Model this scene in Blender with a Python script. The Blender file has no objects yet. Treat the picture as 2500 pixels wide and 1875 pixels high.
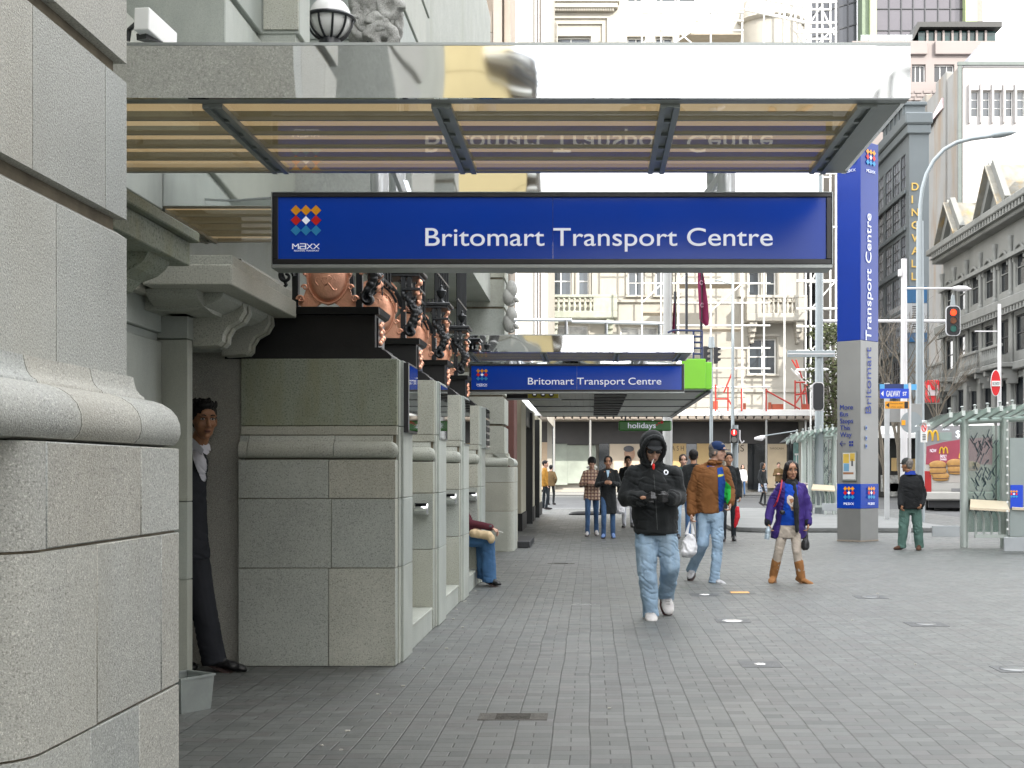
import bpy, bmesh, math, random
import numpy as np
from mathutils import Vector, Matrix, noise
from mathutils.bvhtree import BVHTree
R = math.radians
# ------------------------------------------------------------------ camera, world, sun
F, CX, HY, EYE = 3100.0, 1445.0, 1150.0, 1.38     # focal length / principal point in px of the 2500 px wide photograph, eye height
sc = bpy.context.scene
cd = bpy.data.cameras.new('camera'); cam = bpy.data.objects.new('camera', cd); sc.collection.objects.link(cam)
cam.location = (0, 0, EYE); cam.rotation_euler = (R(90), 0, 0)
cd.sensor_width = 36; cd.lens = F/2500*36
cd.shift_x = -(CX-1250)/2500; cd.shift_y = (HY-937.5)/2500
cd.clip_start = .1; cd.clip_end = 2000
sc.camera = cam
SUN_EL, SUN_AZ = 31, 143          # azimuth clockwise from +Y: the sun stands behind the camera to the right
w = bpy.data.worlds.new('World'); sc.world = w; w.use_nodes = True
nt = w.node_tree; nt.nodes.clear()
sky = nt.nodes.new('ShaderNodeTexSky'); sky.sky_type = 'NISHITA'; sky.sun_disc = False
sky.sun_elevation = R(SUN_EL); sky.sun_rotation = R(SUN_AZ); sky.dust_density = 2
tc = nt.nodes.new('ShaderNodeTexCoord'); mp = nt.nodes.new('ShaderNodeMapping'); mp.inputs['Scale'].default_value = (1, 1, 2.6)
nz = nt.nodes.new('ShaderNodeTexNoise'); nz.inputs['Scale'].default_value = 1.7; nz.inputs['Detail'].default_value = 7; nz.inputs['Roughness'].default_value = .55
cr = nt.nodes.new('ShaderNodeValToRGB'); cr.color_ramp.elements[0].position = .30; cr.color_ramp.elements[1].position = .50
cl = nt.nodes.new('ShaderNodeTexNoise'); cl.inputs['Scale'].default_value = 2.6; cl.inputs['Detail'].default_value = 5
cc = nt.nodes.new('ShaderNodeValToRGB'); cc.color_ramp.elements[0].color = (7.6, 7.9, 8.5, 1); cc.color_ramp.elements[1].color = (10.8, 10.7, 10.5, 1)
cc.color_ramp.elements[0].position = .35; cc.color_ramp.elements[1].position = .65
mx = nt.nodes.new('ShaderNodeMixRGB'); bg = nt.nodes.new('ShaderNodeBackground'); wo = nt.nodes.new('ShaderNodeOutputWorld')
L = nt.links.new
L(tc.outputs['Generated'], mp.inputs['Vector']); L(mp.outputs['Vector'], nz.inputs['Vector']); L(mp.outputs['Vector'], cl.inputs['Vector'])
L(nz.outputs['Fac'], cr.inputs['Fac']); L(cl.outputs['Fac'], cc.inputs['Fac'])
L(cr.outputs['Color'], mx.inputs['Fac']); L(sky.outputs['Color'], mx.inputs['Color1']); L(cc.outputs['Color'], mx.inputs['Color2'])
L(mx.outputs['Color'], bg.inputs['Color']); bg.inputs['Strength'].default_value = .15
L(bg.outputs['Background'], wo.inputs['Surface'])
sl = bpy.data.lights.new('sun', 'SUN'); sl.energy = 2.0; sl.angle = R(.53); sl.color = (1, .95, .87)
so = bpy.data.objects.new('sun', sl); sc.collection.objects.link(so)
sdir = Vector((math.sin(R(SUN_AZ))*math.cos(R(SUN_EL)), math.cos(R(SUN_AZ))*math.cos(R(SUN_EL)), math.sin(R(SUN_EL))))
so.rotation_euler = sdir.to_track_quat('Z', 'Y').to_euler(); so.location = (30, -30, 60)
vs_ = sc.view_settings; vs_.view_transform = 'Standard'; vs_.look = 'None'; vs_.exposure = 1.78; vs_.gamma = 1; vs_.use_curve_mapping = False
sc.cycles.max_bounces = 8; sc.cycles.transparent_max_bounces = 12; sc.cycles.sample_clamp_indirect = 6; sc.cycles.caustics_reflective = False

# ------------------------------------------------------------------ helpers
def PX(px, D): return (px-CX)*D/F
def PZ(py, D): return EYE-(py-HY)*D/F
def GD(py): return EYE*F/(py-HY)
def P(px, py, D): return Vector((PX(px, D), D, PZ(py, D)))
C = sc.collection
ORG = {}
def lin(c):
    return tuple((x/12.92 if x <= .04045 else ((x+.055)/1.055)**2.4) for x in c)
def hx(s):
    return lin(tuple(int(s[i:i+2], 16)/255 for i in (0, 2, 4)))

def nd(nt, t, ins=None, **at):
    n = nt.nodes.new('ShaderNode'+t)
    for k, v in at.items(): setattr(n, k, v)
    for k, v in (ins or {}).items():
        if isinstance(v, bpy.types.NodeSocket): nt.links.new(v, n.inputs[k])
        else: n.inputs[k].default_value = v
    return n
def mth(nt, op, a, b=0.0, c=0.0):
    return nd(nt, 'Math', {0: a, 1: b, 2: c}, operation=op).outputs[0]
def c4(c): return (c[0], c[1], c[2], 1)
def mixc(nt, f, a, b, bt='MIX'):
    n = nt.nodes.new('ShaderNodeMixRGB'); n.blend_type = bt
    for k, v in (('Fac', f), ('Color1', a), ('Color2', b)):
        if isinstance(v, bpy.types.NodeSocket): nt.links.new(v, n.inputs[k])
        else: n.inputs[k].default_value = v if k == 'Fac' else c4(v)
    return n.outputs[0]

def newmat(name):
    m = bpy.data.materials.new(name); m.use_nodes = True; nt = m.node_tree; nt.nodes.clear()
    out = nt.nodes.new('ShaderNodeOutputMaterial'); b = nt.nodes.new('ShaderNodeBsdfPrincipled')
    nt.links.new(b.outputs[0], out.inputs[0])
    return m, nt, b, out
MATS = {}
def mat(name, col, rough=.6, metal=0., var=.10, vs=2.5, bump=.0, bs=60., spec=.5, speck=None, stain=None, coat=0., emit=None, stretch=(1, 1, 1), sheen=0., isl=0.):
    """procedural surface: broad tonal variation + optional fine speckle, streak stains and bump"""
    if name in MATS: return MATS[name]
    m, nt, b, out = newmat(name)
    pos = nd(nt, 'NewGeometry').outputs['Position']
    if stretch != (1, 1, 1): pos = nd(nt, 'Mapping', {'Vector': pos, 'Scale': stretch}).outputs[0]
    n1 = nd(nt, 'TexNoise', {'Vector': pos, 'Scale': vs, 'Detail': 5., 'Roughness': .6}).outputs['Fac']
    lo = tuple(x*(1-var) for x in col); hi = tuple(min(1, x*(1+var)) for x in col)
    rm = nd(nt, 'MapRange', {'Value': n1, 'From Min': .3, 'From Max': .7}).outputs[0]
    c = mixc(nt, rm, lo, hi)
    if speck:
        s, dk, lt = speck
        v = nd(nt, 'TexNoise', {'Vector': pos, 'Scale': s, 'Detail': 2., 'Roughness': .7}).outputs['Fac']
        f1 = nd(nt, 'MapRange', {'Value': v, 'From Min': .56, 'From Max': .64}).outputs[0]
        f2 = nd(nt, 'MapRange', {'Value': v, 'From Min': .42, 'From Max': .35}).outputs[0]
        c = mixc(nt, mth(nt, 'MULTIPLY', f1, .8), c, dk); c = mixc(nt, mth(nt, 'MULTIPLY', f2, .75), c, lt)
    if stain:
        sc_, scol, amt = stain
        mpn = nd(nt, 'Mapping', {'Vector': pos, 'Scale': (sc_, sc_, sc_*.22)}).outputs[0]
        v = nd(nt, 'TexNoise', {'Vector': mpn, 'Scale': 1., 'Detail': 6., 'Roughness': .62}).outputs['Fac']
        f = nd(nt, 'MapRange', {'Value': v, 'From Min': .48, 'From Max': .72}).outputs[0]
        c = mixc(nt, mth(nt, 'MULTIPLY', f, amt), c, scol)
    if isl:
        ri = nd(nt, 'NewGeometry').outputs['Random Per Island']; g = nd(nt, 'MapRange', {'Value': ri, 'To Min': 1-isl, 'To Max': 1+isl*.8}).outputs[0]
        wn = nd(nt, 'TexWhiteNoise', {'W': ri}, noise_dimensions='1D').outputs[0]
        tint = mixc(nt, wn, (1.03, 1.0, .95), (.96, 1.0, 1.03)); gg = nd(nt, 'CombineXYZ', {0: g, 1: g, 2: g}).outputs[0]
        c = mixc(nt, 1., mixc(nt, 1., c, tint, 'MULTIPLY'), gg, 'MULTIPLY')
    nt.links.new(c, b.inputs['Base Color'])
    b.inputs['Roughness'].default_value = rough; b.inputs['Metallic'].default_value = metal
    b.inputs['Specular IOR Level'].default_value = spec; b.inputs['Coat Weight'].default_value = coat
    if sheen: b.inputs['Sheen Weight'].default_value = sheen
    if bump:
        v = nd(nt, 'TexNoise', {'Vector': pos, 'Scale': bs, 'Detail': 3.}).outputs['Fac']
        bp = nd(nt, 'Bump', {'Height': v, 'Strength': bump, 'Distance': .01})
        nt.links.new(bp.outputs[0], b.inputs['Normal'])
    if emit:
        b.inputs['Emission Color'].default_value = c4(emit[0]); b.inputs['Emission Strength'].default_value = emit[1]
    MATS[name] = m
    return m

class MB:
    """collects faces; build() links them as ONE mesh object"""
    def __init__(s): s.v = []; s.f = []
    def add(s, vs, fs):
        n = len(s.v); s.v += [tuple(v) for v in vs]; s.f += [tuple(i+n for i in f) for f in fs]; return s
    def box(s, x0, x1, y0, y1, z0, z1, bv=0.):
        if x0 > x1: x0, x1 = x1, x0
        if y0 > y1: y0, y1 = y1, y0
        if z0 > z1: z0, z1 = z1, z0
        bv = min(bv, (x1-x0)*.3, (y1-y0)*.3, (z1-z0)*.3)
        if bv <= 0:
            return s.add([(x0,y0,z0),(x1,y0,z0),(x1,y1,z0),(x0,y1,z0),(x0,y0,z1),(x1,y0,z1),(x1,y1,z1),(x0,y1,z1)],
                  [(0,3,2,1),(4,5,6,7),(0,1,5,4),(1,2,6,5),(2,3,7,6),(3,0,4,7)])
        bm = bmesh.new(); bmesh.ops.create_cube(bm, size=1)
        for v in bm.verts: v.co = Vector((x0+(v.co.x+.5)*(x1-x0), y0+(v.co.y+.5)*(y1-y0), z0+(v.co.z+.5)*(z1-z0)))
        bmesh.ops.bevel(bm, geom=bm.edges[:], offset=bv, segments=1, affect='EDGES')
        return s.bm(bm)
    def bm(s, bm):
        bm.verts.index_update()
        s.add([v.co[:] for v in bm.verts], [[v.index for v in f.verts] for f in bm.faces]); bm.free(); return s
    def quad(s, a, b, c, d): return s.add([a, b, c, d], [(0, 1, 2, 3)])
    def prism(s, poly, ax, a0, a1, caps=True):
        """poly: 2-D outline; ax: axis it is pushed along. x->(y,z), y->(x,z), z->(x,y)"""
        def pt(p, a): return {'x': (a, p[0], p[1]), 'y': (p[0], a, p[1]), 'z': (p[0], p[1], a)}[ax]
        n = len(poly); vs = [pt(p, a0) for p in poly]+[pt(p, a1) for p in poly]
        fs = [(i, (i+1) % n, n+(i+1) % n, n+i) for i in range(n)]
        if caps: fs += [tuple(range(n-1, -1, -1)), tuple(range(n, 2*n))]
        return s.add(vs, fs)
    def tube(s, pts, r, n=8, caps=True):
        pts = [Vector(p) for p in pts]; k = len(pts)
        rs = r if isinstance(r, (list, tuple)) else [r]*k
        rings = []; prev = None
        for i, p in enumerate(pts):
            t = (pts[min(i+1, k-1)]-pts[max(i-1, 0)]).normalized()
            if prev is None: a = t.orthogonal().normalized()
            else:
                a = prev-t*prev.dot(t); a = a.normalized() if a.length > 1e-5 else t.orthogonal().normalized()
            prev = a; b = t.cross(a)
            rings.append([p+(a*math.cos(2*math.pi*j/n)+b*math.sin(2*math.pi*j/n))*rs[i] for j in range(n)])
        vs = [v for rg in rings for v in rg]
        fs = [(i*n+j, i*n+(j+1) % n, (i+1)*n+(j+1) % n, (i+1)*n+j) for i in range(k-1) for j in range(n)]
        if caps: fs += [tuple(range(n-1, -1, -1)), tuple(range((k-1)*n, k*n))]
        return s.add(vs, fs)
    def bar(s, a, b, w, h=None):
        """square bar between two points"""
        a = Vector(a); b = Vector(b); t = (b-a).normalized(); u = t.cross(Vector((0, 0, 1)))
        if u.length < 1e-3: u = Vector((1, 0, 0))
        u = u.normalized(); v = u.cross(t); h = h or w
        vs = [p+u*sx*w/2+v*sy*h/2 for p in (a, b) for sx, sy in ((-1, -1), (1, -1), (1, 1), (-1, 1))]
        return s.add(vs, [(0,1,5,4),(1,2,6,5),(2,3,7,6),(3,0,4,7),(3,2,1,0),(4,5,6,7)])
    def lathe(s, prof, c, n=20, ax='z'):
        c = Vector(c); vs = []; k = len(prof)
        for r, z in prof:
            for j in range(n):
                a = 2*math.pi*j/n; x, y = r*math.cos(a), r*math.sin(a)
                vs.append(c+Vector({'z': (x, y, z), 'y': (x, z, y), 'x': (z, x, y)}[ax]))
        fs = [(i*n+j, i*n+(j+1) % n, (i+1)*n+(j+1) % n, (i+1)*n+j) for i in range(k-1) for j in range(n)]
        fs += [tuple(range(n-1, -1, -1)), tuple(range((k-1)*n, k*n))]
        return s.add(vs, fs)
    def ell(s, c, r, M=None, nu=16, nv=10):
        c = Vector(c); r = (r, r, r) if not hasattr(r, '__len__') else r; vs = []
        for i in range(1, nv):
            t = math.pi*i/nv
            for j in range(nu):
                a = 2*math.pi*j/nu
                vs.append(Vector((r[0]*math.sin(t)*math.cos(a), r[1]*math.sin(t)*math.sin(a), r[2]*math.cos(t))))
        vs += [Vector((0, 0, r[2])), Vector((0, 0, -r[2]))]
        if M is not None: vs = [M @ v for v in vs]
        vs = [v+c for v in vs]; a, b = (nv-1)*nu, (nv-1)*nu+1
        fs = [(i*nu+j, (i+1)*nu+j, (i+1)*nu+(j+1) % nu, i*nu+(j+1) % nu) for i in range(nv-2) for j in range(nu)]
        fs += [(a, j, (j+1) % nu) for j in range(nu)]+[(b, (nv-2)*nu+(j+1) % nu, (nv-2)*nu+j) for j in range(nu)]
        return s.add(vs, fs)
    def cap(s, a, b, ra, rb, n=12):
        a = Vector(a); b = Vector(b)
        s.ell(a, ra*.999, None, n, 8); s.ell(b, rb*.999, None, n, 8)
        if (a-b).length > 1e-4: s.tube([a, b], [ra, rb], n)
        return s
    def loft(s, rings, n=20):
        """rings: (centre, rx, ry, yaw) - closed ends"""
        vs = []
        for c, rx, ry, yw in rings:
            cs, sn = math.cos(yw), math.sin(yw)
            for j in range(n):
                a = 2*math.pi*j/n; x, y = rx*math.cos(a), ry*math.sin(a)
                vs.append((c[0]+x*cs-y*sn, c[1]+x*sn+y*cs, c[2]))
        k = len(rings)
        fs = [(i*n+j, i*n+(j+1) % n, (i+1)*n+(j+1) % n, (i+1)*n+j) for i in range(k-1) for j in range(n)]
        fs += [tuple(range(n-1, -1, -1)), tuple(range((k-1)*n, k*n))]
        return s.add(vs, fs)
    def xf(s, M): s.v = [tuple(M @ Vector(v)) for v in s.v]; return s
    def build(s, name, m, parent=None, smooth=False, bevel=0., org=None, recalc=True):
        if parent is not None: o = ORG[parent.name]
        elif org is not None: o = Vector(org)
        else:
            a = np.array(s.v); o = Vector(((a[:,0].min()+a[:,0].max())/2, (a[:,1].min()+a[:,1].max())/2, a[:,2].min()))
        me = bpy.data.meshes.new(name); me.from_pydata([(v[0]-o.x, v[1]-o.y, v[2]-o.z) for v in s.v], [], s.f)
        if recalc:
            bm = bmesh.new(); bm.from_mesh(me); bmesh.ops.recalc_face_normals(bm, faces=bm.faces[:]); bm.to_mesh(me); bm.free()
        return link(name, me, m, parent, o, smooth, bevel)
def link(name, me, m, parent, o, smooth=False, bevel=0.):
    me.materials.clear()
    if m is not None: me.materials.append(m)
    if smooth:
        me.shade_smooth() if smooth is True else me.shade_auto_smooth() if hasattr(me, 'shade_auto_smooth') else None
    ob = bpy.data.objects.new(name, me); C.objects.link(ob)
    if smooth == 'auto':
        try:
            bm = bmesh.new(); bm.from_mesh(me)
            for f in bm.faces: f.smooth = True
            for e in bm.edges: e.smooth = len(e.link_faces) == 2 and e.calc_face_angle(0) < R(38)
            bm.to_mesh(me); bm.free()
        except Exception: pass
    if bevel:
        bv = ob.modifiers.new('bevel', 'BEVEL'); bv.width = bevel; bv.segments = 2; bv.limit_method = 'ANGLE'; bv.angle_limit = R(50)
    if parent is not None: ob.parent = parent
    else: ob.location = o
    ORG[ob.name] = Vector(o)
    return ob
def tag(o, label=None, cat=None, group=None, kind=None):
    if label: o['label'] = label
    if cat: o['category'] = cat
    if group: o['group'] = group
    if kind: o['kind'] = kind
    return o
def thing(name, label, cat, loc, group=None):
    o = bpy.data.objects.new(name, None); C.objects.link(o); o.location = loc; o.empty_display_size = .2
    ORG[o.name] = Vector(loc)
    return tag(o, label, cat, group)
def dup(root, loc, label=None, parent=None, rz=None):
    r = root.copy(); C.objects.link(r)
    if parent is not None: r.parent = parent
    r.location = loc
    if rz is not None: r.rotation_euler.z = rz
    if label: r['label'] = label
    def rec(src, dst):
        for ch in src.children:
            c = ch.copy(); C.objects.link(c); c.parent = dst; rec(ch, c)
    rec(root, r)
    return r
def text(s, mtl, parent, p0, height, width=None, axis='front', ext=.004, name='lettering', M=None, spacing=1.0, bold=0.):
    """flat raised letters; p0 is the lower-left corner of the text box; height = cap height"""
    cu = bpy.data.curves.new('t', 'FONT'); cu.body = s; cu.extrude = 0; cu.size = 1; cu.space_character = spacing; cu.offset = bold
    ob = bpy.data.objects.new('t', cu); C.objects.link(ob)
    dg = bpy.context.evaluated_depsgraph_get(); me = bpy.data.meshes.new_from_object(ob.evaluated_get(dg)); bpy.data.objects.remove(ob)
    co = np.array([v.co[:] for v in me.vertices]); bpy.data.curves.remove(cu)
    k = height/.70; mn = co[:,0].min(); wx = co[:,0].max()-mn; kx = width/wx if width else k
    bm = bmesh.new(); bm.from_mesh(me)
    for v in bm.verts: v.co = Vector(((v.co.x-mn)*kx, 0, v.co.y*k))
    if ext:
        r = bmesh.ops.extrude_face_region(bm, geom=bm.faces[:])
        bmesh.ops.translate(bm, verts=[e for e in r['geom'] if isinstance(e, bmesh.types.BMVert)], vec=(0, -ext, 0))
    bmesh.ops.recalc_face_normals(bm, faces=bm.faces[:])
    mb = MB(); mb.bm(bm); bpy.data.meshes.remove(me)
    if M is not None: mb.xf(M)
    mb.xf(Matrix.Translation(Vector(p0)))
    return mb.build(name, mtl, parent)

def wall_grid(mb, o, u, n, U0, U1, Z0, Z1, holes, dep=.2):
    """a wall face with real openings: o origin, u direction along it, n outward normal"""
    o = Vector(o); u = Vector(u).normalized(); n = Vector(n).normalized(); Z = Vector((0, 0, 1))
    us = sorted({U0, U1, *[h[0] for h in holes], *[h[1] for h in holes]}); zs = sorted({Z0, Z1, *[h[2] for h in holes], *[h[3] for h in holes]})
    us = [x for x in us if U0 <= x <= U1]; zs = [z for z in zs if Z0 <= z <= Z1]
    for a, b in zip(us, us[1:]):
        for c, d in zip(zs, zs[1:]):
            um, zm = (a+b)/2, (c+d)/2
            if any(h[0] < um < h[1] and h[2] < zm < h[3] for h in holes): continue
            mb.quad(o+u*a+Z*c, o+u*b+Z*c, o+u*b+Z*d, o+u*a+Z*d)
    for a, b, c, d in holes:
        q = [o+u*a+Z*c, o+u*b+Z*c, o+u*b+Z*d, o+u*a+Z*d]; k = [p-n*dep for p in q]
        for i in range(4): mb.quad(q[i], q[(i+1) % 4], k[(i+1) % 4], k[i])
def window(parent, o, u, n, a, b, c, d, glass, frame, nx=2, nz=2, dep=.14, fw=.05, name='window'):
    """one window: pane (mesh) with its frame as sub-part"""
    o = Vector(o); u = Vector(u).normalized(); n = Vector(n).normalized(); Z = Vector((0, 0, 1))
    g = MB(); g.quad(*[o+u*x+Z*z-n*dep for x, z in ((a, c), (b, c), (b, d), (a, d))])
    w = g.build(name, glass, parent)
    f = MB()
    def st(x0, x1, z0, z1):
        q = [o+u*x+Z*z-n*(dep-.012) for x, z in ((x0, z0), (x1, z0), (x1, z1), (x0, z1))]; k = [p+n*.04 for p in q]
        f.add(q+k, [(4,5,6,7),(0,1,5,4),(1,2,6,5),(2,3,7,6),(3,0,4,7)])
    st(a, b, c, c+fw); st(a, b, d-fw, d); st(a, a+fw, c+fw, d-fw); st(b-fw, b, c+fw, d-fw)
    for i in range(1, nx): x = a+(b-a)*i/nx; st(x-fw*.35, x+fw*.35, c+fw, d-fw)
    for i in range(1, nz):
        z = c+(d-c)*i/nz
        xs = [a+fw]+[a+(b-a)*j/nx for j in range(1, nx)]+[b-fw]
        for j in range(len(xs)-1):
            x0 = xs[j]+(fw*.35 if j else 0); x1 = xs[j+1]-(fw*.35 if j < len(xs)-2 else 0); st(x0, x1, z-fw*.35, z+fw*.35)
    f.build('frame', frame, w)
    return w

# ------------------------------------------------------------------ materials
GR_D, GR_L = (.07, .075, .07), (.55, .56, .53)
granite = mat('granite', (.40, .41, .365), .62, var=.11, vs=2.2, isl=.09, speck=(110, (.19, .20, .18), (.54, .54, .49)), stain=(1.6, (.31, .32, .25), .55), bump=.25, bs=260)
granite_face = mat('granite_face', (.348, .350, .325), .6, var=.12, vs=1.7, isl=.07, speck=(160, (.14, .14, .125), (.62, .61, .56)), stain=(1.1, (.33, .315, .265), .5), bump=.3, bs=240)
granite_smooth = mat('granite_smooth', (.39, .415, .375), .55, isl=.06, var=.12, vs=2., speck=(320, (.25, .26, .25), (.48, .49, .47)), stain=(3.5, (.27, .29, .27), .55), bump=.1, bs=200)
granite_dark = mat('granite_damp', (.27, .30, .235), .65, var=.2, vs=1.6, speck=(90, (.06, .07, .055), (.36, .37, .32)), stain=(2.4, (.23, .225, .10), .65), bump=.25, bs=230)
joint_m = mat('mortar', (.17, .145, .105), .9, var=.3, vs=8)
sandstone = mat('sandstone', (.30, .255, .215), .75, isl=.05, var=.08, vs=1.2, speck=(60, (.24, .2, .17), (.36, .31, .27)), bump=.15, bs=50)
ochre_wall = mat('ochre_render', (.52, .42, .22), .75, var=.06, vs=1.2)
black_iron = mat('black_iron', (.012, .014, .016), .34, var=.2, vs=9, spec=.5, bump=.15, bs=60)
black_stone = mat('black_plinth', (.008, .008, .008), .5, var=.3, vs=5, spec=.35, bump=.1, bs=90)
copper = mat('copper', (.86, .44, .29), .42, .62, var=.16, vs=7, bump=.25, bs=55)
steel = mat('brushed_steel', (.55, .56, .57), .3, .9, var=.06, vs=3)
alu = mat('grey_aluminium', (.30, .325, .31), .38, .55, var=.08, vs=3)
rib_m = mat('rib_grey_paint', (.32, .35, .335), .42, .3, var=.10, vs=4)
chrome = mat('chrome', (.85, .86, .87), .08, 1., var=.02)
white_p = mat('white_paint', (.78, .78, .76), .45, var=.04, vs=1.5)
off_white = mat('off_white_render', (.37, .35, .305), .7, var=.07, vs=.9, stain=(.7, (.52, .47, .40), .35), bump=.1, bs=14)
blue_sign = mat('blue_sign', (.004, .042, .34), .2, var=.06, vs=2, spec=.28, emit=((.004, .05, .36), .05))  # slight glow added to lift the blue panel under the canopy
blue_dark = mat('blue_panel', (.004, .032, .27), .32, var=.05, vs=2)
letter_w = mat('white_lettering', (.80, .82, .88), .4, var=.02, emit=((.85, .9, 1), .09))  # slight glow added so the letters come out whiter
letter_b = mat('blue_lettering', (.012, .035, .26), .4, var=.02)
m_org = mat('orange_mark', (.90, .36, .01), .4, var=.02); m_red = mat('red_mark', (.72, .015, .01), .4, var=.02); m_cyn = mat('pale_blue_mark', (.03, .30, .62), .4, var=.02)
sign_frame = mat('black_frame', (.012, .012, .014), .35, var=.1)
trim = mat('pale_trim', (.32, .34, .33), .35, .4, var=.05)
grey_panel = mat('grey_panel', (.29, .29, .28), .42, .25, var=.05, vs=1.4)
dark_m = mat('dark_void', (.006, .006, .006), .7, var=.2)
def glassy(name, tint=(.75, .82, .8), refl=.35, rough=.02, base=.0):
    """thin pane: tinted transparent + Fresnel reflection"""
    m, nt, b, out = newmat(name); nt.nodes.remove(b)
    tr = nd(nt, 'BsdfTransparent', {'Color': c4(tint)}); gl = nd(nt, 'BsdfGlossy', {'Color': (1, 1, 1, 1), 'Roughness': rough})
    fr = nd(nt, 'Fresnel', {'IOR': 1.5}).outputs[0]; f = mth(nt, 'ADD', mth(nt, 'MULTIPLY', fr, .95 if name == 'soffit_glass' else 1-refl*.5), refl*.35)
    f = mth(nt, 'MULTIPLY', f, mth(nt, 'SUBTRACT', 1., nd(nt, 'NewGeometry').outputs['Backfacing']))
    mx = nd(nt, 'MixShader', {0: f, 1: tr.outputs[0], 2: gl.outputs[0]}); nt.links.new(mx.outputs[0], out.inputs[0])
    MATS[name] = m
    return m
pane = glassy('clear_glass', (.80, .87, .84), .25); frosted = glassy('frosted_glass', (.46, .56, .51), .5, .2)
green_glass = glassy('green_glass', (.78, .85, .82), .4, .06)
soffit_glass = glassy('soffit_glass', (.92, .92, .88), .0, .015)
win_glass = mat('window_glass', (.035, .045, .055), .06, var=.4, vs=.8, spec=.9)
win_dark = mat('dark_window_glass', (.012, .015, .018), .08, var=.5, vs=.7, spec=.7)
def mirror_mat(name, col, bump, scale, rough=.03):
    m, nt, b, out = newmat(name)
    pos = nd(nt, 'NewGeometry').outputs['Position']
    mp = nd(nt, 'Mapping', {'Vector': pos, 'Scale': (1., 1., .7)}).outputs[0]
    v = nd(nt, 'TexNoise', {'Vector': mp, 'Scale': scale, 'Detail': 1.2, 'Roughness': .4}).outputs['Fac']
    bp = nd(nt, 'Bump', {'Height': v, 'Strength': bump, 'Distance': .1})
    nt.links.new(bp.outputs[0], b.inputs['Normal'])
    b.inputs['Base Color'].default_value = c4(col); b.inputs['Metallic'].default_value = 1; b.inputs['Roughness'].default_value = rough
    MATS[name] = m
    return m
mirror = mirror_mat('polished_steel', (.86, .88, .88), .14, 1.6)
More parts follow.
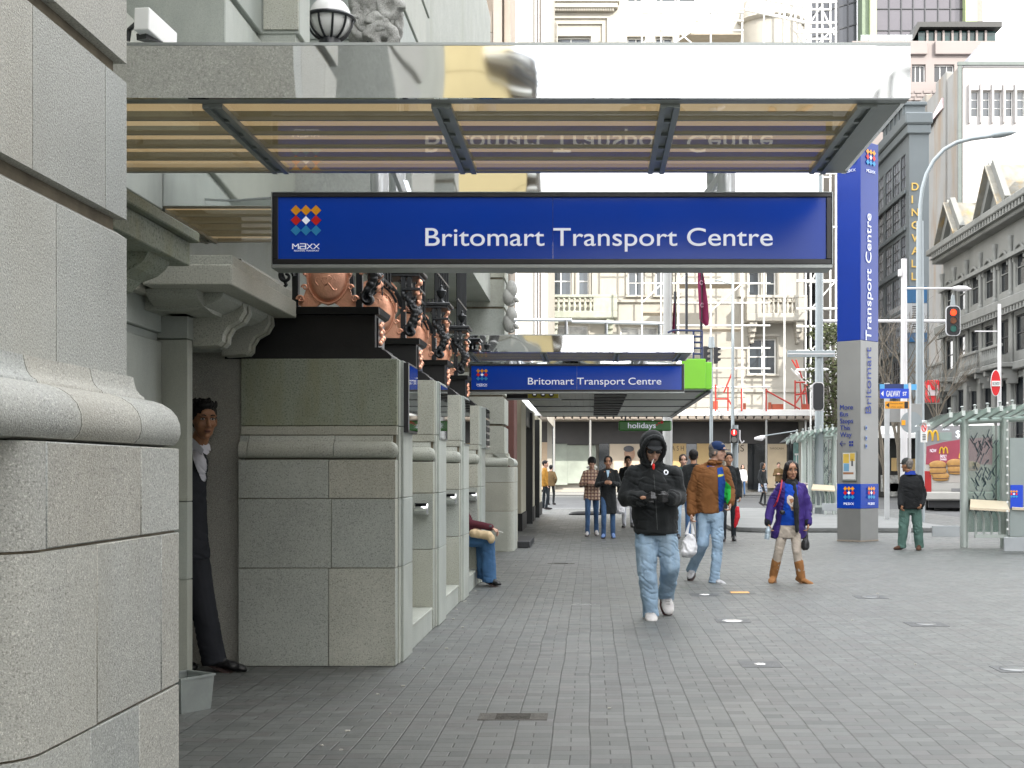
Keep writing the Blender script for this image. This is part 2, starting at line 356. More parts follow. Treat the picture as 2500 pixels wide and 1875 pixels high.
# ------------------------------------------------------------------ ground
def paver_material():
    m, nt, b, out = newmat('grey_pavers')
    pos = nd(nt, 'NewGeometry').outputs['Position']
    wn = nd(nt, 'TexNoise', {'Vector': pos, 'Scale': .9, 'Detail': 2.}).outputs['Color']
    off = nd(nt, 'VectorMath', {0: wn, 1: (.5, .5, .5)}, operation='SUBTRACT').outputs[0]
    off = nd(nt, 'VectorMath', {0: off, 'Scale': .03}, operation='SCALE').outputs[0]
    p2 = nd(nt, 'VectorMath', {0: pos, 1: off}, operation='ADD').outputs[0]
    sp = nd(nt, 'SeparateXYZ', {0: p2}); X, Y = sp.outputs[0], sp.outputs[1]
    u = mth(nt, 'DIVIDE', mth(nt, 'ADD', X, .013), .196); cu = mth(nt, 'FLOOR', u); fu = mth(nt, 'FRACT', u)
    jit = nd(nt, 'TexWhiteNoise', {'W': cu}, noise_dimensions='1D').outputs[0]
    v = mth(nt, 'ADD', mth(nt, 'DIVIDE', Y, .1), mth(nt, 'MULTIPLY', jit, 2.)); cv = mth(nt, 'FLOOR', v); fv = mth(nt, 'FRACT', v)
    def edge(f, wd):
        a = mth(nt, 'SUBTRACT', .5, mth(nt, 'ABSOLUTE', mth(nt, 'SUBTRACT', f, .5)))
        return nd(nt, 'MapRange', {'Value': a, 'From Min': wd*.35, 'From Max': wd, 'To Min': 1., 'To Max': 0.}).outputs[0]
    cell = nd(nt, 'CombineXYZ', {0: cu, 1: cv}).outputs[0]
    rn = nd(nt, 'TexWhiteNoise', {'Vector': cell}, noise_dimensions='2D')
    odd = mth(nt, 'FLOORED_MODULO', cv, 2.)
    flip = mth(nt, 'GREATER_THAN', nd(nt, 'TexNoise', {'Vector': cell, 'Scale': .11, 'Detail': 0.}).outputs['Fac'], .62)
    half = mth(nt, 'ABSOLUTE', mth(nt, 'SUBTRACT', odd, flip))
    eu = edge(fu, .030); ev = mth(nt, 'MULTIPLY', edge(fv, .05), mth(nt, 'ADD', .25, mth(nt, 'MULTIPLY', rn.outputs[0], .75)))
    eh = mth(nt, 'MULTIPLY', edge(mth(nt, 'FRACT', mth(nt, 'ADD', fu, .5)), .026), half)
    j = mth(nt, 'MAXIMUM', mth(nt, 'MAXIMUM', eu, ev), eh)
    hcell = nd(nt, 'CombineXYZ', {0: cu, 1: cv, 2: mth(nt, 'MULTIPLY', half, mth(nt, 'GREATER_THAN', fu, .5))}).outputs[0]
    rb = nd(nt, 'TexWhiteNoise', {'Vector': hcell}, noise_dimensions='3D').outputs['Color']
    rs = nd(nt, 'SeparateXYZ', {0: rb})
    a = mixc(nt, rs.outputs[0], (.086, .094, .090), (.13, .139, .132)); a = mixc(nt, mth(nt, 'MULTIPLY', mth(nt, 'GREATER_THAN', rs.outputs[1], .74), .5), a, (.098, .091, .089))
    big = nd(nt, 'TexNoise', {'Vector': pos, 'Scale': .7, 'Detail': 5., 'Roughness': .6}).outputs['Fac']
    a = mixc(nt, nd(nt, 'MapRange', {'Value': big, 'From Min': .3, 'From Max': .7, 'To Min': 0., 'To Max': .45}).outputs[0], a, (.076, .078, .074))
    fine = nd(nt, 'TexNoise', {'Vector': pos, 'Scale': 140., 'Detail': 2.}).outputs['Fac']
    a = mixc(nt, nd(nt, 'MapRange', {'Value': fine, 'From Min': .35, 'From Max': .75, 'To Min': 0., 'To Max': .35}).outputs[0], a, (.125, .128, .125))
    gum = nd(nt, 'TexVoronoi', {'Vector': pos, 'Scale': 1.7}).outputs['Distance']
    a = mixc(nt, nd(nt, 'MapRange', {'Value': gum, 'From Min': .035, 'From Max': .02, 'To Min': 0., 'To Max': .5}).outputs[0], a, (.15, .15, .145))
    g2 = nd(nt, 'TexVoronoi', {'Vector': pos, 'Scale': 2.9, 'Randomness': 1.}).outputs['Distance']
    a = mixc(nt, nd(nt, 'MapRange', {'Value': g2, 'From Min': .06, 'From Max': .035, 'To Min': 0., 'To Max': .55}).outputs[0], a, (.045, .047, .045))
    wr = nd(nt, 'TexNoise', {'Vector': pos, 'Scale': .35, 'Detail': 6., 'Roughness': .7}).outputs['Fac']
    a = mixc(nt, nd(nt, 'MapRange', {'Value': wr, 'From Min': .52, 'From Max': .68, 'To Min': 0., 'To Max': .38}).outputs[0], a, (.062, .065, .06))
    cl = mixc(nt, mth(nt, 'MULTIPLY', j, .68), a, (.010, .011, .010)); nt.links.new(cl, b.inputs['Base Color'])
    nt.links.new(nd(nt, 'MapRange', {'Value': rs.outputs[2], 'To Min': .42, 'To Max': .62}).outputs[0], b.inputs['Roughness'])
    hgt = mth(nt, 'ADD', mth(nt, 'MULTIPLY', j, -1.), mth(nt, 'ADD', mth(nt, 'MULTIPLY', fine, .12), mth(nt, 'MULTIPLY', rs.outputs[1], .25)))
    bp = nd(nt, 'Bump', {'Height': hgt, 'Strength': .5, 'Distance': .004}); nt.links.new(bp.outputs[0], b.inputs['Normal'])
    MATS['grey_pavers'] = m
    return m
pavers = paver_material()
asphalt = mat('asphalt', (.085, .088, .088), .8, var=.2, vs=.6, speck=(70, (.05, .05, .05), (.14, .14, .14)), bump=.3, bs=90)
kerb_m = mat('kerb_stone', (.22, .22, .21), .7, var=.15, vs=3, bump=.2, bs=60)
MB().box(-600, 600, -600, 900, -1, -.11).build('ground', asphalt).__setitem__('kind', 'structure')
o = MB().box(-30, 11, -40, 46, -.11, 0).build('pavement', pavers); o['kind'] = 'structure'
def rounded(x0, x1, y0, y1, r, n=6):
    pts = []
    for cx, cy, a0 in ((x1-r, y0+r, -90), (x1-r, y1-r, 0), (x0+r, y1-r, 90), (x0+r, y0+r, 180)):
        pts += [(cx+r*math.cos(R(a0+90*i/n)), cy+r*math.sin(R(a0+90*i/n))) for i in range(n+1)]
    return pts
isl = MB(); isl.prism(rounded(3.2, 8.2, 28.5, 43, .8), 'z', .004, .11); o = isl.build('traffic_island', mat('island_paving', (.17, .175, .17), .7, var=.15, vs=1.2, bump=.2, bs=40), bevel=.02); o['kind'] = 'structure'
o = MB().box(-40, 60, 77, 140, -.11, .06, .03).build('far_pavement', mat('far_paving', (.25, .245, .23), .75, var=.1, vs=.5)); o['kind'] = 'structure'
mk = MB()
for y in (50.5, 73.5): mk.box(-20, 11, y, y+.16, -.106, -.102)
mk.box(11.5, 11.65, 20, 49, -.106, -.102)
mk.build('road_markings', mat('road_white', (.55, .55, .53), .7, var=.25, vs=6))['kind'] = 'structure'
# small metal covers and in-ground lights in the paving
lamp_glass = mat('ground_light_glass', (.75, .77, .78), .12, .6, var=.1, vs=20, emit=((1, .97, .9), .10))
amber_glass = mat('amber_light_glass', (.70, .32, .06), .3, var=.3, vs=30, emit=((1, .5, .1), .12))
slate_fr = mat('cover_frame', (.07, .075, .078), .5, .4, var=.3, vs=9, bump=.3, bs=60)
def ground_light(px, py, w, lab, m=lamp_glass, lit=.5, rect=False):
    D = GD(py); x = PX(px, D); k = w*D/F/2
    t = thing('ground_light', lab, 'ground light', (x, D, 0), 'lights set flush in the paving')
    k *= .82; MB().box(x-k, x+k, D-k, D+k, .0005, .0025).build('frame', slate_fr, t)
    g = MB()
    if rect: g.box(x-k*.62, x+k*.62, D-k*.4, D+k*.4, .003, .006)
    else: g.lathe([(k*lit, .003), (k*lit*.96, .006), (k*lit*.5, .008), (.01, .009)], (x, D, 0), 24)
    g.build('lens', m, t, smooth=not rect)
ground_light(1788, 1516, 98, 'round bright white light in the paving right of the hooded man', lit=.62)
ground_light(1855, 1622, 118, 'small white light in dark square frame nearest the camera at centre right', lit=.3)
ground_light(1720, 1452, 86, 'small pale light in the paving beside the amber one', lit=.36)
ground_light(1806, 1447, 88, 'amber rectangular light in the paving below the brown jacket man', amber_glass, rect=True)
ground_light(2260, 1524, 112, 'dull grey round light in the paving at far right', mat('dull_lens', (.20, .21, .21), .3, .5, var=.2), .55)
ground_light(2478, 1634, 120, 'dull grey light in the paving cut by the right edge', mat('dull_lens', (.2, .2, .2)), .75)
ground_light(2125, 1458, 90, 'faint grey light in the paving below the standing cap man', mat('dull_lens', (.2, .2, .2)), .6)
def cover(px, py, w, d, lab, m):
    D = GD(py); x = PX(px, D); k = w*D/F/2; c = MB(); c.box(x-k, x+k, D-d/2, D+d/2, .0005, .003)
    for i in range(5): c.box(x-k*.5, x+k*.5, D-d*.38+i*d*.17, D-d*.38+i*d*.17+.012, .0031, .006)
    tag(c.build('drain_cover', m), lab, 'drain cover', 'covers set in the paving')
rust_cover = mat('worn_cover', (.09, .085, .075), .8, .2, var=.4, vs=22, bump=.5, bs=70)
cover(1253, 1750, 168, .2, 'rectangular worn drain cover in the paving near the bottom centre', rust_cover)
cover(1370, 1376, 66, .12, 'thin dark drain cover in the paving in front of the seated person', rust_cover)
cover(1425, 1476, 60, .05, 'thin pale metal strip in the paving left of the hooded man', steel)
tag(MB().box(PX(1254, 22.7), PX(1293, 22.7), 22.75, 24.6, 0, .12, .01).build('door_step', mat('black_step', (.02, .022, .025), .5, var=.3, vs=8)), 'low black step against the far stone pier', 'step')
lit = MB(); random.seed(5)
for i in range(46):
    D = random.uniform(6.2, 24); x = random.uniform(-1.25, 3.2) if i % 2 else -1.36+random.random()**2*.25
    s_ = random.uniform(.006, .013); lit.box(x, x+s_*2, D, D+s_, .003, .008)
tag(lit.build('litter', mat('litter_scraps', (.6, .58, .52), .8, var=.3, vs=40)), kind='stuff'); C.objects['litter']['label'] = 'tiny pale scraps and butts scattered on the paving'

# ------------------------------------------------------------------ the stone station building
bld = thing('station_building', 'grey granite building along the left with rusticated piers and ornate iron crests', 'building', (-3, 6, 0))
G = .0035
def arcpoly(x0, x1, y0, y1, r, n=7):
    return [(x0, y0), (x1-r, y0)]+[(x1-r+r*math.sin(R(90*i/n)), y0+r-r*math.cos(R(90*i/n))) for i in range(1, n+1)]+[(x1, y1), (x0, y1)]
def corner_pier(Y0, Y1, top=8.5, name='corner_pier', m=granite_face):
    XL, XB, XS = -4., -1.335, -1.506; b = MB(); k = (Y1-Y0)/1.16
    js = {0: (3.38, 3.745), 1: (3.426, 3.937), 2: (3.107, 3.76)}
    for i, (z0, z1) in enumerate(((0, .694), (.694, 1.186), (1.186, 1.456))):
        ys = [Y0]+[Y0+(j-2.95)*k for j in js[i]]+[Y1]
        for a, c in zip(ys, ys[1:]):
            if a == Y0:
                b.prism(arcpoly(XL, XB, a, c-G, .13), 'z', z0+G, z1-G)
            else: b.box(XL, XB, a+G, c-G, z0+G, z1-G, .003)
    # mouldings: torus and cove, pushed along Y, and along X on the front
    prof = [(-1.40, 1.456), (-1.352, 1.462), (-1.338, 1.478), (-1.331, 1.50), (-1.333, 1.53), (-1.343, 1.556), (-1.362, 1.578), (-1.39, 1.596), (-1.42, 1.606), (-1.446, 1.610), (-1.449, 1.618), (-1.462, 1.626), (-1.474, 1.642), (-1.480, 1.662), (-1.484, 1.684), (-1.7, 1.684)]
    for a, c in (((Y0-.7) if Y0 == 2.95 else Y0+.1, Y0+.36), (Y0+.366, Y0+.80), (Y0+.806, Y1)): b.prism(prof, 'y', a, c)
    dy = [(Y0+.005-(p[0]+1.335), p[1]) for p in prof]; 
    if Y0 != 2.95: b.prism([(y, z) for y, z in dy], 'x', -4, XB-.10)
    vsj = [1.684, 2.165, 2.67, 3.175, 3.68, 4.185, 4.69, 5.195, 5.7, 6.205, 6.71, 7.215, 7.72, 8.2]
    for i in range(len(vsj)-1):
        z0 = vsj[i]+(.028 if i else G); z1 = vsj[i+1]-.028
        if z1 > top: break
        pr = [(XL, z0), (XS, z0), (XS, z1-.006), (XS-.036, z1+.018), (XL, z1+.018)]
        yy = [Y0+.17]+([Y0+.47, Y0+.98] if i % 2 else [Y0+.62])+[Y1]
        for a, c in zip(yy, yy[1:]): b.prism(pr, 'y', a+(G*.6 if a > Y0+.2 else 0), c-(G*.6 if c < Y1 else 0))
    o = b.build(name, m, bld, smooth='auto')
    c = MB(); c.prism(arcpoly(XL+.05, XB-.012, Y0+.012, Y1-.012, .12), 'z', .01, 1.45); c.box(XL+.05, XS-.012, Y0+.2, Y1-.012, 1.45, 1.7); c.box(XL+.05, XS-.036, Y0+.2, Y1-.02, 1.6, top-.3)
    c.build('joint_bed', joint_m, o)
    return o
corner_pier(2.95, 4.11)
corner_pier(21.7, 22.86, 8.5, m=granite)
corner_pier(-.6, .56, 6)
# recessed wall, door frame and hoods of the side doorways
wl = MB()
for z0, z1 in ((0, .69), (.69, 1.186), (1.186, 1.7), (1.7, 2.2)): wl.box(-4, -2.72, 4.13, 8.03, z0+G, z1-G, .004)
wl.box(-4, -2.75, 4.13, 8.03, 2.2, 2.25); wl.box(-4, -2.72, 4.13, 8.03, 2.253, 2.9, .006)
wl.build('recess_wall', granite_smooth, bld)
ps = MB()
for z0, z1 in ((0, .69), (.69, 1.186), (1.186, 2.215)): ps.box(-2.95, -2.56, 8.04, 8.14, z0+.002, z1-.002, .004)
ps.box(-2.95, -2.56, 8.04, 9.0, 2.22, 2.46, .004)
ps.build('door_jamb', granite_smooth, bld)
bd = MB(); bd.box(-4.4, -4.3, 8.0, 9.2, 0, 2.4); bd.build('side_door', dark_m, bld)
hd = MB()
hd.box(-2.62, -2.10, 7.4, 9.02, 2.466, 2.585, .006); hd.box(-2.72, -2.13, 7.52, 9.02, 2.587, 2.66, .005)
hd.box(-3, -2.66, 7.40, 9.02, 2.44, 2.6, .004)
cym = [(-2.9, 2.465), (-2.24, 2.465), (-2.25, 2.44), (-2.29, 2.41), (-2.35, 2.385), (-2.42, 2.372), (-2.5, 2.366), (-2.53, 2.36), (-2.9, 2.36)]
hd.prism(cym, 'y', 7.72, 8.95)
cyf = [(7.56, 2.465), (7.57, 2.44), (7.62, 2.41), (7.70, 2.385), (7.8, 2.372), (7.9, 2.36), (8.1, 2.36), (8.1, 2.465)]
hd.prism(cyf, 'x', -2.66, -2.36)
hd.build('door_hood', granite, bld)
def console(y0, y1):
    c = MB(); pr = [(-2.56, 2.46), (-2.24, 2.46), (-2.235, 2.41), (-2.27, 2.35), (-2.34, 2.31), (-2.37, 2.26), (-2.375, 2.215), (-2.40, 2.19), (-2.56, 2.18)]
    n = 4; wd = (y1-y0)/n
    for i in range(n): c.prism([(x-(.012 if i % 2 else 0), z) for x, z in pr], 'y', y0+i*wd+.002, y0+(i+1)*wd-.002)
    c.build('console', granite, bld)
console(8.15, 8.40); console(8.78, 9.0)
h1 = MB(); h1.box(-3, -2.10, 5.0, 6.8, 2.60, 2.655, .006); h1.box(-3, -2.14, 5.0, 6.76, 2.47, 2.597, .005)
h1.prism([(-2.72, 2.47), (-2.2, 2.47), (-2.22, 2.43), (-2.27, 2.39), (-2.35, 2.36), (-2.4, 2.31), (-2.5, 2.28), (-2.72, 2.28)], 'y', 6.3, 6.62)
h1.build('door_hood', granite_dark, bld)
up = MB()
up.box(-4, -2.5, 4.2, 7.4, 2.9, 3.33, .006); up.box(-4, -2.54, 4.2, 7.38, 3.33, 3.38)
up.box(-4, -2.5, 4.2, 7.4, 3.382, 3.85, .006)
# pilasters above the glass canopy
def rust(b, x1, y0, y1, z0, z1, step=.52, ph=0, g=.05, dpt=.035):
    z = z0-ph
    while z < z1:
        a = max(z0, z+g/2); c = min(z1, z+step-g/2)
        if c-a > .02: b.box(-4.2, x1, y0, y1, a, c, .006)
        if z+step-g/2 > z0: b.box(-4.2, x1-dpt, y0+.01, y1-.01, max(z0, z+step-g/2), min(z1, z+step+g/2))
        z += step
rust(up, -2.62, 4.2, 6.4, 3.86, 9); rust(up, -2.20, 7.62, 8.47, 3.25, 9, ph=.02); rust(up, -1.95, 8.47, 8.78, 3.25, 9, ph=.02, dpt=.03)
rust(up, -1.62, 10.25, 12.7, 3.9, 9, ph=.1)
up.box(-4.2, -2.42, 8.78, 10.25, 3.25, 9); up.box(-4.3, -2.9, 6.4, 7.6, 3.3, 9)
up.build('upper_pilasters', granite_smooth, bld)
pk = MB(); pk.box(-2.46, -2.205, 7.6, 7.625, 4.32, 9, .004); pk.build('pink_panel', mat('pink_granite', (.34, .29, .265), .65, var=.1, vs=2, speck=(160, (.2, .17, .16), (.46, .4, .37))), bld)
pk = MB(); pk.box(-2.19, -1.955, 8.455, 8.472, 4.32, 9, .004); pk.build('panel', granite, bld)
ms = MB()      # the mass of the building behind its street face
ms.box(-22, -4.2, -9, 30, 0, 9.2); ms.box(-4.22, -1.75, 12.7, 21.9, 4.3, 9.2); ms.box(-4.22, -3.2, -9, 22, 0, 2.95); ms.box(-22, -2.0, -9, 30, 9.2, 9.5); ms.box(-4.2, -2.45, -9, 2.9, 0, 9.2); ms.box(-4.2, -3.3, 4.1, 23, 2.9, 4.3)
ms.build('wall', granite, bld)
# window with white frames high up between the pilasters
wf = MB(); wf.box(-2.9, -2.6, 6.9, 6.93, 3.9, 6); 
for x in (-2.88, -2.74, -2.62): wf.box(x, x+.035, 6.86, 6.9, 3.9, 6)
wf.build('window_frame', white_p, bld)
fl = MB(); fl.prism([(-2.6, 4.55), (-2.22, 4.15), (-2.2, 4.19), (-2.56, 4.62)], 'y', 6.6, 6.95); fl.build('window_flap', white_p, bld)
pp = MB(); pp.tube([(-2.82, 7.2, 3.3), (-2.82, 7.2, 6)], .022, 8); pp.build('rusty_pipe', mat('rusty_pipe', (.52, .50, .46), .7, var=.2, vs=5, stain=(9, (.35, .16, .04), .9)), bld)
# carved scrolls on the wall
def scroll(b, c, r, turns=1.6, th=.05, ax='y', flip=1):
    pts = []; n = 26
    for i in range(n):
        t = i/(n-1); a = t*turns*2*math.pi; q = r*(1-t*.82)
        u, v = q*math.cos(a)*flip, q*math.sin(a)
        pts.append((c[0]+u, c[1], c[2]+v) if ax == 'y' else (c[0], c[1]+u, c[2]+v))
    b.tube(pts, [th*(1-.5*i/(n-1)) for i in range(n)], 8)
carved = mat('carved_stone', (.33, .33, .31), .7, var=.2, vs=5, bump=.5, bs=22, speck=(120, (.16, .16, .15), (.5, .5, .47)))
for y_, zc in ((21.62, 4.9), (21.62, 4.35), (21.62, 3.9)):
    cv = MB()
    for k in range(2): cv.ell((-1.42+.05*k, y_, zc+.12*k), (.10, .12, .16))
    scroll(cv, (-1.36, y_-.02, zc-.1), .09, 1.3, .035); cv.build('carved_bracket', carved, bld, smooth=True)

# the four free piers with sills between them
def pier(Y0, Y1, first=False):
    b = MB(); t = Y0+.08
    for z0, z1 in ((0, .694), (.694, 1.186), (1.186, 1.462)):
        xs = [-2.50, -1.86, -1.386] if (z0 < .1 or z0 > 1) else [-2.50, -1.84, -1.386]
        for a, c in zip(xs, xs[1:]): b.box(a+G*.5, c-G*.5, Y0, Y0+.11, z0+G*.6, z1-G*.6, .003)
    # torus and fillet on the front
    pf = [(Y0+.1, 1.47), (Y0+.03, 1.472), (Y0+.008, 1.49), (Y0, 1.52), (Y0+.006, 1.55), (Y0+.022, 1.575), (Y0+.05, 1.59), (Y0+.052, 1.60), (Y0+.062, 1.612), (Y0+.068, 1.632), (Y0+.1, 1.634)]
    for a, c in ((-2.50, -2.44), (-2.436, -1.83), (-1.826, -1.42)): b.prism(pf, 'x', a, c)
    b.ell((-1.42, Y0+.06, 1.527), (.045, .06, .058))
    b.box(-2.5, -1.388, Y0+.075, Y0+.13, 1.638, 1.70, .003)
    f = b.build('pier', granite, bld, smooth='auto')
    sb = MB(); sb.box(-2.5, -1.388, Y0+.075, Y0+.13, 1.704, 2.18, .003); sb.build('shaft_block', granite_dark if first else granite, f)
    s = MB()
    for z0, z1 in ((0, .694), (.694, 1.186), (1.186, 1.70), (1.70, 2.18)):
        s.box(-2.5, -1.378, Y0+.112, Y0+.2, z0+G*.6, z1-G*.6, .003)
        s.box(-2.5, -1.36, Y0+.203, Y1-.12, z0+G*.6, z1-G*.6, .004)
        s.box(-2.5, -1.385, Y1-.118, Y1, z0+G*.6, z1-G*.6, .003)
    s.build('pier_side', granite_smooth, f)
    cb = MB(); cb.box(-2.48, -1.40, Y0+.02, Y0+.1, .01, 1.45); cb.box(-2.48, -1.40, Y0+.1, Y1-.01, .01, 2.17); cb.build('joint_bed', joint_m, f)
    return f
piers = [(8.97, 9.75), (11.1, 11.98), (13.29, 14.17), (15.45, 16.33)]
for i, (a, b_) in enumerate(piers): pier(a, b_, i == 0)
bk = MB(); bk.box(-4.1, -2.505, 9.08, 16.4, .0, 2.9, .004)
bk.build('back_wall', granite_face, bld)
for a, b_ in ((9.76, 11.09), (11.99, 13.28), (14.18, 15.44), (16.34, 17.2)):
    sm = MB(); sm.box(-2.5, -1.39, a, b_, .165, .19, .004); sm.box(-2.5, -1.395, a, b_, 0, .165); sm.build('sill_bench', granite_smooth, bld)

# black plinths with copper shields and iron arches on the piers
def crest(Y):
    b = MB()
    b.prism([(-2.62, 2.18), (-1.43, 2.18), (-1.43, 2.20), (-1.47, 2.235), (-1.50, 2.25), (-1.50, 2.262), (-2.62, 2.262)], 'y', Y+.09, Y+.60)
    r = b.build('crest_plinth', black_stone, bld)
    q = MB(); q.box(-2.62, -1.555, Y+.13, Y+.56, 2.262, 2.50); q.prism([(-2.62, 2.50), (-1.555, 2.50), (-1.53, 2.515), (-1.515, 2.55), (-2.62, 2.55)], 'y', Y+.09, Y+.60)
    q.prism([(Y+.09, 2.50), (Y+.13, 2.50), (Y+.13, 2.55), (Y+.07, 2.55)], 'x', -2.6, -1.52)
    q.build('plinth_block', black_stone, r)
    # copper shield
    s = MB(); out = []
    half = [(0, .012), (.045, .03), (.09, .0), (.13, -.01), (.19, 0), (.215, .02), (.222, .05), (.205, .075), (.185, .06), (.17, .09), (.155, .14), (.15, .20), (.172, .235), (.178, .30), (.16, .33), (.172, .36), (.168, .45), (.12, .50), (.05, .53), (0, .52)]
    pts = [(x, z) for x, z in half]+[(-x, z) for x, z in reversed(half[1:-1])]
    cx_ = -1.90; s.prism([(cx_+x, 2.56+z) for x, z in pts], 'y', Y+.17, Y+.19)
    yc = Y+.17
    s.ell((cx_, yc+.01, 2.78), (.142, .055, .185), None, 28, 16)
    s.tube([(cx_+.150*math.cos(R(a)), yc-.004, 2.78+.196*math.sin(R(a))) for a in range(0, 361, 12)], .006, 6)
    for sx in (-1, 1):
        scroll(s, (cx_+sx*.195, yc-.01, 2.615), .028, 1.3, .010, 'y', sx); scroll(s, (cx_+sx*.165, yc-.01, 2.70), .022, 1.2, .009, 'y', sx)
        s.tube([(cx_+sx*.165, yc-.012, 2.79), (cx_+sx*.165, yc-.012, 2.87)], .013, 8); s.ell((cx_+sx*.145, yc-.006, 2.965), .012)
    sh = s.build('copper_shield', copper, r, smooth='auto')
    mg = MB(); yf = yc-.040
    def curve(pts, th=.006): mg.tube([(cx_+x, yf+ (x*x*1.4+(z*z)*.8), 2.78+z) for x, z in pts], th, 6)
    curve([(-.01+.03*math.cos(R(a)), .10+.028*math.sin(R(a))) for a in range(-60, 300, 20)]); curve([(.0, .10), (.0, -.09)], .003)
    curve([(.02*k-.06+.035*math.sin(k), .13-.045*k) for k in np.linspace(0, 3.4, 12)]); curve([(-.065+.02*math.sin(k*2), .06-.04*k) for k in np.linspace(0, 3.2, 12)])
    curve([(-.01, -.07), (.015, -.045), (.04, -.02), (.02, .0), (-.02, -.01), (-.035, -.04), (-.01, -.075)], .007); curve([(.01, -.05), (.045, -.10), (.06, -.105), (.072, -.092)], .008)
    curve([(.035, .13), (.06, .08), (.055, .02), (.03, -.02)], .005)
    mg.build('monogram', copper, sh, smooth=True)
    # black iron: posts, acanthus bracket, arch, cornice, vase
    i_ = MB()
    for x in (-2.135, -1.675): i_.box(x-.022, x+.022, Y+.16, Y+.22, 2.55, 3.12, .004)
    i_.box(-1.64, -1.60, Y+.16, Y+.22, 2.9, 3.12, .004); i_.box(-1.68, -1.52, Y+.14, Y+.5, 2.98, 3.005, .004)
    i_.box(-2.02, -1.50, Y+.12, Y+.52, 3.13, 3.165, .008); i_.box(-1.98, -1.53, Y+.14, Y+.50, 3.105, 3.13, .004)
    for rr, th in ((.30, .020), (.262, .012)):
        i_.tube([(-1.99+rr*math.sin(R(a)), Y+.17, 2.80+rr*math.cos(R(a))) for a in range(0, 86, 6)], th, 6)
    for k in range(5): scroll(i_, (-1.66+.012*k-.05*(k % 2), Y+.18, 3.03+.028*(k % 3)), .022, 1.2, .006, 'y', 1 if k % 2 else -1)
    for k in range(9): i_.box(-1.97+k*.045, -1.955+k*.045, Y+.2, Y+.215, 3.165, 3.21)
    scroll(i_, (-2.2, Y+.16, 2.78), .06, 1.3, .018)
    i_.tube([(-2.25, Y+.17, 2.66), (-2.2, Y+.17, 2.72), (-2.24, Y+.17, 2.82)], .014, 6)
    i_.lathe([(.02, 3.165), (.045, 3.17), (.02, 3.19), (.018, 3.21), (.045, 3.25), (.058, 3.29), (.05, 3.30), (.03, 3.302), (.012, 3.33), (.016, 3.345), (.005, 3.36)], (-1.60, Y+.2, 0), 12)
    i_.build('iron_arch', black_iron, r, smooth='auto')
    lf = MB()
    for t_ in np.linspace(0, 1, 9):      # curling acanthus leaf: lobes fanned along an S
        px_, pz_ = -1.655+.10*math.sin(t_*2.9), 2.93-.30*t_
        for k in (-1, 0, 1): lf.ell((px_+.012*k, Y+.13+.05*(k+1)*(.5+t_*.5), pz_+.012*abs(k)), (.020+.026*math.sin(math.pi*t_), .030, .030), Matrix.Rotation(.5*k, 3, 'Z'), 10, 6)
    for t_ in np.linspace(0, 5.2, 14): q_ = .052*(1-t_/7); lf.ell((-1.60+q_*math.cos(t_+2.2), Y+.15, 2.62+q_*math.sin(t_+2.2)), (.017, .05, .017), None, 8, 6)
    for k in range(4): lf.cap((-1.62+.03*k, Y+.12+.05*k, 2.86-.03*k), (-1.58+.02*k, Y+.10+.05*k, 2.80-.05*k), .016, .005, 8)
    to_obj(lf, (.007, 1), 'acanthus_leaf', black_iron, r, fold=.004, fs=30)
    c = MB(); rn_ = random.Random(int(Y*10))
    for k in range(9):
        z = 2.70+.045*k; xx = -1.545+.014*math.sin(k*1.7)
        c.ell((xx, Y+.20+.02*math.sin(k), z), (.018+.010*rn_.random(), .045, .026+.010*rn_.random()), Matrix.Rotation(rn_.uniform(-.6, .6), 3, 'Y'), 10, 6)
        if k % 2: c.cap((xx, Y+.15, z), (xx+.035, Y+.12, z+.03), .013, .006, 8)
    to_obj(c, (.007, 1), 'copper_swag', copper, r, fold=.004, fs=34, seed=2)
    c = MB()
    for k in range(7): c.cap((-1.93+.045*k, Y+.2, 3.05-.035*k), (-1.90+.045*k, Y+.19, 2.99-.03*k), .016, .010, 8); c.ell((-1.90+.04*k, Y+.17, 2.98-.03*k), (.018, .02, .014), None, 8, 6)
    to_obj(c, (.007, 1), 'copper_garland', copper, r, fold=.003, fs=34, seed=5)
    mk = MB(); mk.box(-1.553, -1.545, Y+.22, Y+.47, 2.275, 2.49); mk.build('side_plaque', sign_frame, r)
    ms_ = MB()
    for k in range(7): ms_.ell((-1.542, Y+.28+.035*((k*2) % 5), 2.31+.024*k), (.020, .035, .022), None, 10, 6)
    to_obj(ms_, (.007, 1), 'copper_mask', copper, r, fold=.004, fs=40, seed=9)
for y0, y1 in ((12.0, 13.25), (14.2, 15.4), (9.9, 11.0), (16.5, 17.6)):
    br = MB()
    for k in range(8):
        y = y0+(y1-y0)*k/7; br.tube([(-1.75, y, 2.95), (-1.75, y, 5.2)], .014, 6)
    for z in (2.97, 3.1, 3.6): br.box(-1.765, -1.735, y0-.05, y1+.05, z, z+.025)
    br.build('iron_railing', black_iron, bld)
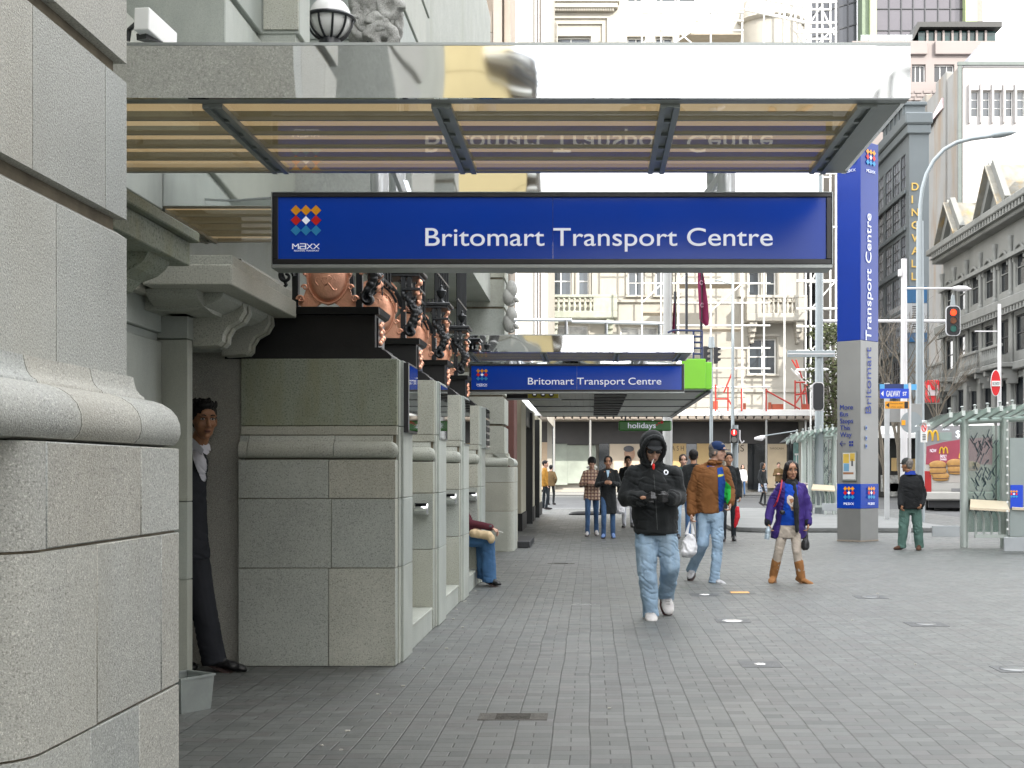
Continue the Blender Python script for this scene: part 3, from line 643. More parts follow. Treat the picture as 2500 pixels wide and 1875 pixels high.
# glazed display cases on the pier sides
def case(Y0, Y1, i):
    lab = ['wide mirrored display case on the side of the nearest free pier', 'narrow glass panel case on the second free pier', 'glass panel case on the third free pier', 'case with stacked dark plates on the farthest free pier'][i]
    t = thing('display_case', lab, 'display case', (-1.35, Y0+.3, 1.66), 'display cases on the piers')
    x1 = (-1.325, -1.352, -1.352, -1.31)[i]
    f = MB(); f.box(-1.36, x1, Y0+.205, Y1-.10, 1.66, 2.165, .003); f.build('frame', alu if i else sign_frame, t)
    g = MB(); g.box(x1+.0005, x1+.004, Y0+.225, Y1-.12, 1.675, 2.15); g.build('glass', mirror_mat('case_mirror', (.62, .66, .66), .01, .6, .03) if 'case_mirror' not in MATS else MATS['case_mirror'], t)
    if i == 3:
        for k in range(5): MB().box(x1+.004, x1+.012, Y0+.25, Y1-.2, 1.70+.085*k, 1.755+.085*k).build('plate', black_stone, t)
for i, (a, b_) in enumerate(piers): case(a, b_, i)
# chrome ash bins
def ash(px, py, D, lab):
    p = P(px, py, D); t = thing('wall_ashtray', lab, 'ashtray', p, 'chrome ashtrays on the piers')
    b = MB(); n = 10; w_ = .062
    for s in (0,):
        pr = [(p.y, p.z+.05), (p.y-.03, p.z+.065), (p.y-.10, p.z+.02), (p.y-.095, p.z-.01), (p.y-.03, p.z-.055), (p.y, p.z-.06)]
        b.prism(pr, 'x', p.x-w_, p.x+w_)
    b.build('body', chrome, t, smooth='auto', bevel=.012)
    MB().box(p.x-w_*.8, p.x+w_*.8, p.y-.085, p.y-.04, p.z+.045, p.z+.055).build('grille', black_iron, t)
ash(1030, 1243, 11.09, 'chrome ashtray on the second free pier, nearest of the three'); ash(1101, 1218, 13.28, 'chrome ashtray on the third free pier, middle of the three'); ash(1153, 1212, 15.44, 'chrome ashtray on the farthest free pier, above the seated person')

# grey metal box at the foot of the near pier
t = thing('metal_bin', 'small grey metal box with white sticker beside the near stone pier', 'bin', (-2.36, 7.33, 0))
M_ = Matrix.Translation((-2.36, 7.35, 0)) @ Matrix.Rotation(R(-33), 4, 'Z')
b = MB(); w_, h_ = .105, .2
b.add([(-w_, -w_, 0), (w_, -w_, 0), (w_, w_, 0), (-w_, w_, 0), (-w_*1.13, -w_*1.13, h_), (w_*1.13, -w_*1.13, h_), (w_*1.13, w_*1.13, h_), (-w_*1.13, w_*1.13, h_)], [(0, 1, 5, 4), (1, 2, 6, 5), (2, 3, 7, 6), (3, 0, 4, 7), (3, 2, 1, 0)])
for a, c in (((-.125, -.125), (.125, -.113)), ((-.125, .113), (.125, .125)), ((-.125, -.113), (-.113, .113)), ((.113, -.113), (.125, .113))): b.box(a[0], c[0], a[1], c[1], h_-.008, h_+.004)
b.box(-.11, .11, -.11, .11, .14, .15)
b.xf(M_); b.build('body', mat('galvanised', (.30, .33, .32), .5, .35, var=.12, vs=9), t)
b = MB(); b.box(-.05, .0, -w_*1.10-.002, -w_*1.07-.001, .11, .175); b.xf(M_); b.build('sticker', white_p, t)

# ------------------------------------------------------------------ glass canopies and hanging signs
brass = mat('amber_reflector_glow', (.70, .62, .46), .38, .15, var=.12, vs=1.3, stretch=(.5, 4, 4), emit=((1, .72, .42), .12))  # reflectors, not lamps; a faint warm glow is added to brighten the soffit
grey_soff = mat('grey_soffit', (.14, .155, .15), .45, .2, var=.1)
def canopy(Y0, Y1, lab, XL=-2.95, XR=1.32, zb=2.926, zt=3.155):
    t = thing('glass_canopy', lab, 'canopy', ((XL+XR)/2, (Y0+Y1)/2, zb), 'polished canopies over the entrances')
    f = MB(); f.box(XL, XR, Y0, Y0+.02, zb, zt-.012); f.box(XR-.02, XR, Y0+.0205, Y1, zb+.002, zt-.014); f.box(XL, XR-.021, Y1-.02, Y1, zb+.03, zt-.014)
    f.build('fascia', mirror, t)
    r = MB(); r.box(XL, XR, Y0-.003, Y1, zt-.012, zt); r.box(XL, XR-.001, Y0+.021, Y0+.085, zb-.0, zb+.02); r.box(XL, XR-.001, Y1-.06, Y1-.021, zb, zb+.02)
    r.build('roof_edge', trim, t)
    g = MB(); g.box(XL, XR-.03, Y0+.09, Y1-.07, zb+.004, zb+.01); g.build('soffit_glass', soffit_glass, t)
    n = 5; y0 = Y0+.09; wd = (Y1-.07-y0)/n
    for k in range(n):
        b = MB(); a = y0+k*wd+.012; c = y0+(k+1)*wd-.012; m_ = 9
        pr = [(a+(c-a)*j/m_, zb+.035+.075*math.sin(math.pi*j/m_)**.8) for j in range(m_+1)]
        pr += [(y, z+.004) for y, z in reversed(pr)]
        b.prism(pr, 'x', XL, XR-.1); b.build('reflector_trough', brass, t, smooth='auto')
    d = MB()
    for k in range(1, n): y = y0+k*wd; d.box(XL, XR-.16, y-.008, y+.008, zb-.004, zb+.05)
    d.build('louvre_bars', rib_m, t)
    for x in (-2.56, -1.60, -.635, .33, 1.16):
        q = MB(); wd_ = .042
        q.box(x-wd_, x-wd_+.026, Y0+.09, Y1-.07, zb-.018, zb+.003); q.box(x+wd_-.026, x+wd_, Y0+.09, Y1-.07, zb-.018, zb+.003)
        for j in range(6): y = Y0+.09+(Y1-Y0-.2)*j/5; q.box(x-wd_+.026, x+wd_-.026, y, y+.03, zb-.012, zb+.003)
        q.box(x-wd_+.026, x+wd_-.026, Y0+.1, Y1-.08, zb+.0, zb+.003)
        q.build('rib', rib_m, t)
    e = MB(); e.box(XR-.118, XR-.022, Y0+.085, Y1-.07, zb-.004, zb+.004); e.build('edge_panel', alu, t)
    return t
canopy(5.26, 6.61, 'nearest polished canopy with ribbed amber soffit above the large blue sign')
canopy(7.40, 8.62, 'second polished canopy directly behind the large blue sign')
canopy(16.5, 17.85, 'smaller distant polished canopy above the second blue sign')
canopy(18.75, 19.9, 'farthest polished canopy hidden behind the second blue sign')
def maxx(parent, p, s, M=None, word=True):
    """nine diamonds and the word; p centre of the diamond grid, s = grid pitch"""
    rows = [(m_org, 1), (m_red, 0), (m_cyn, -1)]
    def put(mb, m_, nm):
        if M is not None: mb.xf(M)
        mb.xf(Matrix.Translation(Vector(p))); mb.build(nm, m_, parent)
    for m_, rz in rows:
        b = MB()
        for cx_ in (-1, 0, 1):
            if m_ is m_red and cx_ == 0: continue
            q = .52*s; c = (cx_*s, rz*s); b.prism([(c[0]-q, c[1]), (c[0], c[1]-q), (c[0]+q, c[1]), (c[0], c[1]+q)], 'y', -.003, 0)
        put(b, m_, 'emblem')
    b = MB(); q = .42*s; b.prism([(-q, 0), (0, -q), (q, 0), (0, q)], 'y', -.003, 0); put(b, letter_w, 'emblem')
    if word:
        # wide squared letters M A X X drawn as bars
        b = MB(); h = s*.52; W = s*.56; g = s*.66; th = s*.11; x0 = -1.32*s; z0 = -2.85*s
        def seg(pts): 
            for a, c in zip(pts, pts[1:]): b.bar((x0+a[0], 0, z0+a[1]), (x0+c[0], 0, z0+c[1]), th, .004)
        seg([(0, 0), (0, h), (W*.5, h*.45), (W, h), (W, 0)])
        x0 += g+.06*s; seg([(0, h), (W, h), (W, 0), (0, 0), (0, h*.5), (W, h*.5)])
        for k in range(2): x0 += g+.02*s; seg([(0, 0), (W, h)]); seg([(0, h), (W, 0)])
        put(b, letter_w, 'lettering')
def big_sign(Y, lab, dz=0.):
    XL, XR, z0, z1 = -1.762, 1.323, 2.52, 2.915
    t = thing('station_sign', lab, 'sign', ((XL+XR)/2, Y, z0), 'station name signs under the canopies')
    f = MB(); e = .030
    for a, c, d_, g in ((XL, XR, z0, z0+e), (XL, XR, z1-e*.8, z1), (XL, XL+e, z0+e, z1-e*.8), (XR-e, XR, z0+e, z1-e*.8)): f.box(a, c, Y, Y+.16, d_, g, .003)
    f.build('frame', sign_frame, t)
    tr = MB(); tr.box(XL-.006, XR+.006, Y-.002, Y+.17, z0-.022, z0-.001, .003); tr.box(XL-.006, XL-.001, Y-.002, Y+.17, z0, z1+.004); tr.box(XR+.001, XR+.006, Y-.002, Y+.17, z0, z1+.004); tr.box(XL, XR, Y-.002, Y+.17, z1+.001, z1+.005)
    tr.build('edge_trim', trim, t)
    for a, c in ((XL+e, -.217), (-.214, XR-e)):
        p = MB(); p.box(a, c, Y+.012, Y+.13, z0+e, z1-e*.8); p.build('panel', blue_sign, t)
    lh = .099
    text('Britomart Transport Centre', letter_w, t, (PX(1038, 7.0), Y+.0115, PZ(599, 7.0)), lh, width=(1887-1038)*7.0/F, bold=.002)
    maxx(t, (PX(746, 7.0), Y+.0115, PZ(537, 7.0)), .0555)
    # thin second line below the emblem
    text('REGIONAL TRANSPORT', letter_w, t, (PX(717, 7.0), Y+.0115, PZ(613, 7.0)), .0085, width=(778-717)*7.0/F, ext=.002)
    for x in (PX(935, 7.2), PX(1768, 7.2)):
        q = MB(); q.tube([(x, Y+.08, z1), (x, Y+.08, z1+.32)], .052, 18); q.bar((x+.05, Y+.1, z1+.22), (x+(.13 if x < 0 else -.13), Y+.22, z1+.0), .03); q.build('hanger', steel, t, smooth='auto')
    return t
big_sign(7.0, 'large blue station name sign with white lettering and diamond emblem, nearest')
big_sign(18.24, 'smaller blue station name sign under the distant canopy')

# globe lamp and floodlight above the canopy
t = thing('globe_lamp', 'white globe wall lamp in a black cage above the canopy', 'wall lamp', P(806, 104, 9.3))
c = P(806, 46, 9.3); r_ = .155
b = MB(); b.ell(c, r_, None, 32, 20); b.build('globe', mat('opal_glass', (.78, .78, .76), .2, var=.03), t, smooth=True)
b = MB(); rr = r_+.012
for a in range(0, 180, 36): b.tube([(c.x+rr*math.cos(R(a))*math.cos(R(k)), c.y+rr*math.sin(R(a))*math.cos(R(k)), c.z+rr*math.sin(R(k))) for k in range(-180, 1, 10)], .009, 6)
b.tube([(c.x+(rr+.006)*math.cos(R(a)), c.y+(rr+.006)*math.sin(R(a)), c.z) for a in range(0, 361, 12)], .014, 6)
b.lathe([(.03, -.26), (.09, -.2), (.075, -.15), (.02, -.14)], c, 16); b.bar((c.x, c.y, c.z-.2), (c.x-.5, c.y+.3, c.z-.2), .04)
b.build('cage', black_iron, t, smooth='auto')
t = thing('floodlight', 'white floodlight box on a bracket above the left end of the canopy', 'floodlight', P(370, 100, 6.2))
b = MB(); b.bar(P(345, 45, 6.0), P(415, 108, 6.3), .075, .11); b.build('housing', white_p, t, bevel=.006)
b = MB(); b.tube([P(312, 100, 6.1), P(316, 72, 6.1), P(330, 60, 6.05)], .012, 8); b.bar(P(345, 88, 6.05), P(385, 100, 6.15), .06, .03); b.build('bracket', black_iron, t)

# ------------------------------------------------------------------ what stands behind and beside the camera (seen in the polished steel, plus unseen offices added to shade the street)
def plain_building(name, lab, x0, x1, y0, y1, h, m, side, sx=3.2, sz=3.6, glass=win_glass):
    t = thing(name, lab, 'building', ((x0+x1)/2, (y0+y1)/2, 0))
    b = MB()
    if side == '-x': o_, u_, n_, Lg = (x0, y1, 0), (0, -1, 0), (-1, 0, 0), y1-y0
    else: o_, u_, n_, Lg = (x0, y1, 0), (1, 0, 0), (0, 1, 0), x1-x0
    holes = []
    nx_ = int(Lg/sx)
    for i in range(nx_):
        for j in range(int((h-2)/sz)): a = (i+.28)*Lg/nx_; holes.append((a, a+sx*.45, 1.2+j*sz, 1.2+j*sz+sz*.55))
    wall_grid(b, o_, u_, n_, 0, Lg, 0, h, holes, .3)
    if side == '-x': b.box(x0+.31, x1, y0, y1, 0, h-.01)
    else: b.box(x0, x1, y0, y1-.31, 0, h-.01)
    b.build('wall', m, t)
    g = MB(); Z = Vector((0, 0, 1)); o_ = Vector(o_); u_ = Vector(u_); n_ = Vector(n_)
    for a, c, d_, e in holes: g.quad(*[o_+u_*x+Z*z-n_*.2 for x, z in ((a, d_), (c, d_), (c, e), (a, e))])
    g.build('window_glass', glass, t)
    return t
plain_building('shade_block', 'unseen office tower added beyond the right edge to shade the corner', 27.5, 45, 62, 76, 40, mat('pale_shade_block', (.60, .58, .55), .7), '-x')  # unseen tower, added to keep sun off the slate corner building
plain_building('shade_block', 'unseen pale office block added right of the street to shade it', 22, 40, -90, 26, 33, mat('pale_shade_block', (.60, .58, .55), .7), '-x')  # unseen block, added and sized to keep sun off the near paving
och = thing('ochre_building', 'ochre rendered building behind the camera, seen in the canopy edge', 'building', (-6, -16, 0))
b = MB()
for k in range(30): b.box(-16, -1.75, -18, -14, k*.6, k*.6+.585)
b.build('wall', ochre_wall, och)
q = MB()
for k in range(14): q.box(-1.5+k*.42, -1.22+k*.42, -31.0, -30.6, 0, 9+1.0*(k % 3)-k*.35)
for k in range(22): q.box(-1.72, -1.10-.01*(k % 4), -14.66, -14.35, 1+k*.42, 1.07+k*.42)
q.build('columns', white_p, och)
MB().box(-1.74, -.95, -15.5, -14.9, 0, 9.6).build('recess', mat('recess_brown', (.10, .085, .065), .8), och)
lw = MB()
for pl in (((1240, 135), (1300, 143), (1380, 150), (1440, 166), (1490, 196), (1528, 240)), ((1240, 145), (1290, 155), (1360, 163), (1420, 182), (1455, 205), (1480, 240)), ((1250, 160), (1310, 172), (1370, 182), (1410, 200), (1430, 240)), ((1250, 165), (1310, 175), (1350, 195), (1380, 240)), ((1240, 170), (1300, 185), (1340, 215), (1356, 240))): lw.tube([(PX(x, 20), -9.5, PZ(y, 20)) for x, y in pl], .020, 5)
tag(lw.build('overhead_wires', black_iron), 'thin black overhead wires behind the camera reflected in the canopy', 'wires')

t = MB(); t.lathe([(.48, .002), (.5, .03), (.42, .09), (.25, .12), (.02, .125)], (0, 0, 0), 24); t.xf(Matrix.Translation((PX(1432, 40), 40, 0)) @ Matrix.Diagonal((1.15, .5, 1, 1)))
tag(t.build('floor_mat', black_stone, smooth='auto'), 'low black rounded mound on the paving behind the plaid shirt man', 'mat')
# ------------------------------------------------------------------ the white ornate building facing the camera
DB = 80.0
def X8(px): return PX(px, DB)
def Z8(py): return PZ(py, DB)
wht = thing('ornate_white_building', 'sunlit white ornate building with balconies behind scaffolding at the end of the street', 'building', (4, DB, 0))
holes_px = [(1343, 1395, 648, 722), (1410, 1438, 648, 722), (1533, 1573, 656, 722), (1600, 1642, 656, 722), (1828, 1856, 656, 726), (1870, 1895, 656, 726),
            (1340, 1436, 793, 870), (1514, 1608, 797, 880), (1828, 1896, 826, 914), (1345, 1443, 88, 190), (1531, 1575, 89, 190), (1600, 1642, 89, 190),
            (1345, 1443, 270, 400), (1531, 1575, 280, 400), (1600, 1642, 280, 400), (1700, 1760, 280, 400), (1700, 1760, 120, 200), (1828, 1896, 280, 400),
            (1530, 1574, -150, 3), (1600, 1700, -150, 3), (1345, 1443, -200, -60)]
holes = [(X8(a), X8(b), Z8(d), Z8(c)) for a, b, c, d in holes_px]
b = MB(); wall_grid(b, (0, DB, 0), (1, 0, 0), (0, -1, 0), X8(1336), X8(1962), 4.7, Z8(-220), holes, .5)
b.box(X8(1336), X8(1962), DB+.6, DB+14, 0, Z8(-220)-.05); b.box(X8(1336), X8(1336)+.3, DB+.01, DB+.6, 0, 40); b.box(X8(1962)-.3, X8(1962), DB+.01, DB+.6, 0, 40)
b.build('wall', off_white, wht)
for i, (a, c, d, e) in enumerate(holes):
    window(wht, (0, DB, 0), (1, 0, 0), (0, -1, 0), a, c, d, e, win_glass if i not in (6, 7) else mat('curtained_glass', (.30, .30, .28), .15, var=.5, vs=2), white_p, 2 if (c-a) > .9 else 1, 2, .4, .09)
tr = MB()
def band(px0, px1, py, h, out): tr.box(X8(px0), X8(px1), DB-out, DB-.002, Z8(py+h), Z8(py), .02)
band(1336, 1512, 5, 6, .55); band(1340, 1508, 12, 12, .45); band(1346, 1500, 25, 5, .25); band(1336, 1962, 732, 7, .18); band(1336, 1962, 560, 8, .3); band(1336, 1962, 950, 8, .2); band(1336, 1962, 520, 5, .2)
for k in range(26): x = 1350+k*5.8; tr.box(X8(x), X8(x+3), DB-.38, DB-.251, Z8(31), Z8(25.5))
for x0, x1, y0, y1 in ((1346, 1488, 40, 200), (1356, 1476, 54, 200)):     # moulded frames round the top window
    for e in (0, 1):
        q = .07+.06*e; tr.box(X8(x0+e*3), X8(x1-e*3), DB-q, DB-.003, Z8(y0+3+e*3), Z8(y0+e*3)); tr.box(X8(x1-3-e*3), X8(x1-e*3), DB-q, DB-.003, Z8(y1), Z8(y0+3+e*3)); tr.box(X8(x0+e*3)-.0, X8(x0+3+e*3), DB-q, DB-.003, Z8(y1), Z8(y0+3+e*3))
for a, c, d, e in holes_px[:9]:
    tr.box(X8(a-5), X8(a-1), DB-.12, DB-.002, Z8(e), Z8(d-4)); tr.box(X8(c+1), X8(c+5), DB-.12, DB-.002, Z8(e), Z8(d-4)); tr.box(X8(a-7), X8(c+7), DB-.2, DB-.003, Z8(d-4.2), Z8(d-10)); tr.box(X8(a-6), X8(c+6), DB-.22, DB-.002, Z8(e+4), Z8(e+.2))
for x in (1445, 1650, 1800): tr.box(X8(x), X8(x+13), DB-.22, DB-.001, Z8(560), Z8(440)); tr.box(X8(x), X8(x+13), DB-.22, DB-.001, Z8(725), Z8(570))
for k in range(7):
    z = 5.4+k*.62
    if k < 6: tr.box(X8(1640), X8(1820), DB-.06, DB-.001, z, z+.56, .02)
tr.build('mouldings', off_white, wht)
green_stone = mat('green_grey_stone', (.36, .37, .31), .8, var=.2, vs=1.2, stain=(1.1, (.20, .24, .16), .7), bump=.2, bs=12)  # grey-green stone with darker green blotches
def balcony(x0, x1, y0, y1, out, m, bal, nb):
    b = MB(); z0, z1 = Z8(y1), Z8(y0); h = z1-z0
    b.box(X8(x0), X8(x1), DB-out, DB-.01, z0, z0+h*.30, .03); b.box(X8(x0), X8(x1), DB-out, DB-out+.3, z1-h*.12, z1, .03)
    b.box(X8(x0)+.003, X8(x0)+.3, DB-out+.31, DB-.02, z1-h*.12, z1-.005); b.box(X8(x1)-.3, X8(x1)-.003, DB-out+.31, DB-.02, z1-h*.12, z1-.005)
    b0, b1 = bal
    for a, c in ((x0, b0), (b1, x1)): b.box(X8(a)+.01, X8(c), DB-out+.02, DB-out+.28, z0+h*.3, z1-h*.12, .01)
    b.box(X8(x0)+.02, X8(x0)+.25, DB-out+.3, DB-.03, z0+h*.3, z1-h*.12)
    o_ = b.build('balcony', m, wht)
    for k in range(nb):
        x = X8(b0+(b1-b0)*(k+.5)/nb); q = MB(); hh = h*.58; zz = z0+h*.3
        q.lathe([(.10, zz), (.10, zz+.06*hh), (.05, zz+.12*hh), (.12, zz+.35*hh), (.10, zz+.5*hh), (.045, zz+.75*hh), (.06, zz+.82*hh), (.10, zz+.9*hh), (.10, zz+hh)], (x, DB-out+.15, 0), 10)
        q.build('baluster', m, o_, smooth=True)
    q = MB()
    for a in (x0+8, x1-26):
        for k in range(4): q.box(X8(a+k*1.5), X8(a+18-k*1.5), DB-out*.9+k*.22, DB-.02, z0-.32*(k+1), z0-.32*k, .02)
    q.build('bracket', m, o_)
balcony(1338, 1506, 725, 781, 1.1, green_stone, (1345, 1448), 8)
balcony(1816, 1962, 728, 790, 1.5, off_white, (1852, 1932), 7)
rub = MB()
for k in range(5): rub.box(X8(1518+k*0), X8(1518)+.001+k*.3+.25, DB-.1, DB-.001, Z8(900)+k*.01, Z8(880)) if False else None
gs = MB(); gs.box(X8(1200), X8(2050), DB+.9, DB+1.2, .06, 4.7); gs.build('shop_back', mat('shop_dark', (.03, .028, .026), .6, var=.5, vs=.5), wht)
ca = MB(); ca.box(X8(1205), X8(2060), DB-3.2, DB-.01, 4.72, 5.1, .03); ca.build('street_awning', white_p, wht)
cb = MB(); 
for k in range(44): x = X8(1207)+k*.5; cb.box(x, x+.4, DB-3.15, DB-.02, 4.55, 4.715)
cb.box(X8(1207), X8(2058), DB-3.1, DB-.05, 4.50, 4.548); cb.build('awning_soffit', mat('awning_boards', (.28, .24, .20), .7, var=.1), wht)
fa = MB(); fa.box(X8(1300), X8(2050), DB+.3, DB+.5, 3.05, 4.5); fa.build('shop_fascia', mat('shop_fascia', (.045, .04, .038), .4, var=.3, vs=.6), wht)
def shop(px0, px1, z0, z1, m, nm='poster', dy=0.): q = MB(); q.box(X8(px0), X8(px1), DB+.2-dy, DB+.25-dy, z0, z1, .01); return q.build(nm, m, wht)
tan = mat('tan_poster', (.55, .38, .17), .5, var=.1, vs=.6); cream_p = mat('cream_poster', (.62, .52, .40), .5, var=.1, vs=.5); paper = mat('brown_paper', (.30, .33, .28), .7, var=.2, vs=.8, bump=.5, bs=2)
shop(1340, 1385, .5, 3.1, paper, 'papered_window'); shop(1385, 1455, .6, 3.0, paper, 'papered_window'); shop(1245, 1338, .2, 3.2, mat('timber_hoarding', (.48, .36, .25), .7, var=.1), 'hoarding')
pst = shop(1488, 1562, .8, 3.1, cream_p); shop(1562, 1628, .9, 3.1, mat('poster_grey', (.2, .17, .15), .5)); p2 = shop(1636, 1676, .6, 3.12, tan); shop(1702, 1760, .6, 3.12, tan); p3 = shop(1770, 1826, .6, 3.12, cream_p); p4 = shop(1871, 1922, .3, 3.1, mat('tan_light_poster', (.62, .50, .34), .5, var=.06))
for a, c in ((1462, 1488), (1676, 1702), (1826, 1868), (1925, 1945)): shop(a, c, .2, 3.1, win_dark, 'shop_door', .01)
teal = shop(1938, 1960, .3, 3.2, mat('teal_glass', (.16, .28, .26), .2, var=.3), 'shop_window', .05)
q = MB(); q.ell(P(1537, 1108, DB+.13), (.34, .03, .46)); q.ell(P(1533, 1130, DB+.12), (.22, .03, .35)); q.ell(P(1534, 1158, DB+.12), (.52, .03, .42)); q.build('printed_portrait', mat('print_skin', (.42, .26, .18), .6, var=.3, vs=3), pst)
q = MB(); q.ell(P(1535, 1096, DB+.115), (.33, .04, .20)); q.build('printed_hair', mat('print_dark', (.10, .10, .11), .6), pst)
dk = mat('dark_lettering', (.08, .05, .03), .5)
text('ASH', dk, p2, (X8(1640), DB+.198, Z8(1100)), .30, X8(1670)-X8(1640), spacing=1.6); text('JS', dk, p3, (X8(1800), DB+.198, Z8(1102)), .42); text('TAROCASH', dk, p4, (X8(1880), DB+.198, Z8(1097)), .12, X8(1914)-X8(1880))
text('TH', white_p, teal, (X8(1941), DB+.14, Z8(1131)), .62, X8(1958)-X8(1941), bold=.02)
for x in (1240, 1356, 1441, 1588, 1855, 2040): q = MB(); q.tube([(X8(x), DB-3.0, .06), (X8(x), DB-3.0, 4.6)], .07, 8); q.build('awning_post', grey_panel, wht)
# roofs, tarpaulin, red pieces on the awning
for a, c, y0, y1 in ((1726, 1742, 985, 1004), (1800, 1808, 990, 1004), (1862, 1868, 988, 1004), (1870, 1900, 992, 1004), (1940, 1962, 992, 1004)): tag(MB().box(X8(a), X8(c), DB-2.8, DB-2.4, 5.102, Z8(y0)).build('barrier_board', mat('orange_red', (.34, .07, .03), .5)), 'orange red board standing on the street awning below the scaffolding', 'barrier', 'barrier boards on the street awning')

# neighbour with white flared strip, and the cream wall near the canopy
nb = thing('pale_tower', 'pale building strip with flared foot just right of the station building', 'building', (-3, 66, 0))
b = MB(); b.prism([(PX(1262, 66), 8.6), (PX(1338, 66), 4), (PX(1338, 66), 40), (PX(1262, 66), 40)], 'y', 66, 78); b.build('wall', off_white, nb)
b = MB(); 
for x0, x1 in ((1306, 1311), (1314, 1317), (1322, 1330)): b.box(PX(x0, 66), PX(x1, 66), 65.85, 66-.002, 8.2, 40)
b.build('pilaster_strips', mat('mauve_render', (.46, .42, .41), .7), nb)
cw = thing('sandstone_annex', 'cream stone wall with pale panel joints behind the carved scrolls', 'building', (-3, 24, 0))
b = MB(); D_ = 25.5
xs = [PX(x, D_) for x in (1020, 1062, 1112, 1158, 1203)]
for a, c in zip(xs, xs[1:]):
    for k in range(14): z = 4.6+k*.43+(0 if xs.index(a) % 2 else .06); b.box(a+.004, c-.004, D_, D_+.3, z, z+.422, .006)
b.box(xs[-1]+.01, PX(1226, D_), D_-.12, D_+.3, 4.6, 12, .02); b.box(PX(1229, D_), PX(1246, D_), D_+.02, D_+.5, 4.6, 12, .02); b.box(xs[0]-3, PX(1244, D_), D_+.305, D_+2, 3.6, 11.9)
b.build('wall', sandstone, cw)

# scaffolding
scf = thing('scaffolding', 'white tube scaffolding wrapped round the right half of the ornate white building', 'scaffolding', (8, 77, 0))
tube_m = mat('white_tube', (.72, .72, .70), .4, .2, var=.05)
Ds = 76.6
def sx(px): return PX(px, Ds)
def sz(py): return PZ(py, Ds)
def stube(nm, a, c, r): q = MB(); q.tube([a, c], r, 6); q.build(nm, tube_m, scf)
for x in (1567, 1614, 1656, 1735, 1812, 1865, 1915): stube('upright', (sx(x), Ds, 5.1), (sx(x), Ds, 31), .055)
for x in (1975, 2003, 2036): 
    for y in (Ds-.6, Ds+1.2): stube('upright', (sx(x), y, .06), (sx(x), y, 34), .06)
for k, py in enumerate((25, 32, 52, 75, 150, 230, 310, 390, 470, 550, 600, 692, 740, 795, 850, 900, 945)):
    stube('ledger', (sx(1567 if k < 12 else 1640), Ds-.08, sz(py)), (sx(1815 if k < 4 else 1880), Ds-.08, sz(py)), .05)
for py in (15, 65, 88, 160, 300, 430, 560, 690, 757, 800, 860, 905): stube('ledger', (sx(1940), Ds-.68, sz(py)), (sx(2038), Ds-.68, sz(py)), .07); stube('ledger', (sx(1975), Ds+1.1, sz(py-8)), (sx(2038), Ds+1.1, sz(py-8)), .06)
for a, c in (((1690, 58), (1790, -5)), ((1567, 110), (1614, 72)), ((1614, 130), (1700, 70)), ((1656, 80), (1700, 118)), ((1735, 760), (1815, 690)), ((1567, 740), (1620, 690)), ((1656, 690), (1735, 620)), ((1975, 60), (2003, 20)), ((1975, 130), (2036, 70)), ((2003, 20), (2036, 88)), ((1975, 760), (2036, 690)), ((1975, 860), (2036, 800)), ((1975, 700), (2003, 640)), ((1940, 905), (2003, 960)), ((1930, 900), (1990, 965)), ((1620, 950), (1560, 900))):
    stube('brace', (sx(a[0]), Ds-.16, sz(a[1])), (sx(c[0]), Ds-.16, sz(c[1])), .05)
brd = mat('scaffold_boards', (.38, .33, .26), .8)
for py in (81, 692, 800): MB().box(sx(1660), sx(1812), Ds, Ds+1.6, sz(py)-.08, sz(py)).build('deck', brd, scf)
MB().box(sx(1567), sx(1660), Ds+.02, Ds+1.6, sz(760)-.08, sz(760)).build('deck', brd, scf)
# lattice girder curving to the right at the top
lg = MB(); top = []; bot = []
for k in range(13):
    t_ = k/12; px = 1815+t_*160; top.append((sx(px), Ds-1, sz(3+t_*32))); bot.append((sx(px), Ds-1, sz(38+t_*34)))
lg.tube(top, .09, 6); lg.tube(bot, .09, 6)
for k in range(12): lg.tube([top[k], bot[k]] if k % 2 else [bot[k], top[k+1]], .06, 6); lg.tube([top[k+1], bot[k+1]], .045, 6) if k % 3 == 0 else None
lg.build('lattice_girder', tube_m, scf)
redm = mat('red_props', (.36, .03, .02), .5)
for a, c in (((1745, 1005), (1745, 940)), ((1775, 1005), (1775, 945)), ((1808, 1005), (1808, 950)), ((1745, 975), (1775, 975)), ((1775, 975), (1790, 1000)), ((1868, 1005), (1868, 950)), ((1868, 955), (1950, 1000)), ((1938, 930), (1938, 1000)), ((1950, 935), (1955, 995)), ((1962, 940), (1968, 1000)), ((1938, 935), (1962, 935)), ((1938, 965), (1965, 962)), ((1940, 985), (1968, 940)), ((1930, 880), (1945, 905)), ((1940, 880), (1955, 925)), ((1765, 960), (1790, 900))):
    rs = MB(); rs.tube([(sx(a[0]), Ds-.5, sz(a[1])), (sx(c[0]), Ds-.5, sz(c[1]))], .05, 6); rs.build('red_prop', redm, scf)
# round domed corner under the girder
dm = MB(); c = (X8(1885), DB-.2)
dm.lathe([(2.0, Z8(130)), (2.0, Z8(62)), (2.2, Z8(60)), (2.3, Z8(55)), (2.1, Z8(50)), (1.9, Z8(10)), (1.2, Z8(-20))], (X8(1885), DB+.5, 0), 24)
o = dm.build('domed_turret', off_white, wht, smooth='auto')

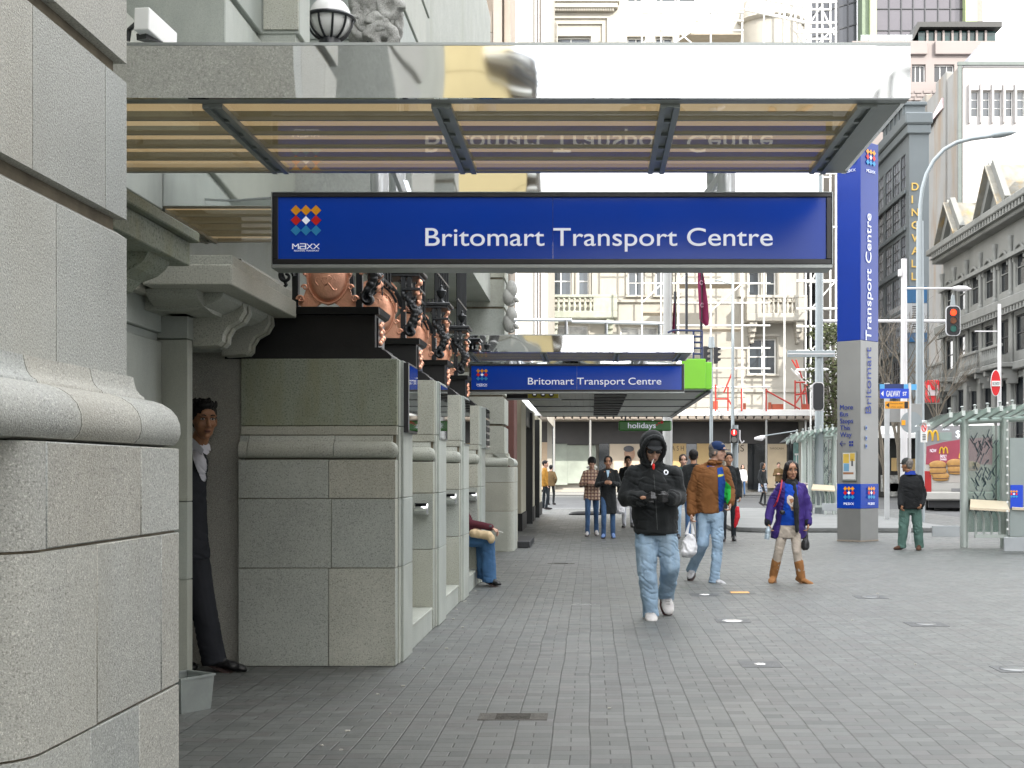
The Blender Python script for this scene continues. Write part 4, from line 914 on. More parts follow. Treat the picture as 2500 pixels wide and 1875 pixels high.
# ------------------------------------------------------------------ buildings on the right, far to near
mull = mat('dark_mullion', (.03, .032, .036), .4, .3)
tw = thing('glass_tower', 'tall dark glass office tower with pale green fins', 'building', (35, 150, 0))
def TX(px, D=150.): return PX(px, D)
tower_glass = mat('tower_glass', (.075, .068, .078), .16, .2, var=.25, vs=.07, spec=.8)
b = MB(); b.box(TX(1985), TX(2100), 152, 170, 0, 75); b.build('glazing', mat('tower_glass_dark', (.055, .058, .066), .12, .3, var=.2, vs=.1), tw)
b = MB(); b.box(TX(2140), TX(2354), 150, 170, 0, 75); b.build('glazing', tower_glass, tw)
b = MB()
for px in (1985, 2011, 2033, 2055, 2078): b.box(TX(px)-.08, TX(px)+.08, 151.85, 151.99, 0, 75)
for k in range(28): z = 10+k*2.7; b.prism([(TX(1985), z), (TX(2100), z+1.6), (TX(2100), z+1.75), (TX(1985), z+.15)], 'y', 151.87, 151.98)
for px in (2170, 2200, 2229, 2258, 2290, 2320): b.box(TX(px)-.07, TX(px)+.07, 149.87, 149.99, 0, 75)
for k in range(28): z = 10+k*2.55; b.box(TX(2140), TX(2354), 149.88, 149.985, z, z+.1)
b.build('mullions', mull, tw)
b = MB(); gf = mat('pale_green_fin', (.30, .36, .18), .5, var=.05)
b.box(TX(2120), TX(2136), 149, 152, 0, 75); b.box(TX(2350), TX(2379), 148.8, 152, 0, 75); b.build('fin', gf, tw)
b = MB(); b.box(TX(2103), TX(2119.8), 149.6, 152, 0, 75); b.build('fin', mat('dark_green_fin', (.13, .17, .11), .5), tw)
b = MB(); b.box(TX(2381), TX(2400), 150, 170, 0, 75); b.build('side_wall', mat('brown_side', (.22, .20, .18), .6), tw)

bg_ = thing('beige_office', 'beige concrete office with rooftop pavilion and dark ribbon windows', 'building', (40, 130, 0))
def BX(px): return PX(px, 130.)
def BZ(py): return PZ(py, 130.)
beige = mat('beige_concrete', (.22, .19, .178), .75, var=.05, vs=.3)
hl = [(BX(2226), BX(2260), BZ(200), BZ(157)), (BX(2281), BX(2330), BZ(200), BZ(157)), (BX(2226), BX(2260), BZ(300), BZ(244)), (BX(2160), BX(2205), BZ(200), BZ(157)), (BX(2281), BX(2330), BZ(300), BZ(244))]
b = MB(); wall_grid(b, (0, 130, 0), (1, 0, 0), (0, -1, 0), BX(2080), BX(2440), 0, BZ(100), hl, .8); b.box(BX(2080), BX(2440), 131, 145, 0, BZ(100)-.1)
b.box(BX(2080), BX(2262), 129.6, 129.99, BZ(135), BZ(103), .05); b.box(BX(2281), BX(2440), 129.6, 129.99, BZ(135), BZ(103), .05)
for r in range(3):
    for k in range(9): b.box(BX(2100+k*22+(r % 2)*6), BX(2118+k*22+(r % 2)*6), 129.9, 129.99, BZ(228+r*9), BZ(221+r*9), .03)
b.build('wall', beige, bg_)
for h_ in hl: window(bg_, (0, 130, 0), (1, 0, 0), (0, -1, 0), *h_, win_dark, white_p, 3, 1, .5, .1)
pv = MB(); pv.prism([(BX(2243), BZ(50)), (BX(2228), BZ(92)), (BX(2233), BZ(92)), (BX(2248), BZ(62)), (BX(2450), BZ(62)), (BX(2450), BZ(48))], 'y', 130.4, 140); pv.build('roof', mat('dark_roof', (.03, .03, .028), .6), bg_)
pv = MB(); pv.box(BX(2250), BX(2440), 131.3, 139, BZ(100), BZ(66)); pv.build('pavilion', mat('pavilion_glass', (.015, .04, .038), .1, var=.3, vs=.5), bg_)
pv = MB()
for px in (2268, 2289, 2308, 2330, 2350, 2370, 2390, 2412): pv.box(BX(px), BX(px+5), 131, 131.28, BZ(100), BZ(66))
pv.build('pavilion_frames', beige, bg_)
pv = MB(); pv.box(BX(2100), BX(2226), 129.7, 129.75, BZ(102), BZ(87)); pv.build('glass_balustrade', green_glass, bg_)

cc_ = thing('white_concrete_building', 'large white building front with a ribbed stained concrete side', 'building', (38, 110, 0))
D_ = 110.
def WX(px): return PX(px, D_)
def WZ(py): return PZ(py, D_)
XS_ = WX(2345)
hl = [(WX(a), WX(a+20), WZ(284), WZ(222)) for a in (2369, 2397, 2425, 2453, 2481)]
b = MB(); wall_grid(b, (0, D_, 0), (1, 0, 0), (0, -1, 0), XS_+.05, WX(2700), 0, WZ(162), hl, .4); b.box(XS_+.3, WX(2700), D_+.5, D_+22, 0, WZ(164))
for a in (2363, 2391, 2419, 2447, 2475): b.box(WX(a), WX(a+5), D_-.35, D_-.002, WZ(302), WZ(206), .03)
for a in (2369, 2397, 2425, 2453, 2481): b.box(WX(a), WX(a+21), D_-.15, D_-.003, WZ(221), WZ(209))
white_c = mat('white_concrete', (.40, .385, .375), .7, var=.05, vs=.12, stain=(.12, (.52, .48, .46), .6))
b.build('wall', white_c, cc_)
for h_ in hl: window(cc_, (0, D_, 0), (1, 0, 0), (0, -1, 0), *h_, win_glass, white_p, 1, 3, .3, .06)
b = MB(); b.box(XS_-.3, WX(2700), D_-.3, D_+.0-.004, WZ(161), WZ(153)); b.box(XS_-.25, XS_+.04, D_-.25, D_-.01, 0, WZ(162)); b.build('dark_edging', mat('dark_edging', (.10, .12, .11), .6), cc_)
b = MB(); x = XS_
for k in range(7):
    y = D_+k*3.4; b.box(x-.25-.1*(k % 2), x+.28, y, y+3.3, 0, WZ(155)-.6*k*.0+(.4 if k % 2 else -.3)-(1.0 if k > 3 else 0), .1)
b.build('ribbed_side', mat('stained_concrete', (.21, .205, .19), .85, var=.1, vs=.4, stain=(.5, (.20, .135, .075), .8), bump=.2, bs=4), cc_)
b = MB(); b.prism([(D_+4, WZ(232)), (D_+13, WZ(247)), (D_+13, WZ(262)), (D_+4, WZ(205))], 'x', x-.5, x-.34); b.build('banner', mat('pink_banner', (.62, .50, .50), .6, var=.25, vs=.6), cc_)
b = MB(); b.prism([(WX(2412), WZ(160)), (WX(2412), WZ(102)), (WX(2465), WZ(28)), (WX(2700), WZ(28)), (WX(2700), WZ(160))], 'y', D_+8, D_+20); b.build('upper_block', mat('ribbed_cladding', (.24, .24, .255), .6, var=.05, vs=2, stretch=(6, 1, .1)), cc_)

dw = thing('grey_corner_building', 'slate grey corner building with gold vertical lettering', 'building', (22, 86, 0))
D_ = 85.; XS_ = PX(2220, D_); Ys = lambda px: XS_*F/(px-CX)
slate = mat('slate_render', (.155, .178, .188), .7, var=.06, vs=.5)
ZT = PZ(305, D_); u_ = (0, 1, 0)
hl = []
rows = [(PZ(450, D_), PZ(365, D_)), (PZ(540, D_), PZ(466, D_)), (PZ(640, D_), PZ(566, D_)), (PZ(740, D_), PZ(662, D_)), (PZ(840, D_), PZ(770, D_)), (PZ(935, D_), PZ(870, D_))]
for z0, z1 in rows:
    for a, c in ((1.0, 2.3), (2.7, 4.6), (5.0, 6.9), (7.6, 9.4), (9.8, 11.6)): hl.append((a, c, z0, z1))
b = MB(); wall_grid(b, (XS_, D_, 0), u_, (-1, 0, 0), 0, 14, 0, ZT, hl, .10)
b.box(XS_+.5, PX(2268, D_), D_+.02, D_+14, 0, ZT-.05); b.quad((XS_, D_, 0), (PX(2268, D_), D_, 0), (PX(2268, D_), D_, ZT), (XS_, D_, ZT)); b.box(XS_-.35, PX(2268, D_)+.2, D_-.35, D_+14.3, ZT, ZT+.8, .1); b.box(XS_-.2, PX(2268, D_)+.1, D_-.2, D_+14.1, ZT-.6, ZT-.002, .05)
for z0, z1 in rows: b.box(XS_-.15, XS_-.003, D_+.8, D_+13, z0-.45, z0-.2, .04)
b.build('wall', slate, dw)
refl_pane = mat('painted_reflection_glass', (.42, .45, .50), .15, .0, var=.5, vs=1.3)  # bright reflection painted into the pane colour of the upper windows
for h_ in hl:
    if h_[0] > 8: continue
    window(dw, (XS_, D_, 0), u_, (-1, 0, 0), *h_, refl_pane if h_[2] > 8 else win_glass, mull, 3, 3, .07, .06)
b = MB(); b.box(XS_+.3, PX(2268, D_)+.4, D_+2.5, D_+9, ZT+.8, ZT+2.0); b.box(XS_+.1, PX(2268, D_)+.5, D_+2.3, D_+9.3, ZT+2.0, ZT+2.25, .05)
for k in range(5): b.box(XS_+.2, XS_+.29, D_+2.6+k*1.3, D_+2.8+k*1.3, ZT+.8, ZT+2.0)
b.build('penthouse', slate, dw)
gold = mat('gold_lettering', (.62, .42, .12), .4, .4, var=.05)
for i, ch in enumerate('DINGWALL'): text(ch, gold, dw, (PX(2222, D_)+.08, D_-.02, PZ(465+i*31.3, D_)), .50, ext=.08, name='lettering', bold=.012)
b = MB(); b.box(PX(2212, D_), PX(2262, D_), D_-.12, D_-.02, PZ(740, D_), PZ(700, D_)); b.build('blue_sign', mat('sky_blue_board', (.02, .10, .22), .4), dw)
b = MB(); b.box(PX(2212, D_), PX(2262, D_), D_-.12, D_-.02, PZ(812, D_), PZ(741, D_)); dirb = b.build('directory_board', mat('grey_board', (.36, .37, .38), .6, var=.05), dw)
b = MB()
for k in range(11): b.box(PX(2226, D_), PX(2250-(k*7) % 13, D_), D_-.14, D_-.121, PZ(750+k*5.4, D_), PZ(748+k*5.4, D_))
b.build('small_print', mull, dirb)
b = MB(); b.box(PX(2212, D_), PX(2262, D_), D_-.12, D_-.02, PZ(835, D_), PZ(813, D_)); b.build('blue_sign', MATS['sky_blue_board'], dw)
b = MB(); b.box(XS_-.1, XS_-.02, D_+.8, D_+5.2, PZ(762, D_), PZ(735, D_)); b.build('white_panel', mat('grey_board', (.3, .3, .3)), dw)

# dark building between scaffold and column, with foliage in front
dkb = thing('dark_office', 'dark grey office with brown stone edge behind the scaffolding', 'building', (17, 95, 0))
b = MB(); b.box(PX(1935, 95), PX(2035, 95), 95, 110, 0, 33); b.build('wall', mat('dark_cladding', (.06, .062, .06), .5, var=.3, vs=.5, stretch=(3, 1, .1)), dkb)
b = MB(); b.box(PX(2010, 92), PX(2060, 92), 92, 110, 0, PZ(425, 92)); b.build('stone_edge', mat('brown_stone', (.21, .19, .165), .8, var=.1, vs=2, bump=.3, bs=8), dkb)
for k in range(3):
    for j in range(3): q = MB(); q.box(PX(1945+k*20, 94), PX(1958+k*20, 94), 94.85, 94.99, 9+j*5, 12.5+j*5); q.build('window', win_dark, dkb)

# ornate grey building on the right
og = thing('ornate_grey_building', 'shaded grey Victorian building with gables, arches and balconies on the right', 'building', (20.5, 66, 0))
X0 = 20.4; greyst = mat('grey_painted_stone', (.20, .203, .19), .75, var=.12, vs=.6, stain=(.6, (.09, .097, .09), .6), bump=.2, bs=9)
Yg = lambda px: X0*F/(px-CX)
def ZG(py, px): return PZ(py, Yg(px))
zc = 13.9; zm = ZG(770, 2400); y0_, y1_ = 55., Yg(2303)
b = MB(); hl = []; ycs = []
bay = 2.4; n_ = int((y1_-y0_)/bay)
for k in range(n_):
    yc_ = k*bay+.55
    hl.append((yc_, yc_+1.35, ZG(745, 2400)+.2, ZG(650, 2400))); hl.append((yc_, yc_+1.35, ZG(880, 2400), ZG(800, 2400))); hl.append((yc_-.1, yc_+1.15, .4, ZG(940, 2400)))
wall_grid(b, (X0, y1_, 0), (0, -1, 0), (-1, 0, 0), 0, y1_-y0_, 0, zc, hl, .16); b.box(X0+.2, X0+16, y0_, y1_, 0, zc-.1); b.quad((X0, y1_, 0), (X0+16, y1_, 0), (X0+16, y1_, zc), (X0, y1_, zc))
b.box(X0-.9, X0+.5, y0_, y1_+.5, zc, zc+.35, .05); b.box(X0-.6, X0+.5, y0_, y1_+.3, zc-.5, zc-.002, .05); b.box(X0-.5, X0-.002, y0_, y1_+.2, zm-.25, zm+.25, .05); b.box(X0-.3, X0-.003, y0_, y1_+.1, zc-2.2, zc-2.0); b.box(X0-.35, X0-.003, y0_, y1_+.1, ZG(915, 2400)-.2, ZG(915, 2400)+.2, .05)
b.build('wall', greyst, og)
d = MB()
for k in range(int((y1_-y0_)/.45)): y = y0_+k*.45; d.box(X0-.82, X0-.61, y, y+.22, zc-.28, zc-.003); d.box(X0-.45, X0-.3, y, y+.2, zm-.5, zm-.255)
d.box(X0-.825, X0-.605, y0_, y1_, zc-.30, zc-.27); d.box(X0-.46, X0-.29, y0_, y1_, zm-.52, zm-.49); d.build('cornice', greyst, og)
for k in range(n_+1):      # columns with capitals between the bays
    y = y1_-(k*bay+.1)
    if y < y0_: continue
    d = MB(); d.lathe([(.16, zm+.26), (.16, zm+.5), (.11, zm+.6), (.10, zm+2.8), (.17, zm+3.1), (.17, zm+3.3)], (X0-.08, y, 0), 10); d.box(X0-.12, X0-.001, y-.2, y+.2, ZG(915, 2400)+.2, zm-.26, .03); d.box(X0-.2, X0-.001, y-.28, y+.28, 0, ZG(915, 2400)-.21, .03); d.build('column', greyst, og)
for i, h_ in enumerate(hl): window(og, (X0, y1_, 0), (0, -1, 0), (-1, 0, 0), *h_, win_dark, mull if i % 3 else greyst, 1, 2, .12, .07)
for k in range(n_):
    ar = MB()
    y = y1_-(k*bay+.55+.675); z = ZG(650, 2400)-.05
    ar.tube([(X0-.05, y+.76*math.cos(R(a)), z-.55+.76*math.sin(R(a))) for a in range(0, 181, 15)], .08, 6)
    for sgn in (-1, 1): 
        q_ = [(y+sgn*.675, z+.05), (y+sgn*.675, z-.60), (y+sgn*.60, z-.26), (y+sgn*.34, z-.05), (y, z+.05)]
        ar.prism(q_, 'x', X0-.01, X0+.09)
    ar.ell((X0-.2, y, ZG(800, 2400)+.5), (.16, .14, .3)); ar.build('arch', greyst, og, smooth='auto')
for yc_ in (Yg(2322), Yg(2465), Yg(2400)-.5):
    bl = MB(); bl.box(X0-1.0, X0-.01, yc_-1.5, yc_+1.5, ZG(918, 2400), ZG(918, 2400)+.25, .04); bl.box(X0-1.0, X0-.8, yc_-1.5, yc_+1.5, ZG(918, 2400)+1.0, ZG(918, 2400)+1.15, .03)
    for k in range(10): bl.lathe([(.05, 0), (.1, .25), (.05, .6), (.06, .75)], (X0-.9, yc_-1.4+k*.31, ZG(918, 2400)+.25), 8)
    for s_ in (-1.1, 1.1):
        for j in range(3): bl.box(X0-.9+.2*j, X0-.01, yc_+s_-.15, yc_+s_+.15, ZG(918, 2400)-.25*(j+1), ZG(918, 2400)-.25*j-.002)
    bl.build('balcony', greyst, og)
roofm = mat('lichen_roof', (.22, .21, .18), .9, var=.3, vs=1.5, stain=(1.2, (.32, .20, .05), .8), bump=.4, bs=6)
def gable(ya, yb, h, roof_len):
    ym = (ya+yb)/2; g = MB(); g.prism([(ya, zc+.35), (yb, zc+.35), (ym, zc+.35+h)], 'x', X0-.3, X0+.1); gr = g.build('gable', greyst, og)
    e = MB()
    for a in (ya, yb): e.bar((X0-.45, a, zc+.4), (X0-.45, ym, zc+.5+h), .3, .9)
    e.build('bargeboard', greyst, gr)
    r = MB()
    for a in (ya, yb): r.add([(X0-.9, a, zc+.45), (X0-.9, ym, zc+.6+h), (X0+roof_len, ym, zc+.6+h), (X0+roof_len, a, zc+.45), (X0-.9, a, zc+.33), (X0-.9, ym, zc+.48+h), (X0+roof_len, ym, zc+.48+h), (X0+roof_len, a, zc+.33)], [(0, 1, 2, 3), (4, 5, 6, 7), (0, 1, 5, 4), (1, 2, 6, 5), (2, 3, 7, 6), (3, 0, 4, 7)])
    r.build('gable_roof', roofm, gr)
gable(Yg(2318), Yg(2366), 1.8, 3.0); gable(Yg(2418), Yg(2478), 2.1, 3.4)
for py_, px_ in ((2395, 2400), (2500, 2490)): ch = MB(); ch.box(X0+1.2, X0+2.6, Yg(px_)-.9, Yg(px_)+.6, zc, zc+2.1, .05); ch.box(X0+1.0, X0+2.8, Yg(px_)-1.1, Yg(px_)+.8, zc+2.1, zc+2.4, .05); ch.build('chimney', mat('pale_chimney', (.42, .42, .40), .8, stain=(1, (.3, .2, .05), .5)), og)
rs = thing('bank_sign', 'red framed sign board on the ribbed wall behind the poles', 'sign', P(2275, 980, 64))
b = MB(); b.box(PX(2261, 64), PX(2294, 64), 64, 64.3, PZ(983, 64), PZ(928, 64), .03); b.build('board', mat('bank_red', (.60, .02, .025), .4), rs)
b = MB(); b.box(PX(2265, 64), PX(2290, 64), 63.95, 63.99, PZ(966, 64), PZ(940, 64)); b.build('panel', mat('bank_pale', (.6, .5, .5), .4), rs)
b = MB()
for k in range(3): b.prism([(PX(2268+k*7, 64), PZ(936, 64)), (PX(2274+k*7, 64), PZ(936, 64)), (PX(2278+k*4, 64), PZ(952, 64)), (PX(2274+k*4, 64), PZ(952, 64))], 'y', 63.9, 63.94)
b.build('mark', MATS['bank_red'], rs)

# ------------------------------------------------------------------ long awning with green box sign beyond the second station sign, and the shops under it
aw = thing('long_awning', 'long slatted awning with bright green fascia box beyond the second blue sign', 'awning', (.5, 32, 3))
b = MB(); xr, zs = 2.46, 3.04
for k in range(24): x = -1.5+k*.162; b.box(x, x+.156, 26.1, 38.6, zs, zs+.03)
b.build('soffit_slats', mat('pale_slats', (.62, .63, .59), .55, var=.06, vs=1), aw)
b = MB()
for k in range(5): y = 26.4+k*3.0; b.box(-1.5, xr-.02, y, y+.05, zs-.02, zs-.003)
b.box(xr-.10, xr-.01, 26.1, 38.6, zs-.05, zs-.002); b.build('frame', mull, aw)
for k in range(9): MB().box(.05, .75, 27.2+k*1.2, 27.75+k*1.2, zs-.035, zs-.005).build('soffit_vent', mat('vent_dark', (.10, .10, .095), .7), aw)
b = MB(); b.box(-1.5, xr, 26, 38.7, zs+.035, zs+.5, .02); b.build('roof', mat('awning_roof', (.4, .4, .38), .6), aw)
green = mat('lime_green', (.18, .55, .005), .35, var=.04)
b = MB(); b.box(PX(1600, 25.7), PX(1722, 25.7), 25.6, 25.98, PZ(950, 25.7), PZ(877, 25.7), .01); b.box(PX(1722, 25.7)+.002, PX(1738, 25.7), 25.7, 28.6, PZ(950, 25.7), PZ(884, 25.7), .01); b.build('green_box', green, aw)
b = MB(); b.box(-1.5, PX(1599, 25.7), 25.6, 25.98, PZ(950, 25.7), PZ(890, 25.7)); b.build('fascia', mat('awning_roof', (.4, .4, .4)), aw)
b = MB(); dkr = mat('navy_rail', (.02, .03, .10), .5)
yy = 27.2
for a, c in (((1630, 812), (1645, 806)), ((1645, 806), (1714, 808)), ((1693, 808), (1693, 876)), ((1714, 808), (1714, 876)), ((1693, 822), (1714, 822)), ((1693, 836), (1714, 836)), ((1693, 850), (1714, 850)), ((1693, 864), (1714, 864))):
    b.tube([P(a[0], a[1], yy), P(c[0], c[1], yy)], .022, 6)
b.build('roof_ladder', dkr, aw)
b = MB()
for a, c in (((1255, 781), (1396, 781)), ((1396, 785), (1620, 790)), ((1382, 782), (1382, 816)), ((1480, 786), (1480, 816)), ((1610, 790), (1610, 816))): b.tube([P(a[0], a[1], 17), P(c[0], c[1], 17)], .021, 8)
tag(b.build('handrail', steel), 'pale tube handrail on top of the distant polished canopy', 'handrail')
hs = thing('green_shop_sign', 'green rounded shop sign lettered holidays hanging under the awning', 'sign', P(1576, 1052, 30))
b = MB(); b.box(PX(1510, 30), PX(1640, 30), 30, 30.12, PZ(1052, 30), PZ(1027, 30), .03); b.build('board', mat('leaf_green', (.035, .22, .02), .3, var=.08), hs)
text('holidays', letter_w, hs, (PX(1533, 30), 29.995, PZ(1045, 30)), .125, PX(1601, 30)-PX(1533, 30), bold=.012)
b = MB()
for px, py, r_ in ((1604, 1037, .02), (1609, 1033, .025), (1616, 1031, .035)): b.lathe([(r_, 0), (r_, .004)], (PX(px, 30), 29.99, PZ(py, 30)), 12, 'y')
b.build('dots', m_red, hs)
b = MB(); b.tube([P(1527, 1027, 30), P(1527, 1016, 30)], .02, 6); b.build('hanger', mull, hs)
# shops under the awning on the left
sh = thing('arcade_shops', 'cream fronted shops with dark doorways under the long awning', 'building', (-1.6, 33, 0))
cream = mat('cream_paint', (.50, .47, .36), .6, var=.06, vs=.8); pinkp = mat('pink_paint', (.52, .42, .38), .6, var=.05)
b = MB(); b.box(-2.4, -1.62, 24.4, 26.6, .62, 3.9, .01); b.box(-2.4, -1.45, 24.2, 26.3, 3.0, 3.9); b.build('pink_pier', pinkp, sh)
b = MB(); b.box(-2.4, -1.60, 24.42, 26.58, 0, .615); b.build('base', black_stone, sh)
for y, w_, c_ in ((29.2, 2.0, cream), (34.8, 1.2, cream), (38, 3, cream)):
    b = MB(); b.box(-2.6, -1.62, y, y+w_, .4, 3.03, .01); b.build('pillar', c_, sh); b = MB(); b.box(-2.6, -1.60, y, y+w_, 0, .4); b.build('base', black_stone, sh)
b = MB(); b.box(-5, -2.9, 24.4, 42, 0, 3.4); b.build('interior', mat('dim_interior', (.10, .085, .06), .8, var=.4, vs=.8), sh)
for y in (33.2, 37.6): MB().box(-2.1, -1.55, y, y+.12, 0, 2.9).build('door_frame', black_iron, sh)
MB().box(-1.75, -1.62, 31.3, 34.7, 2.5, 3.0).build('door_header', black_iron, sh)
b = MB(); b.box(-2.0, -1.42, 23.2, 24.1, 1.2, 3.0, .01); b.build('red_brown_post', mat('red_brown', (.12, .045, .035), .5), sh)
pe = thing('yellow_info_board', 'yellow board with three round black symbols under the second blue sign', 'sign', P(1325, 965, 20))
b = MB(); b.box(PX(1237, 20), PX(1288, 20), 20, 20.1, PZ(972, 20), PZ(955, 20)); b.build('dark_part', black_stone, pe)
b = MB(); b.box(PX(1289, 20), PX(1363, 20), 20, 20.1, PZ(972, 20), PZ(955, 20)); b.build('board', mat('olive_yellow', (.42, .40, .05), .5), pe)
for px in (1305, 1326, 1346):
    b = MB(); b.lathe([(.040, 0), (.040, .008)], (PX(px, 20), 19.985, PZ(963, 20)), 16, 'y'); s_ = b.build('disc', sign_frame, pe)
    b = MB(); b.box(PX(px, 20)-.02, PX(px, 20)+.02, 19.975, 19.984, PZ(963, 20)-.012, PZ(963, 20)+.012); b.build('symbol', letter_w, s_)
b = MB(); b.box(PX(1237, 20), PX(1370, 20), 19.98, 20.12, PZ(976, 20), PZ(972.2, 20)); b.build('rail', alu, pe)
# ------------------------------------------------------------------ people
def to_obj(mb, mods, name, m, parent, smooth=True, fold=0., fs=7., seed=0):
    """voxel-join the shapes into one continuous surface"""
    me = bpy.data.meshes.new(name); me.from_pydata([tuple(v) for v in mb.v], [], mb.f)
    bm = bmesh.new(); bm.from_mesh(me); bmesh.ops.recalc_face_normals(bm, faces=bm.faces[:]); bm.to_mesh(me); bm.free()
    ob = bpy.data.objects.new('tmp', me); C.objects.link(ob)
    vox, sm = mods
    r = ob.modifiers.new('r', 'REMESH'); r.mode = 'VOXEL'; r.voxel_size = vox; r.adaptivity = 0
    s = ob.modifiers.new('s', 'SMOOTH'); s.iterations = sm; s.factor = .5
    dg = bpy.context.evaluated_depsgraph_get(); out = bpy.data.meshes.new_from_object(ob.evaluated_get(dg))
    bpy.data.objects.remove(ob); bpy.data.meshes.remove(me)
    if fold:
        k = len(out.vertices); co = np.empty(k*3); nr = np.empty(k*3); out.vertices.foreach_get('co', co); out.vertices.foreach_get('normal', nr)
        co = co.reshape(-1, 3); nr = nr.reshape(-1, 3); of = Vector((seed*3.1, seed*1.7, seed))
        for i in range(k):
            p = Vector(co[i]); q = Vector((p.x*fs, p.y*fs, p.z*fs*.75))+of
            d = 1-abs(noise.noise(q+Vector((0, 0, 1))*noise.noise(q*.6)))*2.2
            d2 = noise.noise(q*2.6+of)
            rg = 0.
            if fold >= .005 and fs < 12:      # crisp creases lying across the limb
                cz = noise.noise(Vector((p.x*fs*1.4+p.z*fs*.9, p.y*fs*1.4, p.z*fs*3.1+p.x*fs*1.2))+of*2.); rg = max(0., 1-abs(cz)*6.)*max(0., .35+noise.noise(q*.9+of*3))*1.5
            co[i] += nr[i]*(fold*(d*.8+d2*.45-.45-rg))
        out.vertices.foreach_set('co', co.reshape(-1)); out.update()
    o = ORG[parent.name]; co = np.empty(len(out.vertices)*3); out.vertices.foreach_get('co', co); co = co.reshape(-1, 3)-np.array(o[:]); out.vertices.foreach_set('co', co.reshape(-1))
    out.name = name
    return link(name, out, m, parent, o, True)

def cloth(name, col, rough=.85, var=.14, vs=9, bump=.35, bs=170, **k): return mat(name, col, rough, var=var, vs=vs, bump=bump, bs=bs, spec=.2, **k)
skin_m = {'light': mat('skin_light', (.50, .30, .22), .5, var=.07, vs=14, spec=.35), 'tan': mat('skin_tan', (.36, .19, .115), .5, var=.09, vs=14, spec=.35), 'brown': mat('skin_brown', (.30, .145, .075), .45, var=.12, vs=16, spec=.4)}
hair_m = {'black': mat('hair_black', (.007, .006, .006), .62, var=.3, vs=40, bump=.6, bs=120, stretch=(1, 1, .3), spec=.3), 'brown': mat('hair_brown', (.035, .02, .012), .5, var=.3, vs=40, bump=.6, bs=120), 'grey': mat('hair_grey', (.16, .14, .125), .6, var=.3, vs=60, bump=.8, bs=150)}
eye_w = mat('eye_white', (.42, .40, .38), .3, var=.02); eye_d = mat('eye_dark', (.02, .012, .01), .2, var=.02); lip_m = {'light': mat('lips', (.36, .13, .11), .4, var=.05), 'tan': mat('lips_tan', (.27, .09, .07), .4, var=.05), 'brown': mat('lips_brown', (.14, .05, .035), .4, var=.05)}
denim = cloth('faded_denim', (.27, .38, .50), var=.25, vs=5, stain=(5, (.42, .52, .60), .6)); denim_d = cloth('dark_denim', (.05, .10, .20), var=.25, vs=6, stain=(4, (.09, .17, .30), .6))
black_cl = cloth('black_fleece', (.016, .018, .019), var=.3, vs=12, sheen=.1); black_leather = mat('black_leather', (.012, .012, .013), .28, var=.3, vs=20, bump=.4, bs=90)
shoe_white = mat('white_leather', (.52, .50, .49), .45, var=.12, vs=14); sole_m = mat('dark_sole', (.05, .03, .028), .7)

